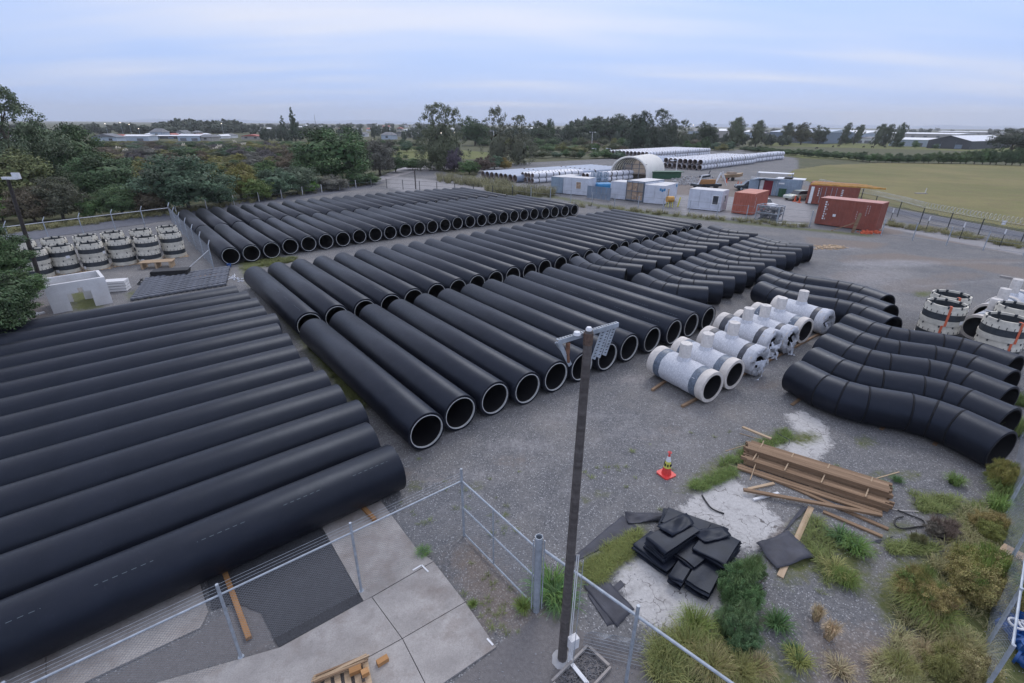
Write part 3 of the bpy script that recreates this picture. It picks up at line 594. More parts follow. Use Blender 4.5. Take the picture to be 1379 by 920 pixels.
for row, tops, rl in ((0,tops_f,'front'),(1,tops_b,'back')):
    for i, (u, v) in enumerate(tops):
        P = G(u, v, 1.66)
        if row: P = G(u, v, 1.66)
        for lay in (0,1):
            lab = '%s cream ring collar of the %s stack in the %s row on the left' % (['lower','upper'][lay], nm6[i], rl)
            place(colL, (P.x+lay*rnd.uniform(-.04,.04), P.y+lay*rnd.uniform(-.04,.04), .03+lay*.83), rnd.uniform(0,6.28), lab, 'cream ring collars on the left')
for i, (u, v, w_) in enumerate(((1276.5,407.3,'front stack beside the double-bend pipes'),(1282.5,395.5,'stack behind it, beside the gravel'),(1359,427,'stack at the right edge'),(1374,411.5,'rear stack at the right edge'))):
    P = G(u,v,1.78)
    for lay in (0,1): place(colR, (P.x, P.y, .03+lay*.87), R([0,12,20,6][i])+lay*.1, '%s orange-strapped collar of the %s' % (['lower','upper'][lay], w_), 'strapped ring collars on the right')
# pallets boards below the left stacks
for i, (u, v) in enumerate(tops_f):
    P = G(u, v, 1.66); m = MB()
    for k in range(3): m.box((-.5+.5*k,0,-.0), (.12,1.5,.05))
    for k in range(4): m.box((0,-.6+.4*k,.022), (1.5,.1,.02))
    o = m.build('stack_pallet', M['wood2']); o.location = (P.x+.05,P.y-.05,.0); o.rotation_euler = (0,0,AD); tag(o, 'thin pallet under the %s front stack of cream collars' % nm6[i], 'pallet', 'pallets under the collar stacks')
# small tees near the right edge (lying, seen by their white ends)
for i, (u, v, l) in enumerate(((1311,441,'white wrapped tee nearest the right-hand collars'),(1325,425,'white wrapped tee behind, in the right-hand group'),(1341,415,'farthest white wrapped tee at the right edge'))):
    P = G(u,v,.6); rz = R(30); t = make_tee((P.x,P.y-.1,0), rz, 'open', l, 50+i, 1.95 if i == 2 else 1.8); t['group'] = 'white tees at the right edge'

# ------------------------------------------------------------------ precast portal, slab stack, thin pipes
def wall_seg(m, a, b, th, z0, z1): m.bar((a[0],a[1],(z0+z1)/2),(b[0],b[1],(z0+z1)/2), th, z1-z0)
FL, FR = G(72.5,423), G(152.5,408); BLt = G(50.6,373,1.42); dirx = (FR-FL).normalized(); per = Vector((-dirx.y,dirx.x,0)); W_ = (FR-FL).length; Dp = 1.75
t = thing('precast_portal', 'white precast concrete box with a square opening beside the black pipes', 'concrete box', FL, math.atan2(dirx.y,dirx.x)); H_ = 1.42; th = .14
m = MB(); m.box((W_*.155,th/2,H_/2),(W_*.31,th,H_)); m.build('front_leg', M['conc2'], t); m = MB(); m.box((W_*.85,th/2,H_/2),(W_*.30,th,H_)); m.build('front_leg', M['conc2'], t)
m = MB(); m.box((W_*.405,th/2,H_*.80),(W_*.19,th,H_*.4)); m.box((W_*.645,th/2,H_*.80),(W_*.11,th,H_*.4)); m.box((W_*.545,th/2,H_*.88),(W_*.09,th,H_*.24)); m.build('lintel', M['conc2'], t)
m = MB(); m.box((th/2,Dp/2+th/2,H_/2),(th,Dp-th,H_-.004)); m.build('side_wall', M['conc2'], t); m = MB(); m.box((W_-th/2,Dp/2+th/2,H_/2),(th,Dp-th,H_-.004)); m.build('side_wall', M['conc2'], t)
m = MB(); m.box((W_*.2,Dp,H_/2),(W_*.4,th,H_)); m.box((W_*.8,Dp,H_/2),(W_*.4,th,H_)); m.box((W_*.5,Dp,H_*.8),(W_*.2,th,H_*.4)); m.build('back_wall', M['conc2'], t)
P = G(158,392)
for k in range(4):
    m = MB(); m.box((0,0,.07),(1.05,.62,.12)); m.box((-.35,0,0),(.1,.5,.05)); m.box((.35,0,0),(.1,.5,.05)); o = m.build('precast_slab', M['conc2']); o.location = (P.x,P.y+.1,.02+k*.155); o.rotation_euler = (0,0,AU-.35+rnd.uniform(-.05,.05)); tag(o, '%s white precast slab of the stack right of the concrete box' % ['lowest','second','third','topmost'][k], 'concrete slab', 'stacked precast slabs')
for k, (u,v) in enumerate(((33,428),(39,426),(48,425))):
    m = MB(); m.box((0,0,.04),(.75,.14,.08)); o = m.build('concrete_beam', M['conc2']); o.location = G(u,v); o.rotation_euler = (0,0,AU+.5); tag(o, '%s small concrete beam on the ground below the left tree' % ['left','middle','right'][k], 'concrete beam', 'small concrete beams')
m = MB(); L = 4.6; prof = []
for i in range(int(L/.07)+1): x = i*.07; prof.append((x, .105 if i%4 in (1,2) else .072))
m.lathe_x([(0,.07)]+prof+[(L,.07)], 12, .105); cor = m.build('corrugated_pipe', simple('grey_corrugated_plastic',(.13,.14,.165),.6,0,.2,3), None, True, 60); A0 = G(168,409); A1 = G(183,385)
for k in range(11):
    o = cor if k == 0 else link('corrugated_pipe', cor.data); p = G(176,405.5).lerp(G(196,378.5), k/10); o.location = (p.x,p.y,0.0+.0); o.rotation_euler = (0,0,AU+R(rnd.uniform(-1,1))); tag(o, '%s thin corrugated black pipe counted outward from the big black pipes' % ORD[k], 'corrugated pipe', 'thin corrugated pipes')
# black panel stack with boards
P = G(232,372); t = thing('panel_stack', 'stack of black plastic panels beside the rightmost collar stack', 'panel stack', P, AU-.4)
for k in range(7): m = MB(); m.box((rnd.uniform(-.05,.05),0,.05+k*.06),(2.0,.75,.045)); m.build('panel', M['blackp'], t)
for k in range(3): m = MB(); m.tube([(-1.1,-.5+.12*k,.08),(1.0,-.5+.12*k,.08)],.06,8); m.build('roller', M['blackp'], t)
P = G(214,360); m = MB()
for k in range(4): m.box((0,-.3+.2*k,.42),(1.9,.17,.03))
for k in range(3): m.box((-.8+.8*k,0,.2),(.1,.8,.4))
o = m.build('board_stack', M['wood2']); o.location = P; o.rotation_euler = (0,0,AU-.4); tag(o, 'pale boards on low stands behind the black panel stack', 'boards')
P = G(192,383); m = MB(); m.bar((-.3,0,0),(.1,0,.35),.1,.04); m.bar((.3,.1,0),(-.05,0,.33),.1,.04); m.box((.1,0,.05),(.5,.3,.1)); o = m.build('steel_bracket', M['dwire']); o.location = P; tag(o, 'dark steel bracket by the thin corrugated pipes', 'bracket')
def pallet(name, loc, rz, wx, wy, label, mat='wood2', z=0, nb=6, gap=.45):
    t = thing(name, label, 'pallet', loc, rz); t.location.z = z
    for i in range(3): m = MB(); m.box((0,-wy/2+.05+i*(wy-.1)/2,.05),(wx,.09,.09)); m.build('bearer', M[mat], t)
    for i in range(nb): m = MB(); m.box((-wx/2+.05+i*(wx-.1)/(nb-1),0,.107),(.10,wy,.02)); m.build('board', M[mat], t)
    return t
pallet('small_pallet', G(279,374), AU-.3, 1.2,.8,'small grey pallet on dirt left of the corrugated pipes','wood')
P = G(309,360); m = MB(); m.lathe_z([(.10,0),(.14,.24),(.12,.24),(.09,.02),(0,.02)], 18); o = m.build('blue_bucket', M['bluev'], None, True); o.location = P; tag(o, 'blue bucket on the grass before the leftmost rear pipe', 'bucket')
m = MB(); pts = [Vector((math.sin(k*.35)*.12*k*.2, .12*k, .03+.02*math.sin(k*2))) for k in range(12)]; m.tube(pts,.02,6); o = m.build('white_hose', M['white'], None, True); o.location = G(304,378); tag(o, 'short curl of white hose near the blue bucket', 'hose')
m = MB()
rr = random.Random(4)
for k in range(34):
    x, y = rr.gauss(0,.5), rr.gauss(0,.4); m.box((x,y,.03),(rr.uniform(.05,.16),rr.uniform(.03,.08),.02), rr.uniform(0,3))
o = m.build('litter', M['film']); o.location = G(312,377); tag(o, kind='stuff', label='pale blue plastic scraps scattered on the grass by the left pipes', cat='litter')

# ------------------------------------------------------------------ light poles
def light_pole_near():
    P = G(757,888); P2 = G(793,445,6.42); hz = 6.42
    t = thing('light_pole', 'tall dark timber light pole with steel crossarm in the foreground', 'light pole', P)
    top = Vector((P2.x-P.x, P2.y-P.y, hz)); m = MB(); m.tube([(0,0,-.1),(top*.03),(top*.5),top*.985,top],[.086,.084,.07,.058,.054],8)
    m.build('pole_shaft', M['pole'], t)
    LA = G(752,463,hz-.1)-P; RA = G(833,439,hz-.1)-P; d = (RA-LA).normalized(); q = Vector((-d.y,d.x,0)).normalized(); mid = top-q*.07
    LA += (top-(LA+RA)/2)*0
    m = MB(); m.bar(LA+Vector((0,0,.015)), RA+Vector((0,0,.015)), .008,.055); m.bar(LA+Vector((0,0,.045))+q*.025, RA+Vector((0,0,.045))+q*.025, .05,.008); m.bar(LA+Vector((0,0,-.012))+q*.02, RA+Vector((0,0,-.012))+q*.02, .04,.006); m.build('crossarm', M['galv'], t)
    m = MB(); Lc = (RA-LA).length; k = 0
    while k*.045 < Lc-.03: m.box(LA+d*(.03+k*.045)+Vector((0,0,.0505))+q*.025,(.028,.026,.002), math.atan2(d.y,d.x)); k += 1
    tag(m.build('slots', M['dwire'], t), kind='stuff')
    # left bracket: bent plate hanging down and out
    a = LA; b = G(768,492,hz-.46)-P
    m = MB(); m.bar(a+Vector((0,0,.03)), b, .055,.012, q); m.bar(a+q*.05, b+q*.03+Vector((0,0,.06)), .02,.03); m.build('lamp_bracket', M['galv'], t)
    m = MB(); c = LA+d*.16; m.tube([c+Vector((0,0,-.03)), c+Vector((0,0,-.17))],.03,10); m.tube([c+Vector((0,0,-.17)), c+Vector((.02,0,-.30))],.022,8); m.build('insulator', simple('rusty_iron',(.16,.08,.05),.8,0,.4,20), t)
    # right side: slotted plates of the removed floodlight
    a = G(814,449,hz-.15)-P
    for k2, (off, mt) in enumerate(((0,'galv'),(.11,'galv'),(.2,'galv'))):
        e = RA-d*(.06+off)+q*.02; b2 = e-d*.20+Vector((0,0,-.36))-q*.05
        m = MB(); m.bar(e, b2, .085,.008,q) ; o = m.build('lamp_plate', M[mt], t)
        m = MB()
        for j in range(9): 
            pz = e.lerp(b2,.1+j*.1)-q*.006; m.box(pz+d*.0,(.03,.004,.012), math.atan2(d.y,d.x))
        tag(m.build('slots', M['dwire'], t), kind='stuff')
    m = MB(); m.lathe_z([(.0,.05),(.03,.045),(.042,.02),(.04,0),(.0,0)],12,False,tuple(top+Vector((0,0,.0)))); c = LA+d*.30; m.lathe_z([(.0,.05),(.04,.04),(.05,0),(0,0)],10,False,(c.x,c.y,c.z+.05)); m.build('lamp_fitting', M['white'], t, True)
    m = MB(); m.tube([top*.97,top*.995],.066,10); m.build('pole_band', simple('rust_band',(.10,.065,.05),.8,0,.5,18), t)
    qx = Vector((1,0,0)); b0 = G(767,849,.9)-P; m = MB(); m.box((.16,-.06,.56),(.17,.12,.24), .5); m.build('junction_box', M['conc2'], t)
    m = MB(); lean = top/hz
    for dx in (.095,.125): m.tube([lean*2.6+Vector((dx,-.04,0)), lean*.7+Vector((dx,-.04,0))],.008,6)
    for dx in (.11,.14,.17): m.tube([Vector((dx,-.05,.45)), Vector((dx-.01,-.05,.03)), Vector((dx+.25,-.42,.03))],.014,6)
    m.build('conduit', M['white'], t, True)
    m = MB(); m.tube([Vector((.19,-.14,2.6)),Vector((.17,-.16,-.02)),],.006,5); m.build('earth_wire', M['galv'], t)
    m = MB(); m.lathe_z([(.2,0),(.15,.02),(.08,.03)],9); m.build('pole_footing', M['stone'], t, True)
    # cable pit
    Pp = G(783,910); t2 = thing('cable_pit', 'rectangular timber-edged cable pit of gravel at the light pole foot', 'cable pit', Pp, R(42))
    for (x,y,a_,b_) in ((0,.26,.95,.05),(0,-.26,.95,.05),(.475,0,.05,.57),(-.475,0,.05,.57)): m = MB(); m.box((x,y,.03),(a_,b_*.8,.07)); m.build('edging', M['conc'], t2)
    m = MB(); r_ = random.Random(2)
    for k in range(420): m.box((r_.uniform(-.44,.44),r_.uniform(-.23,.23),.01),(.022,.018,.018), r_.uniform(0,3))
    tag(m.build('pit_gravel', simple('dark_stone',(.13,.13,.14),.9,0,.5,9), t2), kind='stuff')
light_pole_near()
P = G(57,386); hz = HT(10,238,P); t = thing('light_pole', 'leaning timber pole with a floodlight behind the concrete box on the left', 'light pole', P)
TP = G(10,240,hz)-P; m = MB(); m.tube([(0,0,-.1),TP*.5,TP],[.11,.095,.075],10); m.build('pole_shaft', simple('old_pole',(.045,.038,.035),.9,0,.3,4), t)
m = MB(); m.bar(TP+Vector((-.25,0,0)),TP+Vector((.55,0,0)),.14,.12); m.build('lamp_arm', M['white'], t); m = MB(); m.box(TP+Vector((.5,0,.12)),(.38,.1,.3)); m.build('floodlight', M['white'], t)
def far_lamp(u, vb, vt, label, arms=2):
    P = G(u,vb); h = HT(u,vt,P); t = thing('lamp_post', label, 'lamp post', P); m = MB(); m.tube([(0,0,0),(0,0,h)],[.13,.09],8); m.build('post', M['conc2'], t)
    m = MB(); m.bar((-.9,0,h),(.9 if arms>1 else .1,0,h),.12,.1); m.build('arm', M['galv'], t)
    for s in ((-1,1) if arms>1 else (-1,)): m = MB(); m.box((s*1.0,0,h-.02),(.6,.4,.2)); m.build('lamp_head', M['white'], t)
for a in ((665,212,176.5,'pale lamp post left of the grey pipe ends',2),(796.5,201,178,'pale lamp post left of the tent',2),(879.5,203,178,'lamp post standing before the tall dark trees',1),(909.5,236,216,'short pale post right of the tent',1),(802,208,200,'short pale post behind the grey pipes',1),(821,212,200,'second short pale post behind the grey pipes',1)): far_lamp(*a)

# ------------------------------------------------------------------ fences
def chain(m, a, b, z0, z1, step, r=.0022, n=3):
    d = b-a; L = d.length; d.normalize(); Hh = z1-z0; k = -Hh
    while k < L:
        for s in (1,-1):
            x0, x1 = k, k+Hh
            za, zb = (z0, z1) if s > 0 else (z1, z0)
            lo, hi = max(x0,0), min(x1,L)
            if hi <= lo: continue
            f = lambda x: za+(zb-za)*(x-x0)/Hh
            p, q_ = a+d*lo, a+d*hi; m.tube([(p.x,p.y,f(lo)),(q_.x,q_.y,f(hi))], r, n, False)
        k += step
def fence_near():
    t = thing('chain_link_fence', 'galvanised chain-link fence with top rail and barbed wires along the near black pipe', 'fence')
    pts = [G(-60,1010), G(325,886), G(487,797), G(625,722)]
    d = (pts[3]-pts[1]).normalized(); pts[0] = pts[1]-d*5.2; zr = 1.62
    mids = [pts[1]-d*2.55]
    for P in [pts[0],mids[0],pts[1],pts[2]]: m = MB(); m.tube([P,P+Vector((0,0,1.86))],.026,10); m.tube([P,P+Vector((0,0,.04))],.055,8); m.build('post', M['galv'], t, True)
    m = MB(); m.tube([pts[3],pts[3]+Vector((0,0,1.95))],.028,10); m.build('post', M['galv'], t, True)
    m = MB(); m.tube([pts[0]+Vector((0,0,zr)),pts[3]+Vector((0,0,zr))],.018,8); m.build('top_rail', M['galv'], t, True)
    q = Vector((-d.y,d.x,0))
    for k in range(3): m = MB(); m.tube([pts[0]+Vector((0,0,zr+.09+.07*k))+q*0, pts[3]+Vector((0,0,zr+.09+.07*k))],.0024,4); m.build('barbed_wire', M['galv'], t)
    m = MB(); chain(m, pts[0], pts[3], .03, zr, .06); tag(m.build('chain_mesh', M['mesh'], t), kind='stuff')
    a = pts[3]; b = G(722,822)
    t2 = thing('yard_fence', 'three-rail chain-link panel between the fence corner and the thick gate post', 'fence panel')
    for z, nm in ((zr,'top_rail'),(.86,'middle_rail'),(.08,'bottom_rail')): m = MB(); m.tube([a+Vector((0,0,z)), b+Vector((0,0,z))],.020,8); m.build(nm, M['galv'], t2, True)
    md = a.lerp(b,.45); m = MB(); m.tube([md+Vector((0,0,.08)),md+Vector((0,0,zr))],.016,8); m.build('upright', M['galv'], t2, True)
    m = MB(); chain(m, a, b, .06, zr, .06); tag(m.build('chain_mesh', M['mesh'], t2), kind='stuff')
    t3 = thing('gate_post', 'thick round galvanised gate post beside the timber light pole', 'gate post', b); m = MB(); m.lathe_z([(.072,0),(.072,1.95),(.063,1.95),(.063,1.7),(0,1.7)],20); m.build('post_tube', M['galv'], t3, True)
    for s in (-.10,.10): m = MB(); m.bar((s,-.04,.1),(s,-.04,1.9),.02,.02); m.build('hinge_rod', M['galv'], t3)
    t4 = thing('chain_link_fence', 'galvanised fence rail running right from the thick gate post past the light pole', 'fence'); c = G(843,918); e = c+(c-b)*1.0; dd = (c-b).normalized()
    for z, nm in ((zr,'top_rail'),): m = MB(); m.tube([b+Vector((.1,0,z)), e+Vector((0,0,z))],.026,8); m.build(nm, M['galv'], t4, True)
    for P in (c,e): m = MB(); m.tube([P,P+Vector((0,0,1.9))],.03,10); m.build('post', M['galv'], t4, True)
    # slumped mesh hanging from the rail
    m = MB(); r_ = random.Random(5); g0 = G(785,878); 
    for k in range(46):
        y = k*.035
        m.tube([G(785+1.9*k,872+.25*k)+Vector((0,0,.06)), G(785+1.9*k,872+.25*k)+Vector((.05,.1,.22+.08*math.sin(k*.4))), G(790+1.9*k,862+.35*k)+Vector((.12,.1,.1))],.004,3,False)
    for k in range(7): m.tube([G(785+10*j,880+2.5*j-3*k)+Vector((0,0,.05+.03*k)) for j in range(9)],.004,3,False)
    tag(m.build('slumped_mesh', M['mesh'], t4), kind='stuff')
fence_near()
def post_fence(name, label, bases, h, wires=3, mat='galv', r=.035, wr=.012, mesh=0, zw=None, rail=False, arm=0):
    t = thing(name, label, 'fence'); 
    for P in bases: 
        m = MB(); m.tube([P,P+Vector((0,0,h))],r,6)
        if arm: m.tube([P+Vector((0,0,h)),P+Vector((-.0,.25,h+.28))],r*.8,6)
        m.build('post', M[mat], t)
    if wires:
        m = MB()
        for k in range(wires):
            z = h*(.95-.8*k/max(1,wires-1))
            for a, b in zip(bases[:-1],bases[1:]): m.tube([a+Vector((0,0,z)),b+Vector((0,0,z))],wr,3,False)
        tag(m.build('wires', M['mesh'] if mat != 'dwire' else M['dwire'], t), kind='stuff')
    if rail: 
        m = MB(); m.tube([b+Vector((0,0,h*.92)) for b in bases],.022,6); m.build('top_rail', M['white'], t)
    if mesh:
        m = MB()
        for a, b in zip(bases[:-1],bases[1:]): chain(m, a, b, .05, h*.95, mesh, .006)
        tag(m.build('chain_mesh', M['mesh'], t), kind='stuff')
    return t
def line(a, b, n): A, B_ = G(*a), G(*b); return [A.lerp(B_, k/(n-1)) for k in range(n)]
post_fence('chain_link_fence', 'chain-link fence between the ring collars and the leftmost rear pipe', line((232,300),(288,362),7), 1.55, 3, mesh=.22, rail=False, arm=1)
m = MB(); a = G(287,361); m.tube([a+Vector((0,0,1.2)), G(252,364)+Vector((0,0,.05))],.022,6); tag(m.build('brace_tube', M['white'], None, True), 'white diagonal brace at the end of the fence by the collars', 'brace')
post_fence('road_fence', 'wire fence with pale top rail along the road behind the ring collars', [G(-120,352)]+line((-40,338),(232,300),7), 1.5, 3, rail=True, arm=1)
post_fence('post_and_wire_fence', 'low post and wire fence along the foot of the bushes behind the rear pipes', line((238,288),(500,250),10), 1.1, 3, 'conc2', .05)
post_fence('wire_fence', 'wire fence along the pale concrete apron behind the rear block', line((500,252),(690,266),9), 1.35, 3, 'dwire', .05)
m = MB(); P = G(560,255); m.tube([P,P+Vector((0,0,2.6))],.09,8); tag(m.build('timber_post', M['pole']), 'tall dark timber post at the pale apron', 'post')
post_fence('compound_fence', 'wire fence before the white cabins and red containers', line((690,266),(1090,306),13), 1.55, 3, 'galv', .045)
post_fence('compound_fence', 'wire fence running right from the leaning red container', line((1186,318),(1500,362),7), 1.5, 3, 'galv', .04)
rb = [G(1100,262)]+[G(*p) for p in ((1148,276),(1176,283),(1208,292),(1238,302),(1275,310),(1316,319),(1373,330),(1450,346),(1560,368))]
t = post_fence('razor_wire_fence', 'dark mesh fence topped with coiled razor wire along the pasture road', rb, 1.6, 4, 'dwire', .045, .012, mesh=.35)
m = MB(); 
for a, b in zip(rb[:-1], rb[1:]):
    d = b-a; L = d.length; n = int(L/.32); q = Vector((-d.y,d.x,0)).normalized(); pts = []
    for k in range(n*9+1): an = 2*math.pi*k/9; pts.append(a+d*(k/(n*9))+q*.26*math.cos(an)+Vector((0,0,1.85+.26*math.sin(an))))
    m.tube(pts,.016,3,False)
tag(m.build('razor_coil', M['rwire'], t), kind='stuff')
for k, (u, v) in enumerate(((1198,300),(1246,312),(1292,322),(1346,332))):
    P = G(u,v); m = MB(); m.tube([P,P+Vector((0,0,1.35))],.03,6); m.cur = 1; m.tube([P+Vector((0,0,1.0)),P+Vector((0,0,1.4))],.05,6); tag(m.build('marker_post', [M['dwire'],M['white']]), '%s white-tipped marker post right of the leaning red container' % nm6[k], 'marker post', 'white-tipped posts')
m = MB(); P = G(1343,322); m.box(P+Vector((0,0,1.4)),(.34,.03,.36)); tag(m.build('fence_sign', M['white']), 'small white square sign on the razor wire fence', 'sign')
# right-hand near fence seen edge on
fr = [G(1374,590), G(1354,690), G(1340,790), G(1322,880), G(1306,960)]
t = thing('side_fence', 'pale chain-link fence at the right edge of the picture by the weeds', 'fence')
for P in fr: m = MB(); m.tube([P,P+Vector((0,0,1.7))],.03,8); m.build('post', M['galv'], t, True)
m = MB(); m.tube([p+Vector((0,0,1.65)) for p in fr],.02,6); m.build('top_rail', M['galv'], t, True)
m = MB()
for a, b in zip(fr[:-1],fr[1:]): chain(m, a, b, .03, 1.65, .16, .0022)
tag(m.build('chain_mesh', M['galv'], t), kind='stuff')
for k in range(2):
    m = MB(); m.tube([p+Vector((.25+.3*k,0,1.75+.1*k)) for p in fr],.008,4); m.build('barbed_wire', M['white'], t)
m = MB(); a = G(1352,800); m.tube([a+Vector((0,0,.9)), G(1440,812)+Vector((0,0,.9))],.03,8); tag(m.build('side_rail', M['galv'], None, True), 'galvanised rail crossing the right edge above the blue valves', 'rail')
# blue valves beyond it
for k, (u, v) in enumerate(((1366,838),(1372,862),(1376,888),(1358,858),(1385,905))):
    P = G(u,v); t = thing('blue_valve', '%s blue flanged valve beyond the right-hand fence' % nm6[k], 'valve', P, R(30*k), 'blue valves'); m = MB(); m.lathe_x([(-.22,.0),(-.22,.13),(-.18,.13),(-.18,.08),(.18,.08),(.18,.13),(.22,.13),(.22,0)],16,.14); m.build('valve_body', M['bluev'], t, True, 40)
    m = MB(); m.lathe_z([(.09,.14),(.08,.3),(.04,.34),(.0,.34)],12); m.build('bonnet', M['bluev'], t, True, 40); m = MB(); m.lathe_z([(.13,.36),(.13,.39),(.10,.39),(.10,.36)],16,True); m.build('handwheel', M['white'] if k%2 else M['bluev'], t, True)
P = G(1374,775); t = thing('cardboard_bundle', 'tan board bundle beyond the right-hand fence', 'boards', P, .3)
for k in range(5): m = MB(); m.box((0,.0,.05+.09*k),(.3,.9,.07),.06*k); m.build('board', M['wood2'], t)

# ------------------------------------------------------------------ traffic cone
P = G(897,639); t = thing('traffic_cone', 'red traffic cone with yellow and white sleeve on the gravel', 'traffic cone', P, .5)
m = MB(); m.prism([(x*.20,y*.20) for x, y in ((-1,-.8),(-.8,-1),(.8,-1),(1,-.8),(1,.8),(.8,1),(-.8,1),(-1,.8))],0,.045); m.build('cone_base', M['red'], t)
for nm, z0, z1, mt in (('cone_body',.045,.26,'red'),('yellow_sleeve',.26,.46,'yellow'),('white_sleeve',.46,.62,'white'),('cone_tip',.62,.74,'red')):
    rf = lambda z: .135-.13*(z-.045)/.74+(.006 if 'sleeve' in nm else 0)
    m = MB(); m.lathe_z([(rf(z0),z0),(rf(z1),z1)]+([(rf(z1)*.5,z1+.01),(0,z1+.01)] if nm == 'cone_tip' else []), 20); m.build(nm, M[mt], t, True)
m = MB()
for k in range(8): an = k*.785; m.box((math.cos(an)*.098,math.sin(an)*.098,.36),(.012,.035,.08), an)
m.build('sleeve_print', M['blackp'], t); m = MB(); m.tube([(.045*math.cos(a_),.045*math.sin(a_),.74) for a_ in np.linspace(0,6.28,9)[:-1]],.012,6,closed=True); m.build('tip_ring', M['red'], t, True)

# ------------------------------------------------------------------ timber stack
A, B_ = G(996,633), G(1200,702); d = (B_-A).normalized(); L = (B_-A).length; q = Vector((-d.y,d.x,0)); rz = math.atan2(d.y,d.x)
t = thing('timber_stack', 'long stack of weathered brown timber beams with battens across it', 'timber stack', A, rz)
plank = MB(); plank.box((0,0,0),(L*.97,.098,.052)); pm = plank.build('plank', M['wood'], t); pdata = pm.data; first = True
def addp(x, y, z, tw=0, roll=False):
    global first
    if first: o = pm; first = False
    else: o = link('plank', pdata, t)
    o.location = (x,y,z); o.rotation_euler = (R(90) if roll else 0, 0, tw)
for lay in range(6):
    for c in range(8): 
        if lay == 5 and c < 3: continue
        addp(L*.49+rnd.uniform(-.11,.11), .62+c*.056, .09+lay*.1, rnd.uniform(-.003,.003), True) if lay < 3 else None
for lay in range(3,6): pass
for lay in range(2):
    for c in range(9): addp(L*.49+rnd.uniform(-.12,.12), .30+c*.0555+.0, .09+lay*.101, rnd.uniform(-.003,.003), True) if c < 5 else None
for c in range(5): addp(L*.49+rnd.uniform(-.08,.08), .62+c*.1, .43-.055+0*.0+.0, rnd.uniform(-.004,.004))
for y in (.02,.14): addp(L*.46, y, .05, .012)
for k, x in enumerate((.07,.30,.55,.83)):
    m = MB(); m.bar((L*x,.28,.27 if 0 else .26),(L*x+.12,1.02,.43),.03,.02); m.build('batten', M['wood2'], t)
for k, x in enumerate((.1,.5,.9)): m = MB(); m.box((L*x,.6,.018),(.09,1.1,.036)); m.build('bearer', M['wood'], t)
def loose(a, b, wd, h, label, mat='wood', z=0, z2=None):
    A, B_ = G(*a)+Vector((0,0,z+h/2)), G(*b)+Vector((0,0,(z if z2 is None else z2)+h/2)); d = B_-A; m = MB(); m.box((d.length/2,0,0),(d.length,wd,h)); o = m.build('loose_plank', M[mat]); o.location = A
    o.rotation_euler = (0,-math.atan2(d.z,math.hypot(d.x,d.y)),math.atan2(d.y,d.x)); bv = o.modifiers.new('b','BEVEL'); bv.width=.004; return tag(o, label, 'plank')
loose((1000,664),(1184,699),.10,.06,'brown plank lying askew in front of the timber stack','wood',.08,.10)
loose((996,627),(1196,714),.10,.05,'long brown plank along the foot of the timber stack','wood',0)
loose((1108,690),(1188,724),.10,.05,'short brown plank end sticking out toward the weeds','wood',.0)
loose((1092,684),(1050,778),.13,.04,'pale plank under the torn black sheet','wood2',.0)
loose((1007,660),(1042,652),.08,.05,'short pale offcut at the left end of the timbers','wood2')
loose((1014,674),(1048,665),.07,.05,'short white-painted offcut below the askew plank','conc2')
loose((997,587),(1034,607),.09,.05,'pale plank jutting over the left end of the stack','wood2',.3,.4)
loose((996,584),(1036,596),.02,.02,'thin batten lying beyond the left end of the stack','wood2',.0)
loose((977,608),(1010,598),.02,.02,'thin batten on the grass left of the stack','wood2')
loose((975,624),(1012,637),.02,.02,'thin batten with a pink stain by the cement patch','wood2')
loose((1179,645),(1211,636),.03,.02,'lone thin batten on the gravel right of the stack','wood2')
loose((1010,647),(1024,610),.025,.02,'thin pale batten leaning on the left part of the stack','wood2',.0,.42)
def hose(pts, r, label, mat='blackp', z=.03):
    P = [G(*p)+Vector((0,0,z)) for p in pts]; Q = []
    for i in range(len(P)-1):
        p0, p1, p2, p3 = P[max(i-1,0)], P[i], P[i+1], P[min(i+2,len(P)-1)]
        for k in range(6):
            s = k/6; Q.append(.5*((2*p1)+(p2-p0)*s+(2*p0-5*p1+4*p2-p3)*s*s+(-p0+3*p1-3*p2+p3)*s**3))
    m = MB(); m.tube(Q+[P[-1]], r, 6); return tag(m.build('cable', M[mat], None, True), label, 'cable')
hose([(1208,688),(1225,695),(1242,702),(1243,709),(1232,711),(1214,713),(1205,708),(1206,700),(1216,697)],.018,'loop of black cable on gravel at the right end of the timbers')
hose([(1198,686),(1215,689),(1236,690)],.01,'thin pale wire beside the black cable loop','cream')
hose([(1042,600),(1050,605),(1058,610),(1057,616)],.01,'short bent wire on the timber stack','dwire',.45)
hose([(945,668),(950,676),(957,685),(966,690),(975,693)],.02,'black strip lying on the cracked cement patch','blackp')

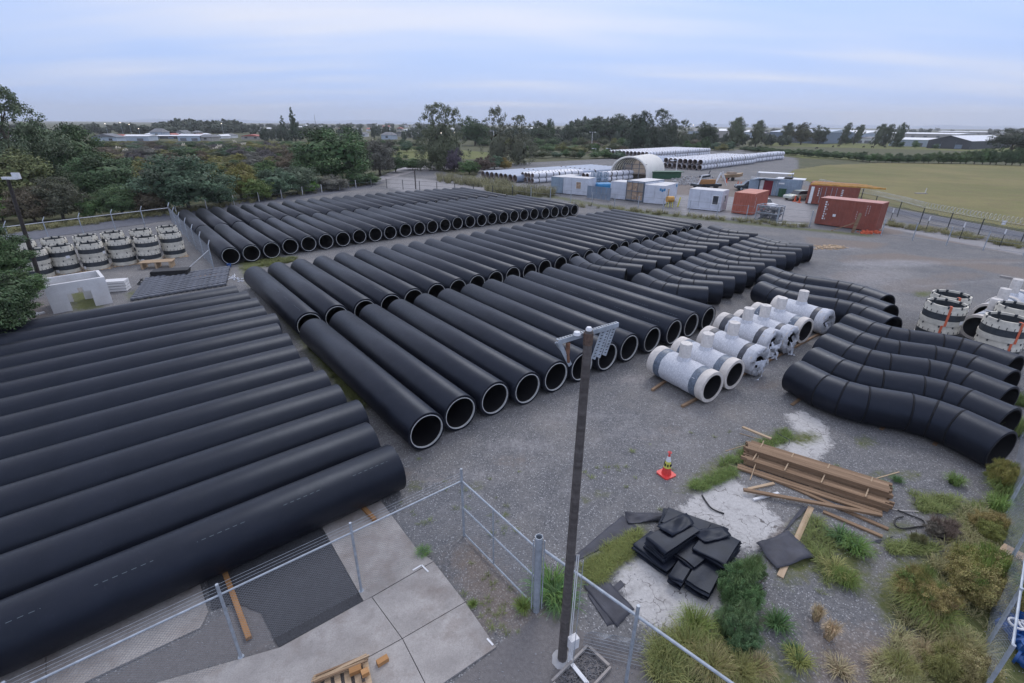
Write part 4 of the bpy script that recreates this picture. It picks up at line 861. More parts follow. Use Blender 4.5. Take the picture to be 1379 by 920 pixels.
# ------------------------------------------------------------------ geomembrane pile and sheets
def membrane(name, px, z, label, mat='memb2', sag=.03, sub=10, th=.012, parent=None, seed=1, quad=None, cat='plastic sheet'):
    """bilinear sheet over four photo-plan corners; z = 4 heights"""
    zs = z if isinstance(z,(list,tuple)) else [z]*4; P = [G(p[0],p[1],zz_) for p, zz_ in zip(px,zs)]; r_ = random.Random(seed); vs = []; n = sub
    ph = [r_.uniform(0,6) for _ in range(4)]
    for i in range(n+1):
        for j in range(n+1):
            a, b = i/n, j/n; p = P[0].lerp(P[1],a).lerp(P[3].lerp(P[2],a),b)
            dz = sag*(math.sin(a*5+ph[0])*math.cos(b*4+ph[1])+.5*math.sin(a*9+b*7+ph[2])); ed = .5 if (i in (0,n) or j in (0,n)) else 1
            p.z = max(.012, p.z+dz*ed); p += Vector((r_.uniform(-.008,.008),r_.uniform(-.008,.008),0)); vs.append(p)
    m = MB(); m.add(vs, [(i*(n+1)+j,(i+1)*(n+1)+j,(i+1)*(n+1)+j+1,i*(n+1)+j+1) for i in range(n) for j in range(n)])
    o = m.build(name, M[mat], parent, sub > 6, 60); so = o.modifiers.new('s','SOLIDIFY'); so.thickness = th; so.offset = 1
    return tag(o, label, cat) if label else o
membrane('black_sheet', [(770,752),(838,694),(862,712),(776,756)], .01, 'flat strip of black sheet running left behind the light pole', sag=.012)
membrane('black_sheet', [(841,690),(905,690),(900,701),(846,704)], .05, 'crumpled end of the black strip beside the folded pile', sag=.06, seed=4)
membrane('black_sheet', [(786,789),(811,774),(854,820),(831,844)], .03, 'folded rectangular black sheet near the fence rail', sag=.015, seed=5)
membrane('black_sheet', [(824,792),(836,781),(842,788),(829,797)], .02, 'small black scrap next to the folded rectangular sheet', sag=.005, seed=6, sub=4)
membrane('black_sheet', [(791,800),(800,795),(832,838),(818,843)], .014, 'lower layer of black sheet under the folded rectangular sheet', sag=.006, seed=7)
membrane('black_sheet', [(1018,732),(1062,714),(1098,750),(1047,765)], .09, 'torn grey-black sheet draped over the pale plank', sag=.05, seed=8)
membrane('black_sheet', [(1052,720),(1060,712),(1088,684),(1080,682)], .03, 'narrow tail of torn black sheet pointing at the timbers', sag=.01, seed=9, sub=5)
membrane('black_sheet', [(1172,730),(1190,724),(1203,722),(1184,731)], .02, 'small black scrap at the right end of the planks', sag=.01, seed=10, sub=4)
def fold_stack(px, ztop, layers, th, label, seed, lean=0):
    """one sheet folded back and forth: a serpentine profile drawn out along the other axis"""
    r_ = random.Random(seed); P = [G(p[0],p[1],ztop) for p in px]; c = sum(P, Vector())/4; X = ((P[1]-P[0])+(P[2]-P[3]))/2; Y = ((P[3]-P[0])+(P[2]-P[1]))/2; La, Lb = X.length*1.12, Y.length*1.12
    t = thing('folded_sheet', label, 'folded sheet', (c.x,c.y,0), math.atan2(X.y,X.x), 'pile of folded black sheets'); sgn = 1 if X.cross(Y).z > 0 else -1
    n = min(layers, max(2,int((ztop-.02)/th))); prof = []
    for k in range(n):
        z = ztop-k*th; a, b = (-La/2, La/2) if k % 2 == 0 else (La/2, -La/2); e0, e1 = r_.uniform(-.05,.03), r_.uniform(-.05,.03); sg = 1 if k%2 == 0 else -1
        for f in (0,.04,.3,.6,.96,1): prof.append((a+(b-a)*f+(e1*sg if f==1 else -e0*sg if f==0 else 0), z+r_.uniform(-.006,.006)-(.008 if f in (0,1) and k==0 else 0)))
        prof.append((b+sg*(th*.5+.01), z-th*.5))
    YS = (-.5,-.485,-.3,-.1,.1,.3,.485,.5); S_ = 8; vs = []
    for j in range(S_):
        y = YS[j]; 
        for i,(x,z) in enumerate(prof): vs.append((x+r_.uniform(-.006,.006)+.05*y*math.sin(i*.7+seed), y*Lb*(1+.05*math.sin((i//7)*2.3+seed)+.02*math.sin(i*1.3)), max(.012, z-(.006 if abs(y) > .49 else 0)+.012*math.sin(y*6+x*3+seed))))
    N = len(prof); fs = [(j*N+i,(j+1)*N+i,(j+1)*N+i+1,j*N+i+1) for j in range(S_-1) for i in range(N-1)]
    if sgn > 0: fs = [f[::-1] for f in fs]
    m = MB(); m.add(vs, fs); o = m.build('folded_layers', M['memb'], t, True, 22); so = o.modifiers.new('s','SOLIDIFY'); so.thickness = .008; so.offset = 0
    return t
for k_, (q_, z_, l_) in enumerate((([(884,708),(925,690),(935,705),(905,722)],.56,'loose top flap on the tallest folded stack'),([(928,716),(975,708),(985,722),(950,730)],.46,'loose flap over the dark square folded sheet'))): membrane('black_sheet', q_, z_, l_, 'memb', .03, 8, .01, None, 60+k_)
fold_stack([(902,684),(976,713),(969,728),(893,703)], .30, 8, .035, 'long rolled black sheet at the back of the pile', 21, .3)
fold_stack([(875,721),(916,698),(940,714),(897,743)], .52, 12, .036, 'tallest folded stack on the left of the black sheet pile', 22, .9)
fold_stack([(938,733),(960,708),(992,731),(974,762)], .42, 9, .036, 'dark square folded sheet on the right of the pile', 23, .5)
fold_stack([(902,773),(928,735),(942,744),(920,782)], .27, 6, .034, 'middle folded sheet slumping toward the camera', 24, .5)
fold_stack([(926,780),(945,752),(972,764),(955,799)], .26, 6, .034, 'glossy folded black sheet at the front of the pile', 25, .5)
fold_stack([(858,735),(885,712),(912,750),(895,765)], .20, 6, .03, 'flattened folds under the left side of the black pile', 26, .4)
fold_stack([(915,742),(945,722),(958,742),(930,764)], .34, 5, .03, 'crumpled fold in the middle of the black pile', 28, .8)
fold_stack([(960,755),(975,745),(994,755),(984,768)], .18, 4, .03, 'small folded sheet end beside the green shrub', 27, .3)

# ------------------------------------------------------------------ foreground pallet
P = G(467,912); P = (G(424,917)+G(495,888))/2; dx_ = (G(495,888)-G(424,917)); rz = math.atan2(dx_.y,dx_.x); nrm = Vector((-dx_.y,dx_.x,0)).normalized(); 
P = P - nrm*.5; Lp = dx_.length
t = pallet('wooden_pallet', P, rz, Lp, 1.0, 'pale wooden pallet loaded with sticks at the bottom of the picture', 'wood2', .036, 6)
r_ = random.Random(6)
for k in range(13):
    m = MB(); l = r_.uniform(.8,1.1)*Lp; m.box((0,0,0),(l,.028,.02)); o = m.build('stick', M['wood2'] if k%3 else M['wood']); o.location = P+nrm*(.30+.14*r_.random())+Vector((0,0,.17+.02*(k//4)+.01)); o.rotation_euler = (0,r_.uniform(-.02,.02),rz+r_.uniform(-.09,.12)); tag(o, '%s thin stick up the bundle lying across the pallet' % ORD[k], 'stick', 'sticks on the pallet')
for k, (u, v, zz_) in enumerate(((479,905,.17),(492,908,.2),(515.5,892,.036))):
    m = MB(); m.box((0,0,.045),(.2 if k != 1 else .12,.1,.09)); o = m.build('timber_block', M['wood3']); o.location = G(u,v,zz_); o.rotation_euler = (0,0,rz+[0,.1,.2][k]); tag(o, ['orange timber block on the pallet','small timber block on the pallet beside the sticks','loose timber block on the slab right of the pallet'][k], 'timber block')

# ------------------------------------------------------------------ containers and cabins
def corr(m, a, b, z0, z1, out, pitch=.28, dep=.035, ins=.0):
    d = b-a; L = d.length; d.normalize(); n = max(2,int(L/pitch)); pts = []
    for k in range(n):
        s = k*L/n; w_ = L/n
        pts += [(s,0),(s+w_*.3,0),(s+w_*.45,dep),(s+w_*.8,dep),(s+w_*.95,0)]
    pts.append((L,0)); vs = []
    for s, o in pts: p = a+d*s-out*o; vs += [(p.x,p.y,z0),(p.x,p.y,z1)]
    m.add(vs, [(2*i,2*i+2,2*i+3,2*i+1) for i in range(len(pts)-1)])
def container(name, label, O, rz, L, W, H, wall, roof, frame=None, doors=None, group=None, z=.08, ends='both', plain=False, cat='container'):
    """O = front-left bottom corner; local x along length, y away from the viewer"""
    t = thing(name, label, cat, (O[0],O[1],0), rz, group); X, Y = Vector((1,0,0)), Vector((0,1,0)); c = [Vector((0,0,0)),Vector((L,0,0)),Vector((L,W,0)),Vector((0,W,0))]; outs = [-Y,X,Y,-X]
    for i in range(4):
        m = MB(); a, b = c[i], c[(i+1)%4]; dd = (b-a).normalized()
        if plain:
            n = max(1, int((b-a).length/1.2)); 
            for k in range(n): 
                p, q_ = a.lerp(b,k/n)+dd*.012, a.lerp(b,(k+1)/n)-dd*.012; mm = MB(); mm.bar(Vector((p.x,p.y,z+H/2))-outs[i]*.03, Vector((q_.x,q_.y,z+H/2))-outs[i]*.03, .05, H-.16); mm.build('wall_panel', M[wall], t)
            m.bar(Vector((a.x,a.y,z+H/2))-outs[i]*.08+dd*.1, Vector((b.x,b.y,z+H/2))-outs[i]*.08-dd*.1, .03, H-.2); m.build('wall_core', M['roofw'], t)
        else: corr(m, a+dd*.08, b-dd*.08, z+.1, z+H-.08, outs[i]); m.build('end_panel' if i%2 else 'side_panel', M[wall], t)
    fm = frame or wall
    for p in c: m = MB(); m.box((p.x+(.05 if p.x < L/2 else -.05), p.y+(.05 if p.y < W/2 else -.05), z+H/2), (.12,.12,H)); m.build('corner_post', M[fm], t)
    m = MB()
    for y in (.05,W-.05): m.box((L/2,y,z+.06),(L-.24,.1,.12)); m.box((L/2,y,z+H-.05),(L-.24,.09,.1))
    for x in (.05,L-.05): m.box((x,W/2,z+.06),(.1,W-.24,.12)); m.box((x,W/2,z+H-.05),(.09,W-.24,.1))
    m.build('frame_rail', M[fm], t)
    m = MB(); m.box((L/2,W/2,z+H+.0),(L-.02,W-.02,.05)); m.build('roof', M[roof], t)
    return t
def opening(t, x, z, w_, h, face, L, W, mat='glass', nm='window', frame='white'):
    m = MB(); p = {'f':(x,-.03,z),'r':(L+.03,x,z)}[face]; s = (w_,.04,h) if face == 'f' else (.04,w_,h); m.box(p, s); o = m.build(nm, M[mat], t)
    m = MB(); e = .06
    for (dx,dz,a,b) in ((0,h/2,w_+e,e),(0,-h/2,w_+e,e),(-w_/2,0,e,h-e),(w_/2,0,e,h-e)):
        if face == 'f': m.box((p[0]+dx,p[1]-.01,p[2]+dz),(a,.05,b))
        else: m.box((p[0]+.01,p[1]+dx,p[2]+dz),(.05,a,b))
    m.build('window_frame', M[frame], t)
def two(a, b): A, B_ = G(*a), G(*b); return A, math.atan2((B_-A).y,(B_-A).x), (B_-A).length
# leaning red container at the compound fence
O, rz, L = two((1096,302),(1177,313)); t = container('shipping_container', 'red shipping container with white vertical numbers standing by the driveway', O, rz, L, 2.05, 2.45, 'contred', 'roofp', group='shipping containers')
r_ = random.Random(9)
m = MB()
for k in range(8): m.box((.62+.0,-.012,2.2-.22*k),(r_.choice((.10,.15)),.008,.14)); m.box((.80,-.012,2.2-.22*k),(.05,.008,.14)) if k%2 else None
m.box((1.55,-.012,1.05),(.26,.008,.24))
for x, n_, z0 in ((3.35,4,1.6),(3.6,5,1.5),(4.05,5,2.2),(4.25,4,2.2)):
    for k in range(n_): m.box((x,-.012,z0-.2*k),(.035,.008,.1))
m.build('white_markings', M['white'], t)
m = MB(); m.box((4.1,-.16,.28),(1.2,.12,.5)); m.build('orange_paint_patch', M['orange'], t) if 0 else None
P = G(1148,313.5); m = MB(); m.bar(P, P+Vector((.15,-.1,1.75)), .28,.05, Vector((0,1,0))); m.bar(G(1119,311.5)+Vector((0,0,.05)), P+Vector((0,0,.9)), .08,.05); tag(m.build('leaning_board', M['wood']), 'grey board and prop standing against the red container', 'board')
m = MB(); r_ = random.Random(3)
for k in range(70): p = G(r_.gauss(1170,7),r_.gauss(314,1)); m.box(p+Vector((0,0,.1*r_.random())),(r_.uniform(.05,.3),r_.uniform(.03,.2),r_.uniform(.03,.25)),r_.uniform(0,3))
tag(m.build('orange_rubble', M['orange']), 'orange plastic mesh heap at the right foot of the red container', 'plastic mesh', kind='stuff')
# orange-red container
O, rz, L = two((984.6,287.3),(1012,290.5)); W = (G(1036.8,257.2,2.15)-G(1014.6,262.5,2.15)).length
t = container('shipping_container', 'orange-red container between the white cabin and the grey cage', O, rz, L, 4.6, 2.15, 'contora', 'roofo', group='shipping containers'); m = MB()
for k in range(6): m.box((L+.012,.35+.1*(k%2),1.8-.2*k),(.006,.06,.14))
m.build('white_markings', M['white'], t)
# white cabin
O, rz, L = two((925.2,281.4),(969,286)); t = container('site_cabin', 'white site cabin with dark window left of the orange-red container', O, rz, L, 2.3, 2.15, 'cabin', 'roofw', plain=True, cat='cabin', group='white cabins')
opening(t, L-.65, 1.25, .65, .95, 'f', L, 2.3); opening(t, 1.1, 1.35, .6, .8, 'r', L, 2.3)
# front white cabin with blue print
O, rz, L = two((866.2,273.6),(893.6,276.2)); t = container('site_cabin', 'white cabin with blue print and yellow cart beside it', O, rz, L, 4.6, 2.1, 'cabin', 'roofw', plain=True, cat='cabin', group='white cabins')
m = MB()
for k in range(3): m.box((L-.5+.25*k-.1,-.035,1.75-.1*(k%2)),(.2,.02,.28))
m.box((L+.035,4.1,1.9),(.02,.4,.3)); m.build('blue_print', M['teal'], t); opening(t, 1.1, 1.25, .6, 1.1, 'r', L, 4.6, 'brown')
# bronze-fronted cabin
O, rz, L = two((842,270.3),(865.3,273.4)); t = container('open_cabin', 'cabin with a bare bronze framed front between two white cabins', O, rz, L, 4.4, 2.4, 'cabin', 'roofw', 'contgrey', plain=True, cat='cabin', group='white cabins')
for i in range(3):
    for j in range(2): m = MB(); m.box((.1+(L-.2)*(i+.5)/3,-.05,.25+1.05*(j+.5)),((L-.2)/3-.06,.03,.98)); m.build('boarded_panel', M['brown'] if (i+j)%3 else M['tan'], t)
m = MB()
for i in range(4): m.box((.06+(L-.12)*i/3,-.08,1.25),(.06,.05,2.3))
for zz_ in (.2,1.28,2.3): m.box((L/2,-.1,zz_),(L,.04,.06))
m.build('steel_frame', M['roofg'], t)
O, rz, L = two((821,267.7),(842,270)); container('site_cabin', 'small plain white cabin left of the bronze-fronted cabin', O, rz, L-.05, 2.6, 2.1, 'cabin', 'roofw', plain=True, cat='cabin', group='white cabins')
O, rz, L = two((758,261.3),(791.4,264.4)); t = container('site_cabin', 'white cabin with a boarded window beside the ribbed blue-grey container', O, rz, L, 2.2, 2.15, 'cabin', 'roofw', plain=True, cat='cabin', group='white cabins'); opening(t, L*.62, 1.3, .75, .9, 'f', L, 2.2, 'brown')
O, rz, L = two((741.8,259.5),(757.6,261.2)); container('shipping_container', 'ribbed blue-grey container at the left end of the cabin row', O, rz, L-.06, 4.6, 2.1, 'contblue', 'roofw', group='shipping containers')
A, B_ = G(790,267), G(822,271); t = thing('sheet_screen', 'blue-grey corrugated steel screen between two white cabins', 'steel screen'); 
for k in range(5):
    m = MB(); a, b = A.lerp(B_,k/5), A.lerp(B_,(k+1)/5-.01); d = (b-a).normalized(); corr(m, a, b, .05, 1.6, Vector((d.y,-d.x,0)), .2, .03); m.build('steel_sheet', M['contgrey'], t)
m = MB(); P = G(812,262); m.box(P+Vector((0,0,.8)),(2.4,1.6,1.5),.2); t = m.build('blue_tarp_load', M['teal']); bv = t.modifiers.new('b','BEVEL'); bv.width = .3; bv.segments = 3; tag(t, 'blue tarpaulin covered load behind the steel screen', 'tarpaulin')
# blue crate stacks beside the tent
for i in range(2):
    for j in range(3):
        P = G(806+9*i,262); m = MB(); z0 = .9*j
        for a_ in (-.55,.55):
            for b_ in (-.55,.55): m.box((a_,b_,.45),(.07,.07,.84))
        for zz_ in (.1,.3,.5,.7,.85):
            m.box((0,-.55,zz_),(1.1,.03,.06)); m.box((0,.55,zz_),(1.1,.03,.06)); m.box((-.55,0,zz_),(.03,1.1,.06)); m.box((.55,0,zz_),(.03,1.1,.06))
        m.box((0,0,.05),(1.1,1.1,.06)); o = m.build('stillage_crate', M['contblue']); o.location = (P.x,P.y+3,z0); o.rotation_euler = (0,0,.3); tag(o, '%s blue-grey stillage of the %s stack left of the tent' % (['lowest','middle','topmost'][j],['left','right'][i]), 'stillage', 'blue-grey stillages')
# blue-grey long container, white roofs, maroon door shed
O, rz, L = two((1038,263.8),(1075,266.5)); t = container('shipping_container', 'long blue-grey container with white-topped boxes behind', O, rz, L, 2.2, 2.15, 'contblue', 'contblue', group='shipping containers'); m = MB(); m.box((1.0,-.02,1.7),(.7,.01,.2)); m.build('white_sign', M['white'], t)
dd = Vector((math.cos(rz),math.sin(rz),0)); 
m = MB(); m.box((1.2,1.1,2.30),(1.9,2.2,.08)); m.build('roof_sheet', M['white'], t); m = MB(); m.box((L-1.0,1.1,2.30),(2.6,2.2,.08)); m.build('roof_sheet', M['white'], t)
O2 = G(1018,262); t = thing('lean_to_shed', 'white-roofed shed with a maroon door at the container row', 'shed', O2, rz-.2)
m = MB(); m.box((0,1.5,1.05),(.1,3,2.0)); m.box((2.3,1.5,1.05),(.1,3,2.0)); m.box((1.15,3,1.05),(2.3,.1,2.0)); m.box((-.7,1.6,1.0),(1.2,2.8,1.9)); m.build('shed_wall', M['contblue'], t)
m = MB(); m.box((1.3,.2,1.0),(1.15,.08,1.9)); m.build('door', M['maroon'], t); m = MB(); m.box((.45,.2,1.0),(.5,.07,1.9)); m.box((2.15,.2,1.0),(.5,.07,1.9)); m.build('door_panel', M['roofw'], t)
m = MB(); m.box((.9,.9,2.2),(3.6,3.2,.07),0,Matrix.Rotation(-.08,3,'X')@Matrix.Rotation(0,3,'Z')); m.build('roof', M['white'], t)
for i, (u, v, l_, lab) in enumerate(((1016,249,5.2,'long low white shelter roof behind the blue-grey container'),)):
    P = G(u,v); t = thing('shelter', lab, 'shelter', P, rz-.1*i); m = MB(); m.box((l_/2,1.2,1.9),(l_,2.0,.08)); m.build('roof', M['white'] if i == 0 else M['roofw'], t)
    for a_ in (0.1,l_-.1):
        for b_ in (.1,2.3): m = MB(); m.box((a_,b_,1.03),(.1,.1,2.05)); m.build('leg', M['galv'], t)
# red container row with yellow beams
O, rz2, L = two((1084,274.5),(1136,279)); 
for i in range(3):
    d = Vector((math.cos(rz2),math.sin(rz2),0)); q = Vector((-d.y,d.x,0)); p = O+q*(i*2.05)-d*.2*i
    container('shipping_container', ['nearest red container of the row under the yellow beams','middle red container of the row under the yellow beams','farthest red container of the row under the yellow beams'][i], p, rz2, 5.2, 1.95, 2.15, 'contred', 'contred' , group='shipping containers')
t = [o for o in bpy.data.objects if o.get('label','').startswith('nearest red container')][0]; m = MB()
for x in (1.4,1.9,2.5,3.0): m.tube([(x,-.03,.25),(x,-.03,2.1)],.025,6)
m.build('lock_rod', M['galv'], t); m = MB()
for k in range(5): m.box((1.15,-.012,1.9-.2*k),(.12,.008,.12)); m.box((3.6,-.012,1.9-.2*k),(.2,.008,.1))
m.build('white_markings', M['white'], t)
m = MB(); m.box((.45,-.04,1.1),(.34,.02,2.0)); o = m.build('white_door_sheet', M['white']); o.location = (O.x,O.y,0); o.rotation_euler = (0,0,rz2); tag(o, 'upright white sheet on the corner of the red container row', 'sheet')
q = Vector((-math.sin(rz2),math.cos(rz2),0)); d = Vector((math.cos(rz2),math.sin(rz2),0))
for i in range(5):
    a = O+q*(.2+i*.75)+d*(.1)+Vector((0,0,2.36)); b = a+d*(7.6-.5*i); m = MB(); m.bar(a,b,.26,.16); tag(m.build('yellow_beam', M['ybeam']), '%s yellow beam lying on the red container row' % nm5[4-i], 'beam', 'yellow beams')
P = G(1158,273); m = MB(); m.tube([P,P+Vector((0,0,2.1))],.06,6); tag(m.build('prop_post', M['dwire']), 'dark prop under the free end of the yellow beams', 'post')
# grey wire cage
A, B_ = G(1016,296), G(1045.3,300); rz = math.atan2((B_-A).y,(B_-A).x); L = (B_-A).length; t = thing('scrap_cage', 'grey mesh cage full of scrap beside the orange-red container', 'cage', A, rz)
m = MB()
for (x, y) in ((0,0),(L,0),(L,1.4),(0,1.4)): m.box((x,y,.78),(.08,.08,1.5))
for zz_ in (.1,.8,1.5): m.box((L/2,0,zz_),(L,.05,.06)); m.box((L/2,1.4,zz_),(L,.05,.06)); m.box((0,.7,zz_),(.05,1.4,.06)); m.box((L,.7,zz_),(.05,1.4,.06))
m.build('cage_frame', M['galv'], t); m = MB()
for k in range(20): x = L*k/19; m.box((x,.0,.78),(.012,.012,1.45))
for k in range(12): m.box((L/2,.0,.1+1.4*k/11),(L,.012,.012))
tag(m.build('cage_mesh', M['mesh'], t), kind='stuff'); m = MB(); r_ = random.Random(8)
for k in range(110): m.box((r_.uniform(.15,L-.15),r_.uniform(.12,1.25),r_.uniform(.1,1.35)),(r_.uniform(.1,.6),r_.uniform(.05,.25),r_.uniform(.04,.2)),r_.uniform(0,3))
tag(m.build('scrap', M['roofg'], t), kind='stuff')
# small clutter in the compound
def ute(u, v, rz, paint, label, sc_=1., flat=False, bare=False):
    t = thing('parked_car' if not flat else 'flatbed_truck', label, 'car' if not flat else 'truck', G(u,v), rz); L, W = 3.9*sc_, 1.6*sc_
    m = MB(); prof = [(0,.3),(0,.75),(.5,.85),(1.0,.92),(L,.92),(L,.32)] ; prof = [(0,.3),(.02,.62),(.15,.74),(1.05,.82),(L-.15,.85),(L,.75),(L,.3)]
    n = len(prof); m.add([(x,-W/2,z*sc_) for x,z in prof]+[(x,W/2,z*sc_) for x,z in prof], [tuple(range(n)),tuple(range(n,2*n))[::-1]]+[(i,n+i,n+(i+1)%n,(i+1)%n) for i in range(n)])
    o = m.build('body', M[paint], t); bv = o.modifiers.new('b','BEVEL'); bv.width=.07; bv.segments=2
    cab = [(1.0,.8),(1.5,1.28),(2.75,1.30),(3.5,.84)] if not flat else [(.5,.8),(.8,1.5),(1.5,1.5),(1.6,.8)]; n = 4; k = .86
    m = MB(); m.add([(x,-W/2*k*(1 if z<1 else .88),z*sc_) for x,z in cab]+[(x,W/2*k*(1 if z<1 else .88),z*sc_) for x,z in cab], [tuple(range(n)),tuple(range(n,2*n))[::-1]]+[(i,n+i,n+(i+1)%n,(i+1)%n) for i in range(n)]); m.build('cabin_glass', M['glass'], t)
    m = MB(); x0, x1 = cab[1][0], cab[2][0]; m.box(((x0+x1)/2,0,cab[1][1]*sc_+.02),(x1-x0,W*.74,.05)); m.build('roof', M[paint], t)
    for x in (.75,L-.75):
        for s in (-1,1): m = MB(); m.lathe_z([(0,-.09),(.29,-.09),(.3,0),(.29,.09),(0,.09)],16); o = m.build('wheel', M['tyre'], t, True, 40); o.location = (x,s*(W/2-.06),.3); o.rotation_euler = (R(90),0,0); m = MB(); m.lathe_z([(.17,-.1),(.17,.1),(.0,.1)],12); r2 = m.build('rim', M['galv'], o, True, 40)
    for s in (-1,1): m = MB(); m.box((.0,s*W*.33,.62*sc_),(.06,.3,.14)); m.build('headlight', M['white'], t)
ute(1059,270,R(20),'carp','pale green hatchback parked at the red container row',.9)
ute(989,256,R(-12),'dkcar','dark utility vehicle parked behind the white cabin roof',1.05)
ute(1041,283,R(100),'white','white pickup front visible behind the grey scrap cage',.8)
P = G(950,254); t = thing('digger_trailer', 'dark trailer loaded with brown crate and white machine arms', 'trailer', P, R(15))
m = MB(); m.box((0,0,.55),(4.2,1.9,.35)); m.build('trailer_deck', M['dkcar'], t); m = MB(); m.box((-.2,-.4,1.05),(2.3,1.0,.6)); m.build('brown_crate', M['wood3'], t)
m = MB(); m.bar((-2,-.8,.6),(-1.5,-.8,2.0),.14,.14); m.bar((-1.5,-.8,2.0),(-.4,-.8,2.1),.14,.14); m.bar((1.2,-.5,.7),(1.9,-.5,2.3),.16,.16); m.bar((1.9,-.5,2.3),(2.4,-.5,1.6),.16,.16); m.bar((2.6,0,2.4),(3.6,0,.4),.12,.12); m.build('machine_arm', M['white'], t)
m = MB(); m.bar((-1,.2,1.7),(.4,.2,1.9),.8,.3); m.bar((.2,.2,1.8),(.5,.2,2.6),.1,.1); m.build('machine_body', M['dkcar'], t)
for x in (-1.1,1.1):
    for s in (-1,1): m = MB(); m.lathe_z([(0,-.12),(.38,-.12),(.38,.12),(0,.12)],14); o = m.build('wheel', M['tyre'], t, True, 40); o.location = (x,s*.95,.38); o.rotation_euler = (R(90),0,0)
P = G(985,243); t = thing('boat_on_trailer', 'small tan boat on a trailer behind the utility vehicle', 'boat', P, R(10)); m = MB(); n = 6
hull = [(-2,.55,.7),(-1.2,.8,.75),(.2,.85,.8),(1.2,.6,.85),(2,.05,1.0)]; vs = []
for x, w_, z in hull: vs += [(x,-w_,z+.3),(x,-w_*.5,z-.3),(x,w_*.5,z-.3),(x,w_,z+.3)]
m.add(vs, [(4*i+j,4*i+4+j,4*i+5+j,4*i+1+j) for i in range(4) for j in range(3)]+[(0,1,2,3)]+[(4*i,4*i+3,4*i+7,4*i+4) for i in range(4)]); m.build('hull', M['wood2'], t, True, 30); m = MB(); m.box((-.2,0,1.25),(1.4,1.0,.35)); m.build('wheelhouse', M['tan'], t)
for s in (-1,1): m = MB(); m.lathe_z([(0,-.1),(.3,-.1),(.3,.1),(0,.1)],12); o = m.build('wheel', M['tyre'], t, True, 40); o.location = (-.3,s*.8,.3); o.rotation_euler = (R(90),0,0)
for k, (u, v) in enumerate(((993,251),(997,252),(1002,253),(1070,271.5),(1076,273),(978,246))):
    P = G(u,v); m = MB(); m.lathe_z([(.28,0),(.28,.05),(.14,.05),(.04,.8),(0,.8)],10); o = m.build('barrier_cone', M['orange'], None, True, 40); o.location = P; tag(o, ['orange cone left of the dark utility vehicle','orange cone touching the dark utility vehicle','orange cone right of the dark utility vehicle','orange cone in front of the pale hatchback','orange cone at the red container corner','orange cone near the boat trailer'][k], 'traffic cone', 'orange cones in the compound')
P = G(1052,265); m = MB(); m.prism([(-.3,-.3),(.3,-.3),(.34,.34),(-.34,.34)],0,1.0); m.box((0,0,1.03),(.72,.75,.08)); tag(m.build('wheelie_bin', M['grn']), 'green wheelie bin against the long blue-grey container', 'bin').location = P
P = G(901,279); t = thing('yellow_cart', 'yellow machine cart before the white cabin', 'cart', P, .2); m = MB(); m.lathe_x([(-.4,0),(-.4,.35),(.4,.35),(.4,0)],14,.9); m.build('drum', M['ybeam'], t, True, 40); m = MB()
for x in (-.3,.3):
    for y in (-.25,.25): m.bar((x,y,0),(x*.8,y*.8,.7),.06,.06)
m.bar((1.1,0,0),(1.3,0,1.1),.16,.1); m.build('legs', M['yellow'], t)
P = G(1050,301); m = MB(); m.box((1.0,0,.03),(2.6,.35,.05),-.25); tag(m.build('white_board', M['white']), 'white board lying on the verge right of the scrap cage', 'board').location = P
m = MB(); r_ = random.Random(12)
for k in range(130): p = G(r_.uniform(1098,1134)+r_.gauss(0,3),r_.gauss(333.5,1.4)); m.box(p+Vector((0,0,.02+.05*r_.random())),(r_.uniform(.1,.5),r_.uniform(.03,.1),.03),r_.uniform(0,3))
tag(m.build('wood_debris', M['wood2']), 'scatter of broken pale timber on the gravel near the bends', 'debris', kind='stuff')
m = MB(); r_ = random.Random(13)
for k in range(420): p = G(r_.uniform(905,960),r_.uniform(238,250)); m.box(p+Vector((0,0,.1*r_.random()+.05)),(r_.uniform(.1,.5),r_.uniform(.1,.4),r_.uniform(.05,.25)),r_.uniform(0,3))
tag(m.build('rubble', M['stone']), 'pale rubble heap behind the white cabins', 'rubble', kind='stuff')
m = MB(); a = G(1346,373); b = G(1420,386); m.bar(a+Vector((0,0,.06)), b+Vector((0,0,.06)), .2,.12); tag(m.build('kerb_beam', M['conc']), 'pale concrete kerb beam on the gravel at the right edge', 'kerb')

# ------------------------------------------------------------------ arched tent
FRt = G(870.5,243.5); Wt = 6.6; rz = R(-30); FLt = FRt-Vector((math.cos(rz),math.sin(rz),0))*Wt; t = thing('arched_tent', 'white arched storage tent with open front and tan interior', 'tent', FLt, rz)
Ht = HT(846,211.3,(FLt+FRt)/2); Lt = 12.0; nA = 18
def arch(s, y, k=1.): return [(Wt/2-(Wt/2*k)*math.cos(math.pi*i/nA), y, max(0,(Ht*k)*math.sin(math.pi*i/nA)**.72)) for i in range(nA+1)]
m = MB(); ys = np.linspace(0,Lt,9); vs = []; n1_ = nA+1
for y in ys: vs += arch(0,y)
m.add(vs, [(j*n1_+i,j*n1_+i+1,(j+1)*n1_+i+1,(j+1)*n1_+i) for j in range(8) for i in range(nA)]); m.build('canopy', M['canvas'], t, True, 50)
m = MB(); vs = []
for y in ys: vs += arch(0,y,.985)
m.add(vs, [(j*n1_+i,(j+1)*n1_+i,(j+1)*n1_+i+1,j*n1_+i+1) for j in range(8) for i in range(nA)]); m.build('inner_liner', M['canvas'], t, True, 50)
for y in ys[::1]: m = MB(); m.tube(arch(0,y+.03,.965),.07,6); m.build('rib', M['roofg'], t, True)
m = MB(); m.tube(arch(0,-.03,1.0),.16,6); m.build('front_hem', M['canvas'], t, True)
m = MB(); a_ = arch(0,Lt-.05,.97); m.add(a_, [tuple(range(n1_))]); m.build('back_wall', M['tan'], t)
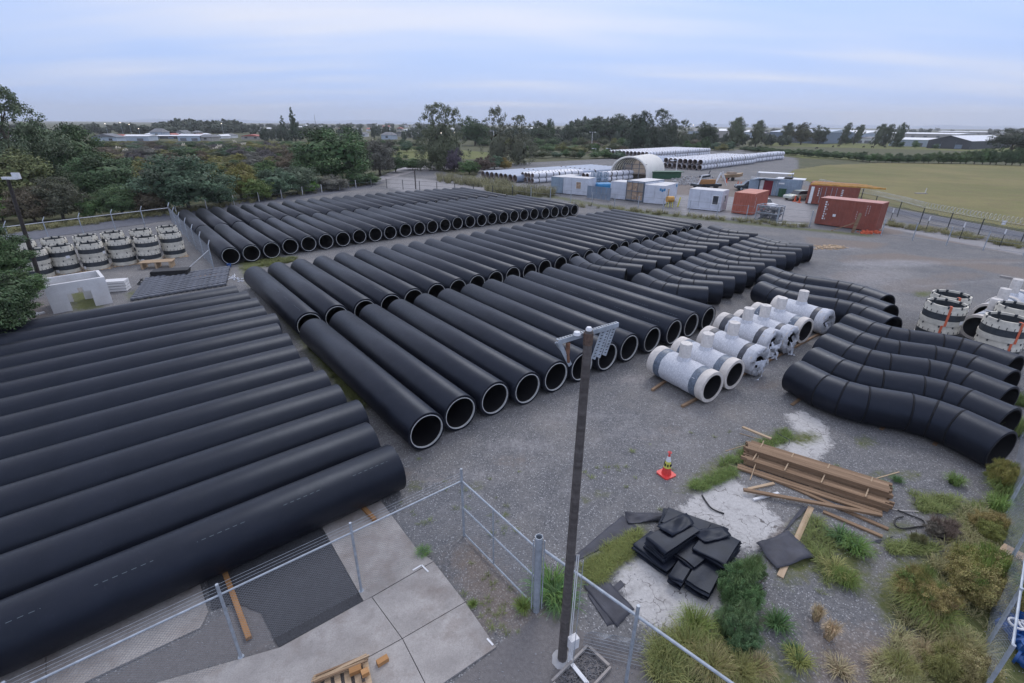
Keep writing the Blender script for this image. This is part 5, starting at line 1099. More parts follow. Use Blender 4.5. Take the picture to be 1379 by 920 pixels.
for x in (.33,.55,.75): m = MB(); m.box((Wt*x,.5,Ht*.4),(.14,.14,Ht*.8)); m.build('frame_post', M['roofg'], t)
for z_ in (.3,.5,.68): m = MB(); m.box((Wt*.65,.5,Ht*z_),(Wt*.6,.12,.1)); m.build('frame_beam', M['roofg'], t)
m = MB(); m.box((Wt*.47,.6,Ht*.33),(Wt*.18,.1,Ht*.62)); m.build('inner_panel', M['tan'], t)
m = MB(); m.box((Wt*.2,3,Ht*.17),(Wt*.4,2.5,Ht*.34)); m.build('dark_load', M['dark'], t)
P = G(873,241); m = MB(); m.box((3,1,1.2),(6.5,2.2,.12),.1); m.box((3,1,.55),(5.8,1.6,1.1),.1); tag(m.build('green_shelter', M['grn']), 'low dark green covered load right of the tent', 'covered load').location = P

# ------------------------------------------------------------------ white and grey wrapped pipes in the far yard
def wp_mesh(nm, L, r, body, bands):
    m = MB(); n = 14; m.lathe_x([(0,r),(L,r)], n, r)
    m.cur = 1; m.lathe_x([(0,r),(0,r*.86)], n, r); m.lathe_x([(L,r*.86),(L,r)], n, r); m.cur = 2; m.lathe_x([(0,r*.86),(.25*L,r*.84),(.25*L,0)], n, r); m.lathe_x([(L,0),(L,r*.84)], n, r)
    m.cur = 3
    for k in range(bands): x = L*(k+.75)/(bands+.5); m.lathe_x([(x-.09,r+.001),(x-.09,r+.012),(x+.09,r+.012),(x+.09,r+.001)], n, r)
    o = m.build(nm, [M[body],M['pend'],M['pend'],M['dark']], None, True, 50); C.objects.unlink(o); me_ = o.data; bpy.data.objects.remove(o); return me_
gm = wp_mesh('grey_wrapped_pipe', 9.2, .61, 'gpipe', 0); wm_ = wp_mesh('white_banded_pipe', 5.6, .40, 'wpipe', 3); wl = wp_mesh('white_banded_pipe', 7.6, .55, 'wpipe', 4)
def put_pipe(me_, p, rz, label, group, nm):
    o = link(nm, me_); o.location = p; o.rotation_euler = (0,0,rz); tag(o, label, 'wrapped pipe', group)
a0 = G(693,246); 
for i in range(8):
    for j in range(3):
        p = a0-DV*(1.28*i)+UV*(j*9.6+.2*rnd.random()); put_pipe(gm, (p.x,p.y,0), AU, '%s grey wrapped pipe from the front, %s length, near the far-yard fence' % (ORD[i],['nearest','middle','farthest'][j]), 'grey wrapped pipes left of the tent', 'grey_wrapped_pipe')
b0 = G(716.4,247.2)
for i in range(4):
    for j in range(2):
        for k in range(2):
            p = b0-DV*(.84*i)+UV*(j*5.9+.1*rnd.random()); put_pipe(wm_, (p.x,p.y,.8*k), AU, '%s white banded pipe, %s layer, %s length, stack left of the tent' % (ORD[i],['lower','upper'][k],['near','far'][j]), 'white banded pipes left of the tent', 'white_banded_pipe')
b0 = G(790,247.2)
for i in range(2):
    for j in range(2):
        for k in range(2): p = b0-DV*(.84*i)+UV*(j*5.9); put_pipe(wm_, (p.x,p.y,.8*k), AU, '%s white banded pipe, %s layer, %s length, stack touching the tent' % (['front','rear'][i],['lower','upper'][k],['near','far'][j]), 'white banded pipes touching the tent', 'white_banded_pipe')
f0 = G(941,229.5); FU = Vector((math.cos(R(46)),math.sin(R(46)),0)); FD = Vector((math.sin(R(46)),-math.cos(R(46)),0))
for i in range(9):
    for j in range(4):
        for k in range(2):
            if i > 7 and k == 1: continue
            p = f0-FD*(1.16*i)+FU*(j*8.0+.3*rnd.random()); put_pipe(wl, (p.x,p.y,1.08*k), R(46), '%s white banded pipe of the far stack, %s layer, %s length' % (ORD[i],['lower','upper'][k],ORD[j]), 'white banded pipes in the far stack', 'white_banded_pipe')
for i in range(9):
    for j in range(2): p = f0-FD*(1.16*9+2+1.3*i)+FU*(j*9.6+5); put_pipe(gm, (p.x,p.y,0), R(46), '%s grey wrapped pipe behind the far white stack, %s length' % (ORD[i],['near','far'][j]), 'grey wrapped pipes behind the far stack', 'grey_wrapped_pipe')
for i in range(11):
    for j in range(5):
        for k in range(2): p = f0-FD*(1.16*9+14+1.2*i)+FU*(j*8.0+20); put_pipe(wl, (p.x,p.y,1.08*k), R(46), '%s white banded pipe of the rearmost stack, %s layer, %s length' % (ORD[i],['lower','upper'][k],ORD[j]), 'white banded pipes in the rearmost stack', 'white_banded_pipe')
g0 = G(1008,219.5)
for i in range(2):
    for j in range(3):
        for k in range(2): p = g0-FD*(1.16*i)+FU*(j*8.0); put_pipe(wl, (p.x,p.y,1.08*k), R(40), '%s white banded pipe at the right tip, %s layer, %s length' % (['front','rear'][i],['lower','upper'][k],ORD[j]), 'white banded pipes at the right tip', 'white_banded_pipe')

# ------------------------------------------------------------------ foliage
rng = np.random.default_rng(11)
def crown_mesh(name, n, nclump, shape, leaf, seed, core=True):
    g = np.random.default_rng(seed)
    if shape == 'round':
        d = g.normal(size=(nclump,3)); d /= np.linalg.norm(d,axis=1)[:,None]; r = g.uniform(.45,.92,nclump)**.7; c = d*r[:,None]; c[:,2] = np.where(c[:,2]<-.55,-.55,c[:,2]); cr_ = g.uniform(.14,.30,nclump)
    elif shape == 'tall':
        z = g.uniform(-.95,.95,nclump); rad = np.sqrt(np.clip(1-((z+.25)/1.25)**2,0.03,1))*.95; an = g.uniform(0,6.28,nclump); rr = rad*g.uniform(.3,.95,nclump); c = np.stack([rr*np.cos(an),rr*np.sin(an),z],-1); cr_ = g.uniform(.10,.24,nclump)
    elif shape == 'cone':
        z = g.uniform(-1,1,nclump); rad = (1-z)/2*.9+.05; an = g.uniform(0,6.28,nclump); rr = rad*g.uniform(.4,1,nclump); c = np.stack([rr*np.cos(an),rr*np.sin(an),z],-1); cr_ = .05+.14*rad
    elif shape == 'airy':
        z = g.uniform(-1,1,nclump); rad = np.sqrt(np.clip(1-((z+.35)/1.36)**2,0.03,1)); an = g.uniform(0,6.28,nclump); rr = rad*g.uniform(.2,1,nclump); c = np.stack([rr*np.cos(an),rr*np.sin(an),z],-1); cr_ = np.where(z>.25, g.uniform(.08,.14,nclump), g.uniform(.12,.22,nclump))
    elif shape == 'wind':
        z = g.uniform(-1,1,nclump); rad = np.minimum(.10+(1-z)*.62,.85); an = g.uniform(0,6.28,nclump); rr = rad*np.sqrt(g.uniform(0,1,nclump)); c = np.stack([rr*np.cos(an)-.24+.5*np.minimum(1-z,1),rr*np.sin(an),z],-1); cr_ = np.where(z>-.1, g.uniform(.08,.15,nclump), g.uniform(.14,.22,nclump)); z = z
    elif shape == 'umbrella':
        an = g.uniform(0,6.28,nclump); rr = np.sqrt(g.uniform(0,1,nclump)); z = .75*(1-rr**2)+g.uniform(-.9,.1,nclump); c = np.stack([rr*np.cos(an),rr*np.sin(an),z],-1); cr_ = g.uniform(.13,.25,nclump)
    w_ = cr_**({'wind':.9,'airy':1.2}.get(shape,2)); idx = g.choice(nclump, n, p=w_/w_.sum())
    if shape == 'airy':  # fewer leaves high up so that the sky shows through
        pass
    dd = g.normal(size=(n,3)); dd /= np.linalg.norm(dd,axis=1)[:,None]; p = c[idx]+dd*cr_[idx][:,None]*g.uniform(.3,1.05,n)[:,None]*np.array([1,1,.8])
    nrm = dd+.6*g.normal(size=(n,3)); nrm[:,2] += .35; nrm /= np.linalg.norm(nrm,axis=1)[:,None]
    t1 = np.cross(nrm, g.normal(size=(n,3))); t1 /= np.linalg.norm(t1,axis=1)[:,None]+1e-9; t2 = np.cross(nrm,t1)
    s = leaf*g.uniform(.6,1.35,n)[:,None]
    V = np.stack([p-t1*s*.5, p-t2*s*.32, p+t1*s*.5, p+t2*s*.32],1)
    tone = np.clip(.5+.16*g.normal(size=nclump)[idx]+.14*g.normal(size=n),0,1)
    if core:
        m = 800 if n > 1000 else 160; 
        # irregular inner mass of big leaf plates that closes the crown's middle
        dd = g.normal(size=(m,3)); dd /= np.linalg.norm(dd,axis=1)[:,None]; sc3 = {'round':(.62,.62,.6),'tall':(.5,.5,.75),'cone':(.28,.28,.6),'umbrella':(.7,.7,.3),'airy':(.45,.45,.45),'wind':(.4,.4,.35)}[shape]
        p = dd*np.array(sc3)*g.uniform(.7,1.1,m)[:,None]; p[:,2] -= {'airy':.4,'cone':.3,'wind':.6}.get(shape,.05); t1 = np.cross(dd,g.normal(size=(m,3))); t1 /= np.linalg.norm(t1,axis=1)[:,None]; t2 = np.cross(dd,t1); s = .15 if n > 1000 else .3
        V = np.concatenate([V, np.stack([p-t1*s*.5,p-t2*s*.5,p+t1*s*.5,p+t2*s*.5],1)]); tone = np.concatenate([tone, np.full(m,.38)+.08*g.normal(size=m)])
    return np_quads(name, V, tone, M['leaf'])
CR = {('round','n'):[crown_mesh('leaf_crown',15000,80,'round',.054,s) for s in (1,2,3)], ('round','m'):[crown_mesh('leaf_crown',5200,50,'round',.078,s) for s in (4,5,6)], ('round','f'):[crown_mesh('leaf_crown',420,18,'round',.24,s) for s in (7,8)],
      ('tall','m'):[crown_mesh('leaf_crown',6000,70,'tall',.065,s) for s in (9,10,11)], ('airy','m'):[crown_mesh('leaf_crown',6500,150,'airy',.055,s) for s in (12,13)], ('cone','m'):[crown_mesh('leaf_crown',1500,70,'cone',.11,14)], ('umb','n'):[crown_mesh('leaf_crown',9000,80,'umbrella',.05,25)], ('umb','m'):[crown_mesh('leaf_crown',7000,70,'umbrella',.06,15)], ('wind','n'):[crown_mesh('leaf_crown',26000,260,'wind',.038,18)], ('airy','n'):[crown_mesh('leaf_crown',13000,260,'airy',.050,16)]}
tk = MB()
def limbs(seed, lean=0):
    g = random.Random(seed); m = MB(); m.tube([(0,0,-.02),(.01,0,.3),(.03+lean*.2,.01,.62),(.0+lean*.5,.0,.9)],[.045,.035,.022,.006],7)
    for k in range(9):
        z = g.uniform(.25,.75); an = g.uniform(0,6.28); l = g.uniform(.18,.36); m.tube([(lean*z*.4,0,z),(math.cos(an)*l*.5+lean*z*.4,math.sin(an)*l*.5,z+.1),(math.cos(an)*l+lean*z*.5,math.sin(an)*l,z+.22)],[.016,.010,.003],5)
    me_ = bpy.data.meshes.new('trunk'); o = m.build('trunk', M['bark'], None, True); me_ = o.data; C.objects.unlink(o); bpy.data.objects.remove(o); return me_
TR = [limbs(1),limbs(2),limbs(3)]
def tree(name, label, P, h, wd, shape='round', lod='m', col=(.05,.075,.03), group=None, cat='tree', low=0., lean=0, dw=None):
    """crown from height low*h to h"""
    t = thing(name, label, cat, (P[0],P[1],0), rnd.uniform(0,6.28), group)
    tr = link('trunk', rnd.choice(TR), t); tr.scale = (h*.9,h*.9,h*.9) 
    tr.scale = (max(.3,min(h,wd))*.8,max(.3,min(h,wd))*.8,h*.72)
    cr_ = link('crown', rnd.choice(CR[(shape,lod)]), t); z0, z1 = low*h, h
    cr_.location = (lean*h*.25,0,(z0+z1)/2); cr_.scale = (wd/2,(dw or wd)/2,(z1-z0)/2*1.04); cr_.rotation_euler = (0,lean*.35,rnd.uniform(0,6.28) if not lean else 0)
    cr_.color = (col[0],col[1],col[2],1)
    if lean or shape == 'wind': t.rotation_euler = (0,0,0); cr_.rotation_euler[2] = 0
    return t
def T(u, vb, vt, wpx, shape, col, label, name='broadleaf_tree', low=.0, lod='m', lean=0, group=None, cat='tree'):
    P = G(u,vb); h = HT(u,vt,P); wd = wpx*MPP(P)*1.0; return tree(name, label, P, h, wd, shape, lod, col, group, cat, low, lean)
dkg, mdg, olv, brn, gry, brt, yel, blg = (.030,.052,.022),(.048,.082,.030),(.085,.090,.032),(.062,.052,.034),(.075,.075,.062),(.065,.125,.028),(.15,.125,.030),(.050,.080,.048)
LV = [
 (36,268,91,118,'wind',(.066,.085,.050),'tall windblown tree with see-through top at the left edge','gum_tree',.12,'n',0),
 (78,262,160,80,'round',dkg,'broad dark tree to the right of the windblown tree','broadleaf_tree',.0,'n',0), (112,258,163,84,'round',(.04,.062,.028),'dark bushy tree beside the red roof','broadleaf_tree',0,'n',0),
 (20,282,196,120,'round',(.065,.075,.030),'olive bush behind the leaning light pole','bush',0,'n',0), (5,298,262,52,'round',brt,'bright green bush at the far left edge','bush',0,'m',0),
 (48,300,248,64,'round',brn,'brownish bush with pink tips at the roadside','bush',0,'n',0), (86,296,238,66,'round',(.055,.058,.038),'round grey-brown bush behind the road fence','bush',0,'n',0),
 (122,294,262,34,'round',mdg,'small green bush at the road fence','bush',0,'m',0), (150,270,205,90,'round',(.04,.066,.03),'mid-green spreading tree above the road bushes','broadleaf_tree',0,'n',0), (166,290,246,62,'round',(.055,.085,.038),'rounded green bush at the foot of the slope','bush',0,'n',0),
 (206,288,250,50,'round',brn,'low brown bush left of the big blue-green tree','bush',0,'m',0), (255,283,208,116,'round',(.048,.075,.045),'big blue-green domed tree above the fence corner','broadleaf_tree',0,'n',0),
 (298,277,243,50,'round',blg,'small blue-green bush right of the big domed tree','bush',0,'m',0), (326,268,216,56,'round',(.105,.098,.030),'yellow-olive bush above the rear pipes','bush',0,'n',0), (350,270,238,46,'round',(.07,.10,.03),'fresh green bush at the low post fence','bush',0,'m',0),
 (374,265,226,60,'round',blg,'silvery green bush behind the rear pipes','bush',0,'n',0), (404,260,222,60,'round',(.06,.08,.05),'grey-green bush left of the large dark tree','bush',0,'n',0), (418,260,243,24,'round',(.07,.15,.02),'small lime-green bush at the fence','bush',0,'m',0),
 (452,246,167,112,'round',(.040,.070,.028),'large dark green tree in the middle of the bushland','broadleaf_tree',0,'n',0), (447,256,236,46,'round',gry,'grey-green bush below the large dark tree','bush',0,'m',0), (482,250,226,46,'round',dkg,'dark bush at the right foot of the large tree','bush',0,'m',0), (500,248,232,30,'round',mdg,'green bush at the bend of the road','bush',0,'m',0),
 (512,236,184,50,'round',gry,'grey leafless-looking shrub behind the road bend','shrub',0,'n',0), (533,232,205,40,'round',dkg,'dark bush left of the green field','bush',0,'m',0), (556,229,213,36,'round',mdg,'low hedge bush before the green field','bush',0,'m',0),
 (592,229,142,64,'airy',(.065,.075,.045),'tall double-topped poplar beside the green field','poplar_tree',.03,'n',0), (608,229,145,52,'airy',(.062,.072,.042),'slightly smaller poplar merging with the double-topped one','poplar_tree',.05,'m',0), (612,232,199,26,'round',(.06,.05,.062),'purple-grey bush at the foot of the poplar','bush',0,'m',0),
 (632,235,214,34,'round',mdg,'green bush before the field gap','bush',0,'m',0), (652,232,210,34,'round',(.06,.045,.035),'reddish bush left of the lamp post','bush',0,'m',0), (670,222,145,44,'airy',(.07,.075,.05),'tall airy tree behind the first lamp post','poplar_tree',.02,'m',0), (697,222,157,50,'airy',(.065,.07,.045),'broad airy tree right of the lamp post','poplar_tree',.02,'m',0),
 (666,228,208,30,'round',blg,'blue-green bush at the lamp post','bush',0,'m',0), (680,228,212,20,'round',(.13,.10,.03),'yellowing bush behind the grey pipes','bush',0,'m',0), (640,196,157,48,'round',dkg,'dark rounded tree right of the poplars','broadleaf_tree',0,'m',0),
 (725,196,163,36,'round',(.03,.042,.024),'dark tree behind the long blue building','broadleaf_tree',0,'m',0), (738,195,160,20,'round',dkg,'taller dark tree on the skyline left of the grove','broadleaf_tree',0,'m',0), (770,192,164,30,'round',(.03,.045,.026),'small dark skyline tree left of the grove','broadleaf_tree',0,'m',0), (800,192,157,56,'round',(.022,.036,.018),'left half of the dark skyline grove','broadleaf_tree',0,'m',0), (828,192,154,60,'round',(.022,.036,.018),'right half of the dark skyline grove','broadleaf_tree',0,'m',0),
 (858,206,152,50,'tall',(.030,.042,.028),'tall dark tree behind the tent','poplar_tree',0,'n',0), (884,205,149,46,'airy',(.035,.045,.03),'tallest ragged tree behind the tent','poplar_tree',.0,'n',0), (902,203,162,30,'tall',(.04,.05,.03),'slim tree right of the tall dark pair','poplar_tree',0,'m',0),
 (918,202,162,28,'airy',(.05,.06,.035),'airy tree with a loose crown left of the domed tree','poplar_tree',0,'m',0), (949,200,164,34,'round',(.035,.048,.028),'round domed tree on the skyline','broadleaf_tree',.25,'m',0), (948,205,184,14,'round',dkg,'small dark tree standing at the far pipes','broadleaf_tree',0,'m',0), (988,198,159,34,'tall',(.055,.068,.038),'full-crowned pale green tree left of the fields','poplar_tree',0,'m',0), (1017,198,163,28,'tall',(.06,.07,.04),'pale tree at the left end of the fields','poplar_tree',0,'m',0),
 (1058,194,166,24,'tall',(.045,.055,.032),'left tree of the trio in front of the warehouses','broadleaf_tree',0,'m',0), (1078,195,165,30,'round',(.048,.05,.028),'middle brownish tree of the trio','broadleaf_tree',0,'m',0), (1101,194,169,26,'round',(.032,.042,.024),'right dark tree of the trio','broadleaf_tree',0,'m',0),
 (1131,195,166,15,'tall',(.045,.055,.032),'slim leaning tree before the warehouse','poplar_tree',0,'m',.6), (1149,195,168,16,'tall',(.05,.062,.036),'second slim leaning tree before the warehouse','poplar_tree',0,'m',.6), (1139,195,184,12,'round',dkg,'low bush between the slim leaning trees','bush',0,'m',0),
 (1177,197,167,18,'tall',(.05,.062,.036),'first tree of the right-hand windblown group','poplar_tree',0,'m',.5), (1188,197,168,18,'tall',(.045,.058,.034),'second tree of the right-hand windblown group','poplar_tree',0,'m',.5), (1203,198,166,20,'tall',(.045,.058,.034),'last tree of the right-hand windblown group','poplar_tree',0,'m',.5),
 (1212,199,190,9,'round',dkg,'small round bush before the pale warehouse','bush',0,'m',0), (1232,199.5,189,11,'round',mdg,'larger round bush before the pale warehouse','bush',0,'m',0), (1259,201,193,9,'round',dkg,'round bush before the dark gabled warehouse','bush',0,'m',0),
 (1358,212,167,58,'umb',(.026,.034,.022),'wide flat-topped dark tree at the right edge','umbrella_tree',.12,'m',0), (1392,212,168,50,'round',(.028,.036,.022),'dark tree cut by the right edge','broadleaf_tree',.05,'n',0),
]
for L_ in LV:
    u,vb,vt,wp,sh,col,lab,nm_,low,lod,lean = L_
    sh2 = sh if (sh,lod) in CR else sh
    if sh == 'wind': sh2 = 'wind'
    if (sh2,lod) not in CR: lod = 'm' if (sh2,'m') in CR else 'n'
    T(u,vb,vt,wp,sh2,col,lab,nm_,low,lod,lean,None,'tree' if 'tree' in nm_ else 'bush')
for (u,vb,vt,wp,lab) in ((398.5,190,146,30,'taller pointed pine on the skyline'),(384.5,190,157,24,'shorter pointed pine beside the taller one')):
    T(u,vb,vt,wp,'cone',(.034,.05,.03),lab,'pine_tree')
# bushland between: rows of individual bushes
cols = [olv, brn, dkg, mdg, blg, gry, (.10,.10,.035), (.05,.06,.03), (.075,.06,.04), (.055,.05,.05), (.12,.115,.035)]
cn = {0:'olive',1:'brown',2:'dark green',3:'mid-green',4:'blue-green',5:'grey',6:'yellow-green',7:'dull green',8:'rusty brown',9:'purplish',10:'yellow'}
r_ = random.Random(21); k = 0
for (v0, u0, u1, st, hh, wd) in ((262,185,400,24,30,40),(246,140,420,21,23,38),(232,130,420,19,18,34),(222,130,425,17,15,30),(213,140,430,16,12,28),(206,135,430,15,10,26),(200,110,430,13,8,24),(196,110,440,13,5,22),(193,120,440,13,2.6,18)):
    n_ = int((u1-u0)/st)
    for i in range(n_):
        u = u0+st*(i+r_.uniform(.2,.8)); ci = r_.randrange(11); row = ['front','second','third','fourth','fifth','sixth','seventh','eighth','hindmost'][k]
        T(u, v0+r_.uniform(-2,2), v0-hh*r_.uniform(.75,1.35), wd*r_.uniform(.7,1.3), 'round', cols[ci], '%s %s bush from the left in the %s row of the left bushland' % (ORD[i],cn[ci],row), 'bush', 0, 'm', 0, 'bushes in the left bushland', 'bush')
    k += 1
k = 0
for (v0, u0, u1, st, hh, wd) in ((213,700,850,13,11,20),(206,690,850,12,12,20),(198,650,860,13,11,22),(191,700,860,14,8,22),(203,905,1000,12,13,16),(197,900,1010,14,8,18),(205,480,575,15,12,20),(197,480,575,14,9,20)):
    n_ = int((u1-u0)/st)
    for i in range(n_):
        u = u0+st*(i+r_.uniform(.2,.8)); ci = r_.choice([0,2,3,3,4,6,7,7,8]); row = ['front','second','third','hindmost','first right-hand','second right-hand','field-side','far field-side'][k]
        T(u, v0+r_.uniform(-1,1), v0-hh*r_.uniform(.7,1.3), wd*r_.uniform(.7,1.3), 'round', cols[ci], '%s %s bush from the left in the %s row behind the far pipes' % (ORD[i],cn[ci],row), 'bush', 0, 'm', 0, 'bushes behind the far pipes', 'bush')
    k += 1
# hedge between the fields
pts = [(1000,203.5,199-1),(1020,205,197),(1060,208.5,199),(1100,212.5,202),(1140,215,204),(1170,218.5,205),(1200,219.5,207),(1230,219.8,207),(1260,220,205),(1290,220.5,203),(1320,221.5,200),(1350,222.5,198),(1385,223.5,198)]
for i in range(40):
    u = 1002+i*10; 
    for j in range(len(pts)-1):
        if pts[j][0] <= u <= pts[j+1][0]: f = (u-pts[j][0])/(pts[j+1][0]-pts[j][0]); vb = pts[j][1]*(1-f)+pts[j+1][1]*f; vt = pts[j][2]*(1-f)+pts[j+1][2]*f; break
    else: continue
    T(u+r_.uniform(-2,2), vb, vt+r_.uniform(-1.5,1.5), 17, 'round', r_.choice([dkg,mdg,(.038,.06,.026),(.05,.075,.03)]), '%s bush from the left in the hedge below the far fields' % ORD[i], 'hedge_bush', 0, 'm', 0, 'hedge bushes between the fields', 'bush')
# skyline wood: one mass
def mass(name, label, items, lod='f'):
    Vs, Ts = [], []
    for (P, h, wd, tn) in items:
        me_ = rnd.choice(CR[('round',lod)]); n = len(me_.polygons); co = np.empty(len(me_.vertices)*3, np.float32); me_.vertices.foreach_get('co', co); co = co.reshape(-1,4,3)
        tv = np.empty(n, np.float32); me_.attributes['tone'].data.foreach_get('value', tv)
        an = rnd.uniform(0,6.28); ca, sa_ = math.cos(an), math.sin(an); c2 = co.copy(); c2[...,0] = co[...,0]*ca-co[...,1]*sa_; c2[...,1] = co[...,0]*sa_+co[...,1]*ca
        c2 = c2*np.array([wd/2,wd/2,h*.56])+np.array([P[0],P[1],h*.46]); Vs.append(c2); Ts.append(np.clip(tv+tn,0,1))
    o = link(name, np_quads(name, np.concatenate(Vs), np.concatenate(Ts), M['leaf'])); o.color = (.036,.046,.032,1); return tag(o, label, 'woodland', kind='stuff')
def band(u0, u1, n, vb0, vb1, vt0, vt1, wp0, wp1):
    out_ = []
    for k in range(n):
        u = rnd.uniform(u0,u1); vb = rnd.uniform(vb0,vb1); P = G(u,vb); vt = rnd.uniform(vt0,vt1); out_.append((P, max(2,HT(u,vt,P)), rnd.uniform(wp0,wp1)*MPP(P), rnd.uniform(-.15,.15)))
    return out_
mass('far_woodland', 'far dark tree belt along the skyline left of the pines', band(120,335,46,175.5,181,162,169,14,26)+band(225,330,30,176,180,157,162,16,26)+band(-60,120,30,177,184,163,170,16,28))
mass('suburb_trees', 'scattered far trees among the distant houses', band(330,560,64,174,192,164.5,176,6,16)+band(300,640,80,170.5,174,164.5,168,5,12)+band(560,720,50,176,192,165,175,10,18))
mass('far_woodland', 'far tree belt behind the yard between the lamp posts', band(640,900,90,184,194,168,178,12,24)+band(778,862,46,186,191,154,163,16,26)+band(895,1060,40,190,197,176,186,10,18)+band(1000,1400,46,176,182,171,175,6,12))
# pampas plumes
for k, (u, v) in enumerate(((160,197),(171,201),(174,200),(158,220),(182,232),(188,233),(206,200),(250,193),(278,197),(292,197),(297,195),(318,189),(330,192),(505,188))):
    P = G(u, v+9); t = thing('pampas_grass', '%s white-plumed pampas clump from the left in the bushland' % ORD[k], 'pampas grass', P, 0, 'pampas clumps'); m = MB(); h = HT(u,v-1,P); g = random.Random(k)
    for j in range(7): a_, b_ = g.uniform(-.8,.8), g.uniform(-.5,.5); hh = h*g.uniform(.75,1); m.tube([(a_,b_,hh*.6),(a_*1.2,b_,hh*.8),(a_*1.35,b_,hh)],[.05,.22,.03],5)
    m.build('plume', M['plume'], t); me_ = CR[('round','f')][k%2]; c_ = link('leaves', me_, t); c_.scale = (1.6,1.6,h*.4); c_.location = (0,0,h*.35); c_.color = (.10,.11,.05,1)
# near left tree leaning into the frame
P = G(-60,470); t = thing('roadside_tree', 'green tree reaching in from the left edge beside the concrete box', 'tree', P, 0)
for (u, v, z, s, sz, co_) in ((-4,350,2.6,1.35,1.1,(.036,.062,.024)),(24,382,2.0,1.15,.75,(.045,.08,.028)),(0,392,2.0,1.5,1.0,(.03,.052,.022)),(8,420,.9,1.1,.7,(.04,.066,.028)),(-25,330,3.0,1.6,1.2,(.03,.05,.022)),(-40,420,1.8,2,1.6,(.03,.05,.022))):
    c_ = link('leaf_clump', CR[('round','n')][rnd.randrange(3)], t); c_.location = G(u,v,z)-P; c_.scale = (s,s,sz); c_.color = co_+(1,)
m = MB(); m.tube([(0,0,0),(.1,.2,1.2),(.3,.5,2.2),(.8,.9,3.0)],[.22,.18,.12,.05],8); m.tube([(.2,.3,1.5),(1.2,.4,1.8),(2.2,.6,2.0)],[.1,.06,.02],6); m.build('trunk', M['bark'], t, True)

# grasses and weeds
def tussock_mesh(name, n, h, spread, width, droop, seed, mat='blade'):
    g = np.random.default_rng(seed); an = g.uniform(0,6.28,n); r0 = spread*.35*np.sqrt(g.uniform(0,1,n)); out_ = spread*g.uniform(.3,1,n); hh = h*g.uniform(.5,1.05,n); w_ = width*g.uniform(.6,1.3,n)
    ca, sa_ = np.cos(an), np.sin(an); bx, by = r0*np.cos(an+g.normal(0,.8,n)), r0*np.sin(an+g.normal(0,.8,n)); tx, ty = -sa_, ca; Q = []
    prev = None
    for k, (f, z) in enumerate(((0,0),(.3,.6),(.68,.95),(1.0,1.0-droop))):
        x = bx+ca*out_*f; y = by+sa_*out_*f; zz_ = hh*z; ww = w_*(1-f*.85); cur = (np.stack([x-tx*ww,y-ty*ww,zz_],-1), np.stack([x+tx*ww,y+ty*ww,zz_],-1))
        if prev: Q.append(np.stack([prev[0],prev[1],cur[1],cur[0]],1))
        prev = cur
    tone = np.clip(.5+.22*g.normal(size=n),0,1); return np_quads(name, np.concatenate(Q), np.tile(tone,3), M[mat])
TS = {'long':[tussock_mesh('grass_tuft',700,.55,.55,.006,.35,s) for s in (1,2)], 'short':[tussock_mesh('grass_tuft',260,.16,.26,.006,.25,s) for s in (3,4,5)], 'upright':[tussock_mesh('grass_tuft',500,.55,.28,.006,.1,s) for s in (6,7)]}
def tuft(u, v, kind, s, sz, col, label, name='grass_tuft', group=None):
    P = G(u,v); o = link(name, rnd.choice(TS[kind])); o.location = P; o.scale = (s,s,sz); o.rotation_euler = (0,0,rnd.uniform(0,6.28)); o.color = col+(1,); return tag(o, label, 'grass tuft', group)
gA, gB, gD, gT = (.085,.12,.030),(.14,.14,.050),(.045,.085,.030),(.25,.205,.12)
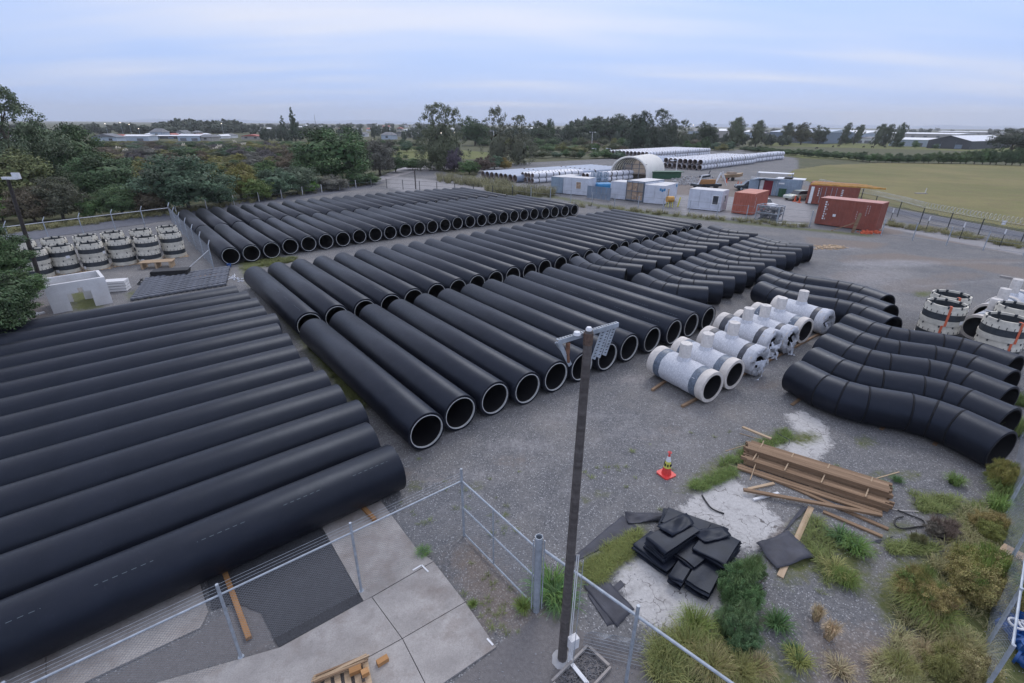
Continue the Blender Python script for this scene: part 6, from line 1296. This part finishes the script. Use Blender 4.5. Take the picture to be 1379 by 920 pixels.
for a_ in ((1133,728,'short',1.6,1.6,gD,'dark green weed tuft below the plank ends'),(1152,742,'short',1.5,1.8,(.07,.12,.03),'green weed tuft right of the dark one below the planks'),(1138,785,'long',.6,.5,gA,'broad yellow-green tussock in mid gravel'),(1123,770,'short',1.5,1.4,gB,'yellowish low tuft beside the broad tussock'),
           (1046,842,'short',1.3,1.4,gD,'small dark weed right of the leafy shrubs'),(1248,835,'long',1.0,.95,(.10,.125,.035),'large arching tussock below the olive bushes'),(1225,815,'long',.9,.9,gB,'left arching tussock with dry tips'),(1270,860,'long',.8,.75,(.18,.165,.075),'tan dry tussock right of the large arching one'),
           (1240,885,'long',.55,.5,gT,'pale dry tussock low in the weeds'),(1300,885,'long',.8,.8,(.18,.17,.085),'dry tussock near the right-hand fence'),(1210,905,'long',.6,.6,gB,'olive tussock at the bottom edge'),(1280,918,'long',.7,.7,(.16,.145,.06),'olive-tan tussock at the bottom near the fence'),
           (1185,900,'short',1.2,1.2,(.20,.16,.10),'rusty dry tuft at the bottom edge'),(1115,860,'upright',.6,.8,(.26,.20,.12),'sparse dry upright grass in the gravel'),(1098,835,'upright',.5,.7,(.24,.19,.11),'second sparse dry upright grass'),(925,880,'long',.85,.8,(.13,.14,.05),'long green grass right of the low fence post'),
           (955,905,'long',.85,.8,(.17,.155,.07),'long tan grass at the bottom below the shrubs'),(895,895,'long',.7,.7,(.11,.125,.045),'long grass at the foot of the fence post'),(990,912,'long',.7,.7,gB,'long dry grass bottom centre right'),(935,850,'long',.8,.8,(.12,.15,.045),'grass tussock left of the leafy shrubs'),
           (1020,905,'long',.55,.5,(.20,.165,.09),'dry tussock right of the bottom grass'),(570,745,'short',.8,.9,(.08,.15,.03),'small green tuft at the edge of the concrete slab'),(637,815,'short',.5,.6,gA,'tiny weed beside the slab'),(742,795,'short',2.2,1.8,(.06,.11,.03),'green weeds at the foot of the gate post'),(755,812,'short',1.8,1.5,gD,'dark green weeds between gate post and light pole'),(704,820,'short',.9,1.2,gA,'small weed left of the gate post'),
           (1285,652,'short',1.2,1.8,(.08,.12,.035),'small green tuft before the double-bend mouths'),(1340,690,'upright',1.0,.9,(.10,.15,.04),'upright green grass at the right edge below the bends'),(1352,668,'long',.9,.9,(.09,.12,.035),'arching green grass beside the nearest bend mouth'),(1368,585,'long',.9,1.0,(.10,.13,.04),'grass between the bend mouths and the right edge'),(1372,545,'long',.8,.8,(.08,.11,.035),'grass behind the second bend mouth'),
           (1208,648,'short',.8,.8,gD,'tiny dark weed right of the lone batten'),(1190,655,'short',.9,.7,gD,'low dark weed above the stack end'),(1075,893,'short',1.2,1.2,(.12,.13,.04),'olive tuft on bottom gravel'),(1130,905,'short',1.2,1.1,(.18,.15,.09),'rusty dry weed on bottom gravel'),(1065,878,'short',.8,1.,gD,'small green weed on bottom gravel')): tuft(*a_)
def shrub(u, v, wd, h, col, label, cone=False, n=2, name='leafy_shrub'):
    P = G(u,v); t = thing(name, label, 'shrub', P); g = random.Random(int(u+v))
    for k in range(5 if n > 1 else 3):
        an = g.uniform(0,6.28); rr = wd*.27*(k > 0); s = g.uniform(.24,.36)*wd; c_ = link('foliage', CR[('round','n')][k%3], t); c_.location = (rr*math.cos(an), rr*math.sin(an), h*g.uniform(.22,.52)); c_.scale = (s,s*g.uniform(.8,1.2),h*g.uniform(.34,.55)); c_.rotation_euler = (g.uniform(-.3,.3),g.uniform(-.3,.3),g.uniform(0,6)); f = g.uniform(.8,1.2); c_.color = (col[0]*f,col[1]*f,col[2]*f,1)
    for k in range(4):
        an = g.uniform(0,6.28); c_ = link('shoots', TS['upright'][k%2], t); c_.location = (wd*.2*math.cos(an), wd*.2*math.sin(an), h*.1); c_.scale = (wd*.75,wd*.75,h*1.75*g.uniform(.8,1.1)); c_.rotation_euler = (g.uniform(-.2,.2),g.uniform(-.2,.2),g.uniform(0,6)); c_.color = (col[0]*1.15,col[1],col[2],1)
    m = MB(); 
    for k in range(6): an = k*1.05; m.tube([(0,0,0),(math.cos(an)*wd*.15,math.sin(an)*wd*.15,h*.4),(math.cos(an)*wd*.32,math.sin(an)*wd*.32,h*.8)],[.02,.014,.005],5)
    m.build('stems', M['bark'], t); return t
shrub(1004,806,1.0,.85,(.062,.108,.042),'bright green leafy shrub beside the black sheet pile')
shrub(985,858,.85,.75,(.058,.100,.044),'second leafy green shrub below the black sheet pile')
shrub(1008,775,.6,.55,(.066,.11,.042),'small leafy green shrub behind the bright one',n=1)
shrub(1268,722,.75,.45,(.085,.075,.06),'grey-brown twiggy shrub at the right end of the timbers',n=1)
shrub(1232,728,.5,.25,(.07,.08,.035),'low olive shrub left of the twiggy one',n=1)
def heath(u, v, wd, h, cols_, label, seed):          # rounded upright bushes of feathery shoots
    P = G(u,v); t = thing('feathery_bush', label, 'bush', P); g = random.Random(seed)
    for k in range(16):
        an = g.uniform(0,6.28); rr = wd*.42*math.sqrt(g.random()); c_ = link('shoot_cluster', TS['upright'][k%2], t); c_.location = (rr*math.cos(an),rr*math.sin(an),g.uniform(0,.25)*h*(1-rr/wd)); c_.rotation_euler = (g.uniform(-.25,.25)+.5*math.sin(an)*-rr/wd,g.uniform(-.25,.25)+.5*math.cos(an)*rr/wd,g.uniform(0,6)); s = wd*.55; c_.scale = (s,s,h*1.5*g.uniform(.7,1.)); c_.color = g.choice(cols_)+(1,)
    for k in range(5):
        c_ = link('foliage', CR[('round','n')][k%3], t); an = g.uniform(0,6.28); c_.location = (wd*.24*math.cos(an),wd*.24*math.sin(an),h*g.uniform(.3,.55)); c_.scale = (wd*.34,wd*.34,h*.42); c_.color = g.choice(cols_)+(1,)
ol = [(.135,.14,.042),(.095,.13,.032),(.165,.145,.055),(.085,.125,.03)]
heath(1325,800,1.35,1.15,ol,'large olive and rust feathery bush by the right-hand fence',1)
heath(1238,812,.95,.75,[(.13,.12,.04),(.16,.13,.05),(.08,.11,.03)],'olive feathery bush left of the large one',2)
heath(1350,655,.8,.85,[(.13,.12,.035),(.10,.11,.03)],'olive feathery bush at the nearest bend mouth',3)
heath(1290,925,1.0,.8,[(.17,.15,.07),(.12,.12,.04)],'tan feathery bush at the bottom right',4)
heath(1330,720,.8,.6,[(.16,.13,.05),(.11,.12,.035)],'rusty feathery bush above the large olive bush',5)
# scattered low grass, one ground-cover object
def scatter(name, label, polys, n, kinds, cols_, s0, s1, seed, hs=1.):
    g = random.Random(seed); Vs, Ts = [], []
    for k in range(n):
        p = g.choice(polys); a_, b_ = g.random(), g.random()
        u = (p[0][0]*(1-a_)+p[1][0]*a_)*(1-b_)+(p[3][0]*(1-a_)+p[2][0]*a_)*b_; v = (p[0][1]*(1-a_)+p[1][1]*a_)*(1-b_)+(p[3][1]*(1-a_)+p[2][1]*a_)*b_
        P = G(u,v); me_ = TS['short'][g.randrange(3)]; N = len(me_.polygons); co = np.empty(N*12, np.float32); me_.vertices.foreach_get('co', co); co = co.reshape(3,-1,4,3)
        sel = np.random.default_rng(k).choice(co.shape[1], 34, replace=False); co = co[:,sel].reshape(-1,4,3); s = g.uniform(s0,s1); an = g.uniform(0,6.28)
        c2 = co.copy(); c2[...,0] = co[...,0]*math.cos(an)-co[...,1]*math.sin(an); c2[...,1] = co[...,0]*math.sin(an)+co[...,1]*math.cos(an)
        Vs.append(c2*np.array([s,s,s*hs])+np.array([P.x,P.y,0])); tv = np.clip(np.random.default_rng(k+9).normal(.5,.15),0,1); Ts.append(np.full(len(c2),tv)+np.random.default_rng(k).normal(0,.12,len(c2)))
    o = link(name, np_quads(name, np.concatenate(Vs), np.clip(np.concatenate(Ts),0,1), M['blade'])); o.color = cols_+(1,); return tag(o, label, 'ground cover', kind='stuff')
scatter('short_grass', 'short green grass strip left of the timbers', [[(925,655),(985,632),(990,640),(945,662)],[(960,630),(1060,578),(1068,590),(1000,622)]], 170, 0, (.085,.12,.035), .5,1.0, 31)
scatter('short_grass', 'short green grass left of the black sheet pile', [[(780,762),(862,712),(862,735),(800,790)]], 190, 0, (.10,.115,.035), .5,.9, 32, .8)
scatter('short_grass', 'weedy grass between the left and middle pipe blocks', [[(345,352),(400,346),(398,352),(350,362)],[(325,362),(350,362),(410,450),(392,440)],[(395,440),(420,465),(500,560),(470,535)]], 330, 0, (.075,.085,.030), .6,1.3, 33)
scatter('dry_grass', 'dry tan and green grass among the right-hand weeds', [[(1215,800),(1345,720),(1340,930),(1180,930)],[(1190,890),(1230,860),(1240,930),(1180,930)],[(1290,690),(1350,690),(1345,760),(1240,790)]], 290, 0, (.17,.16,.08), .6,1.3, 34, 1.2)
scatter('short_grass', 'grass around the torn sheet and planks', [[(1085,730),(1095,700),(1125,720),(1115,790)],[(1225,665),(1290,672),(1285,692),(1240,690)],[(1290,690),(1350,660),(1350,720),(1290,730)],[(1195,735),(1260,735),(1250,745),(1200,745)]], 260, 0, (.10,.12,.04), .5,1.1, 35)
scatter('long_grass', 'green and tan grass at the bottom behind the fence rail', [[(880,872),(940,855),(1050,925),(880,930)]], 85, 0, (.14,.145,.055), .8,1.5, 36, 1.5)
scatter('roadside_grass', 'rough grass along the fences of the yard', [[(0,318),(235,290),(500,249),(500,246)],[(0,312),(235,284),(235,288),(0,317)],[(660,264),(1090,305),(1090,309),(660,268)],[(1186,298),(1379,330),(1379,336),(1186,303)]], 560, 0, (.12,.115,.055), 1.2,2.6, 37, 1.2)
scatter('reeds', 'reedy scrub behind the pale apron', [[(590,240),(690,250),(690,258),(590,246)],[(655,262),(745,266),(745,262),(655,255)]], 220, 0, (.13,.125,.07), 2,4.5, 38, 2.)
scatter('shoreline_weeds', 'tiny weeds dotted over the gravel', [[(480,600),(700,620),(700,740),(540,700)],[(780,640),(860,600),(1000,560),(900,700)],[(1100,600),(1280,640),(1200,800),(1050,800)],[(600,740),(720,800),(700,860),(640,840)]], 90, 0, (.10,.12,.04), .25,.6, 39, .8)
# loose stones
m_v, m_f = [], []; g = random.Random(77); m = MB()
for k in range(5200):
    u = g.uniform(-50,1430); v = 480+440*g.random()**.8; P = G(u,v); s = g.uniform(.005,.013)*(1.5 if g.random()<.1 else 1); a_ = g.uniform(0,6.28); c_, s_ = math.cos(a_)*s, math.sin(a_)*s; o = len(m_v)
    m_v += [(P.x+c_,P.y+s_,.002),(P.x-s_,P.y+c_,.0),(P.x-c_,P.y-s_,.002),(P.x+s_*1.2,P.y-c_,0),(P.x,P.y,s*.9+.008)]; m_f += [(o,o+1,o+4),(o+1,o+2,o+4),(o+2,o+3,o+4),(o+3,o,o+4)]
o = mesh_obj('loose_gravel', m_v, m_f, M['stone']); tag(o, kind='stuff')

# ------------------------------------------------------------------ distant buildings
def house(u, vb, wpx, vt, wall, roof, label, rz=0, depth=8, ridge='x', name='house', lit=False):
    P = G(u,vb); W = wpx*MPP(P); H = max(2.2, HT(u,vt,P)); hw = H*.62; t = thing(name, label, 'house' if name == 'house' else 'building', P, rz)
    m = MB(); m.box((0,depth/2,hw/2),(W,depth,hw)); m.build('wall', M[wall], t)
    e = .4; m = MB(); 
    if ridge == 'x': m.add([(-W/2-e,-e,hw),(W/2+e,-e,hw),(W/2+e,depth+e,hw),(-W/2-e,depth+e,hw),(-W/2+depth*.2,depth/2,H),(W/2-depth*.2,depth/2,H)],[(0,1,5,4),(2,3,4,5),(1,2,5),(3,0,4),(0,3,2,1)])
    else: m.add([(-W/2-e,-e,hw),(W/2+e,-e,hw),(W/2+e,depth+e,hw),(-W/2-e,depth+e,hw),(0,-e,H),(0,depth+e,H)],[(0,4,5,3),(4,1,2,5),(0,1,4),(2,3,5),(0,3,2,1)])
    m.build('roof', M[roof], t)
    n = max(1,int(W/3.5))
    for k in range(n): m = MB(); m.box((-W/2+W*(k+.5)/n,-.03,hw*.55),(min(1.4,W/n*.5),.08,hw*.38)); m.build('window', M['glass'], t)
    return t
hs = [(142,192,30,180,'shed','roofg','pale house gable left of the far tree belt'),(152,190,26,181,'wall','brick','red-roofed house beside the dark bushy tree'),(212,186,16,173,'shed','roofg','blue-grey house above the long sheds'),(243,183,10,175.5,'white','roofg','small white gable above the right shed'),(263,182,9,176,'wall','roofg','grey house right of the white gable'),(277,190,18,181,'wall','roofg','cream house at the right end of the sheds'),
      (338,188,24,181,'wall','brick','low red-brown roofed house left of the pines'),(306,186,14,180,'white','roofg','white house behind the pampas clumps'),(360,183,16,177,'shed','roofg','pale blue house left of the pines'),(348,176,10,172,'wall','roofg','small far house on the left skyline'),(490,184,10,178,'white','roofg','white gabled house left of the field suburb'),(521,188,16,178,'shed','roofg','blue-grey house at the suburb edge'),(538,184,14,177,'wall','roofg','grey-roofed house next to the blue-grey one'),
      (556,186,16,178,'wall','roofg','house left of the poplar'),(547,171.5,6,168,'white','roofg','tiny white far house on the skyline'),(485,170,12,167,'wall','roofg','wide far house below the skyline'),(500,171,12,167,'shed','roofg','pale far house in the suburb'),(520,173,10,169,'wall','brick','red far house in the suburb'),(432,171,9,167,'wall','brick','tiny red-roofed far house behind the large tree'),(424,169.6,6,166.5,'white','roofg','tiny white far house behind the large tree'),
      (368,170,9,166.8,'wall','roofg','far house left of the pines'),(352,170,8,167,'white','roofg','far white house at the left suburb'),(330,172,9,168,'wall','roofg','far house above the left bushland'),(446,173,8,169,'wall','roofg','far grey house above the large tree'),(470,176,10,171,'white','roofg','far white house right of the large tree'),(508,177,9,172.5,'wall','roofg','far grey house in mid suburb'),(562,174,8,170,'white','roofg','far white house beside the poplar'),(538,176,8,171.5,'wall','brick','far red house above the field'),
      (640,180,14,173.5,'white','white','white building with a curved roof right of the poplars'),(625,181,12,176,'shed','white','pale building left of the curved-roof one'),(718,197,14,187,'roofg','roofg','dark grey house in the scrub behind the far yard'),(5,192,10,180,'white','roofg','white house at the extreme left edge'),(905,183,12,176,'wall','roofg','grey house behind the airy tree'),(1033,184,10,178,'wall','roofg','grey house left of the warehouse trees')]
r_ = random.Random(99)
for k in range(36):
    u = 200+k*12.4+r_.uniform(-4,4); v = r_.uniform(170.5,177) if u > 300 else r_.uniform(183,187)
    wl_, rf_ = r_.choice((('white','roofg'),('wall','white'),('shed','white'),('white','brick'),('wall','roofg'),('white','white'))); hs.append((u, v, r_.uniform(5,10), v-r_.uniform(3,4.5), wl_, rf_, '%s small pale suburb house from the left, half hidden in far trees' % ORD[k]))
for k, a_ in enumerate(hs): house(*a_, rz=R(rnd.uniform(-12,12)), depth=7, ridge='x' if k%3 else 'y')
def shed(u0, u1, vb, vt, wall, roof, label, depth=30, gable=False, slope=.12, az=None):
    A, B_ = G(u0,vb), G(u1,vb)
    if az is None and u0 > 850: az = 52
    if az is not None:
        hd = Vector((math.cos(R(-az)), math.sin(R(-az)), 0)); n_ = ray(u1,vb); nn = Vector((n_.y,-n_.x,0)); B_ = A+hd*(-(A.dot(nn))/hd.dot(nn))
    d = B_-A; L = d.length; P = A; H = HT((u0+u1)/2,vt,(A+B_)/2); t = thing('warehouse', label, 'warehouse', P, math.atan2(d.y,d.x)); hw = H*(.62 if gable else .78)
    m = MB(); n = max(3,int(L/5))
    for k in range(n): mm = MB(); mm.box((L*(k+.5)/n,depth/2,hw/2),(L/n-.08,depth,hw)); mm.build('wall_panel', M[wall], t)
    m = MB()
    if gable: m.add([(0,0,hw),(L,0,hw),(L/2,0,H),(0,depth,hw),(L,depth,hw),(L/2,depth,H)],[(0,1,2),(3,5,4)]); m.build('gable', M[wall], t); m = MB(); e=.3; m.add([(-e,-e,hw),(L/2,-e,H+.1),(L/2,depth,H+.1),(-e,depth,hw)],[(0,1,2,3)]); m.add([(L+e,-e,hw),(L/2,-e,H+.1),(L/2,depth,H+.1),(L+e,depth,hw)],[(0,3,2,1)])
    else: m.add([(-.3,-.4,hw),(L+.3,-.4,hw),(L+.3,depth/2,H),(-.3,depth/2,H),(L+.3,depth,hw),(-.3,depth,hw)],[(0,1,2,3),(3,2,4,5),(0,3,5),(1,4,2)])
    m.build('roof', M[roof], t)
    k2 = max(2,int(L/9))
    for k in range(k2): m = MB(); m.box((L*(k+.5)/k2,-.1,hw*.3),(2.6,.12,hw*.5)); m.build('roller_door', M['roofg'] if wall != 'dark' else M['contgrey'], t)
    return t
shed(154,201,190,181.5,'shed','white','long low pale blue shed at the left, behind the bushland',12); shed(240,270,190,181,'shed','white','right-hand pale blue shed beyond the bushland',12); shed(202,240,187,182,'dark','white','open dark shed between the two pale sheds',10); shed(340,378,186,182.5,'shed','white','long low pale roof left of the pines',12)
shed(728,812,183,176,'contgrey','shed','long blue-grey factory in front of the skyline grove',14); shed(712,732,179,171.5,'contgrey','white','pale roofed building left of the factory',14)
shed(925,946,186,174,'shed','roofg','grey warehouse behind the round domed tree',14); shed(962,980,186,173.5,'wall','white','pale warehouse right of the round domed tree',14); shed(1000,1010,187,175,'shed','white','pale warehouse glimpsed between pale trees',14)
shed(1034,1110,191.5,174,'contgrey','shed','long warehouse behind the trio of trees',40,slope=.1); shed(1108,1162,191.5,175.5,'shed','white','white-roofed warehouse behind the slim leaning trees',40); shed(1152,1172,193,184,'white','roofg','low white building by the leaning trees',10)
shed(1196,1252,196.5,185.5,'shed','white','low pale blue warehouse left of the dark gable',20); shed(1160,1290,184,178.5,'wall','white','wide flat white-roofed warehouse in the distance',60)
t = shed(1247,1305,199.5,182.8,'dark','white','dark gabled warehouse with a white roof',50,True,az=58); shed(1306,1332,199,191,'roofg','white','grey lean-to wing right of the dark gable',50)
shed(1262,1345,180.5,176.8,'wall','white','far white roofs above the dark gable',40)
# chimney and masts, lit street lamps
P = G(426,175); m = MB(); h = HT(426.5,154.5,P); m.tube([P,P+Vector((0,0,h))],[.5,.15],6); tag(m.build('radio_mast', M['roofg']), 'thin dark mast on the skyline right of the pines', 'mast')
for k, (u, v) in enumerate(((146.5,166.7),(167,165.3),(178.5,167.5),(189.5,173.4),(302,166.5),(40.5,165.5),(39.5,169.5),(612.5,178.5),(619.5,179.2),(594.5,179.2),(930.5,168.5),(1217,174))):
    P = G(u, 184 if k < 7 else 190); h = HT(u,v,P); t = thing('street_lamp', '%s lit street lamp from the left on the skyline' % ORD[[3,4,5,6,7,1,0,9,10,8,11,12][k]], 'street lamp', P, 0, 'lit street lamps'); m = MB(); m.tube([(0,0,0),(0,0,h)],.08,5); m.build('post', M['galv'], t); m = MB(); m.lathe_z([(0,-.2),(.22,-.08),(.22,.08),(0,.2)],8,False,(0,0,h)); m.build('lamp_head', M['lamp'], t)
# cattle
cowb = MB()
def cow_mesh():
    verts = [(-.75,0,1.05),(0,0,1.0),(.6,0,1.1),(.95,0,1.3),(1.35,0,1.15),(-.7,.22,.5),(-.72,.22,0),(-.7,-.22,.5),(-.72,-.22,0),(.6,.22,.5),(.6,.22,0),(.6,-.22,.5),(.6,-.22,0),(-1.0,0,.7)]
    edges = [(0,1),(1,2),(2,3),(3,4),(0,5),(5,6),(0,7),(7,8),(2,9),(9,10),(2,11),(11,12),(0,13)]; rad = [.32,.38,.32,.18,.12,.12,.06,.12,.06,.11,.06,.11,.06,.04]
    me_ = bpy.data.meshes.new('cow'); me_.from_pydata(verts, edges, []); o = link('cow', me_); o.modifiers.new('s','SKIN'); 
    sv = me_.skin_vertices[0].data if me_.skin_vertices else None
    for i, r__ in enumerate(rad): sv[i].radius = (r__,r__)
    sv[0].use_root = True; ss_ = o.modifiers.new('u','SUBSURF'); ss_.levels = 1; ss_.render_levels = 1; me_.materials.append(M['cowm']); return o
try:
    cow0 = cow_mesh()
    for k, (u, v, rz_) in enumerate(((1099,201,0),(1121.5,198.6,.4),(1128.5,198.2,-.3),(1162.5,199.2,.2),(1174.5,199.6,2.9),(1191.5,199.4,3.2))):
        o = cow0 if k == 0 else cow0.copy()
        if k: C.objects.link(o)
        o.location = G(u,v); o.scale = (.62,.62,.62); o.rotation_euler = (0,0,rz_); tag(o, '%s black cow from the left grazing in the far field' % ORD[k], 'cow', 'black cattle')
except Exception as e: print('cow', e)
# trough in the pasture
P = G(1240,261); t = thing('water_trough', 'white trough slab with a small post in the dry pasture', 'trough', P); m = MB(); m.box((0,0,.06),(1.5,.6,.12)); m.build('slab', M['conc'], t); m = MB(); m.tube([(.6,0,.1),(.6,0,.8)],.05,8); m.build('stand_pipe', M['conc2'], t)
# far hills, distance haze put into their pale blue colour
m = MB(); r_ = random.Random(5); xs = np.linspace(-3200,4200,60); vs = []
for i, x in enumerate(xs): h = 16+12*abs(math.sin(i*.31))+5*math.sin(i*1.3); vs += [(x,4300,-2),(x,4500,h),(x,4900,-2)]
m.add(vs, [(3*i,3*i+3,3*i+4,3*i+1) for i in range(59)]+[(3*i+1,3*i+4,3*i+5,3*i+2) for i in range(59)]); tag(m.build('hills', M['hill'], None, True), kind='structure')
# thin air haze
hm = bpy.data.materials.new('air_haze'); hm.use_nodes = True; hn = hm.node_tree; hn.nodes.remove(hn.nodes['Principled BSDF']); pv = hn.nodes.new('ShaderNodeVolumePrincipled'); pv.inputs['Density'].default_value = .00022; pv.inputs['Color'].default_value = (.95,.97,1,1); pv.inputs['Anisotropy'].default_value = .2
hn.links.new(pv.outputs[0], hn.nodes['Material Output'].inputs['Volume'])
m = MB(); m.box((0,2500,60),(8400,5900,130)); tag(m.build('haze', hm), kind='stuff')
print('objects', len(bpy.data.objects), 'tris', sum(len(o.data.polygons) for o in bpy.data.objects if o.type=='MESH'))
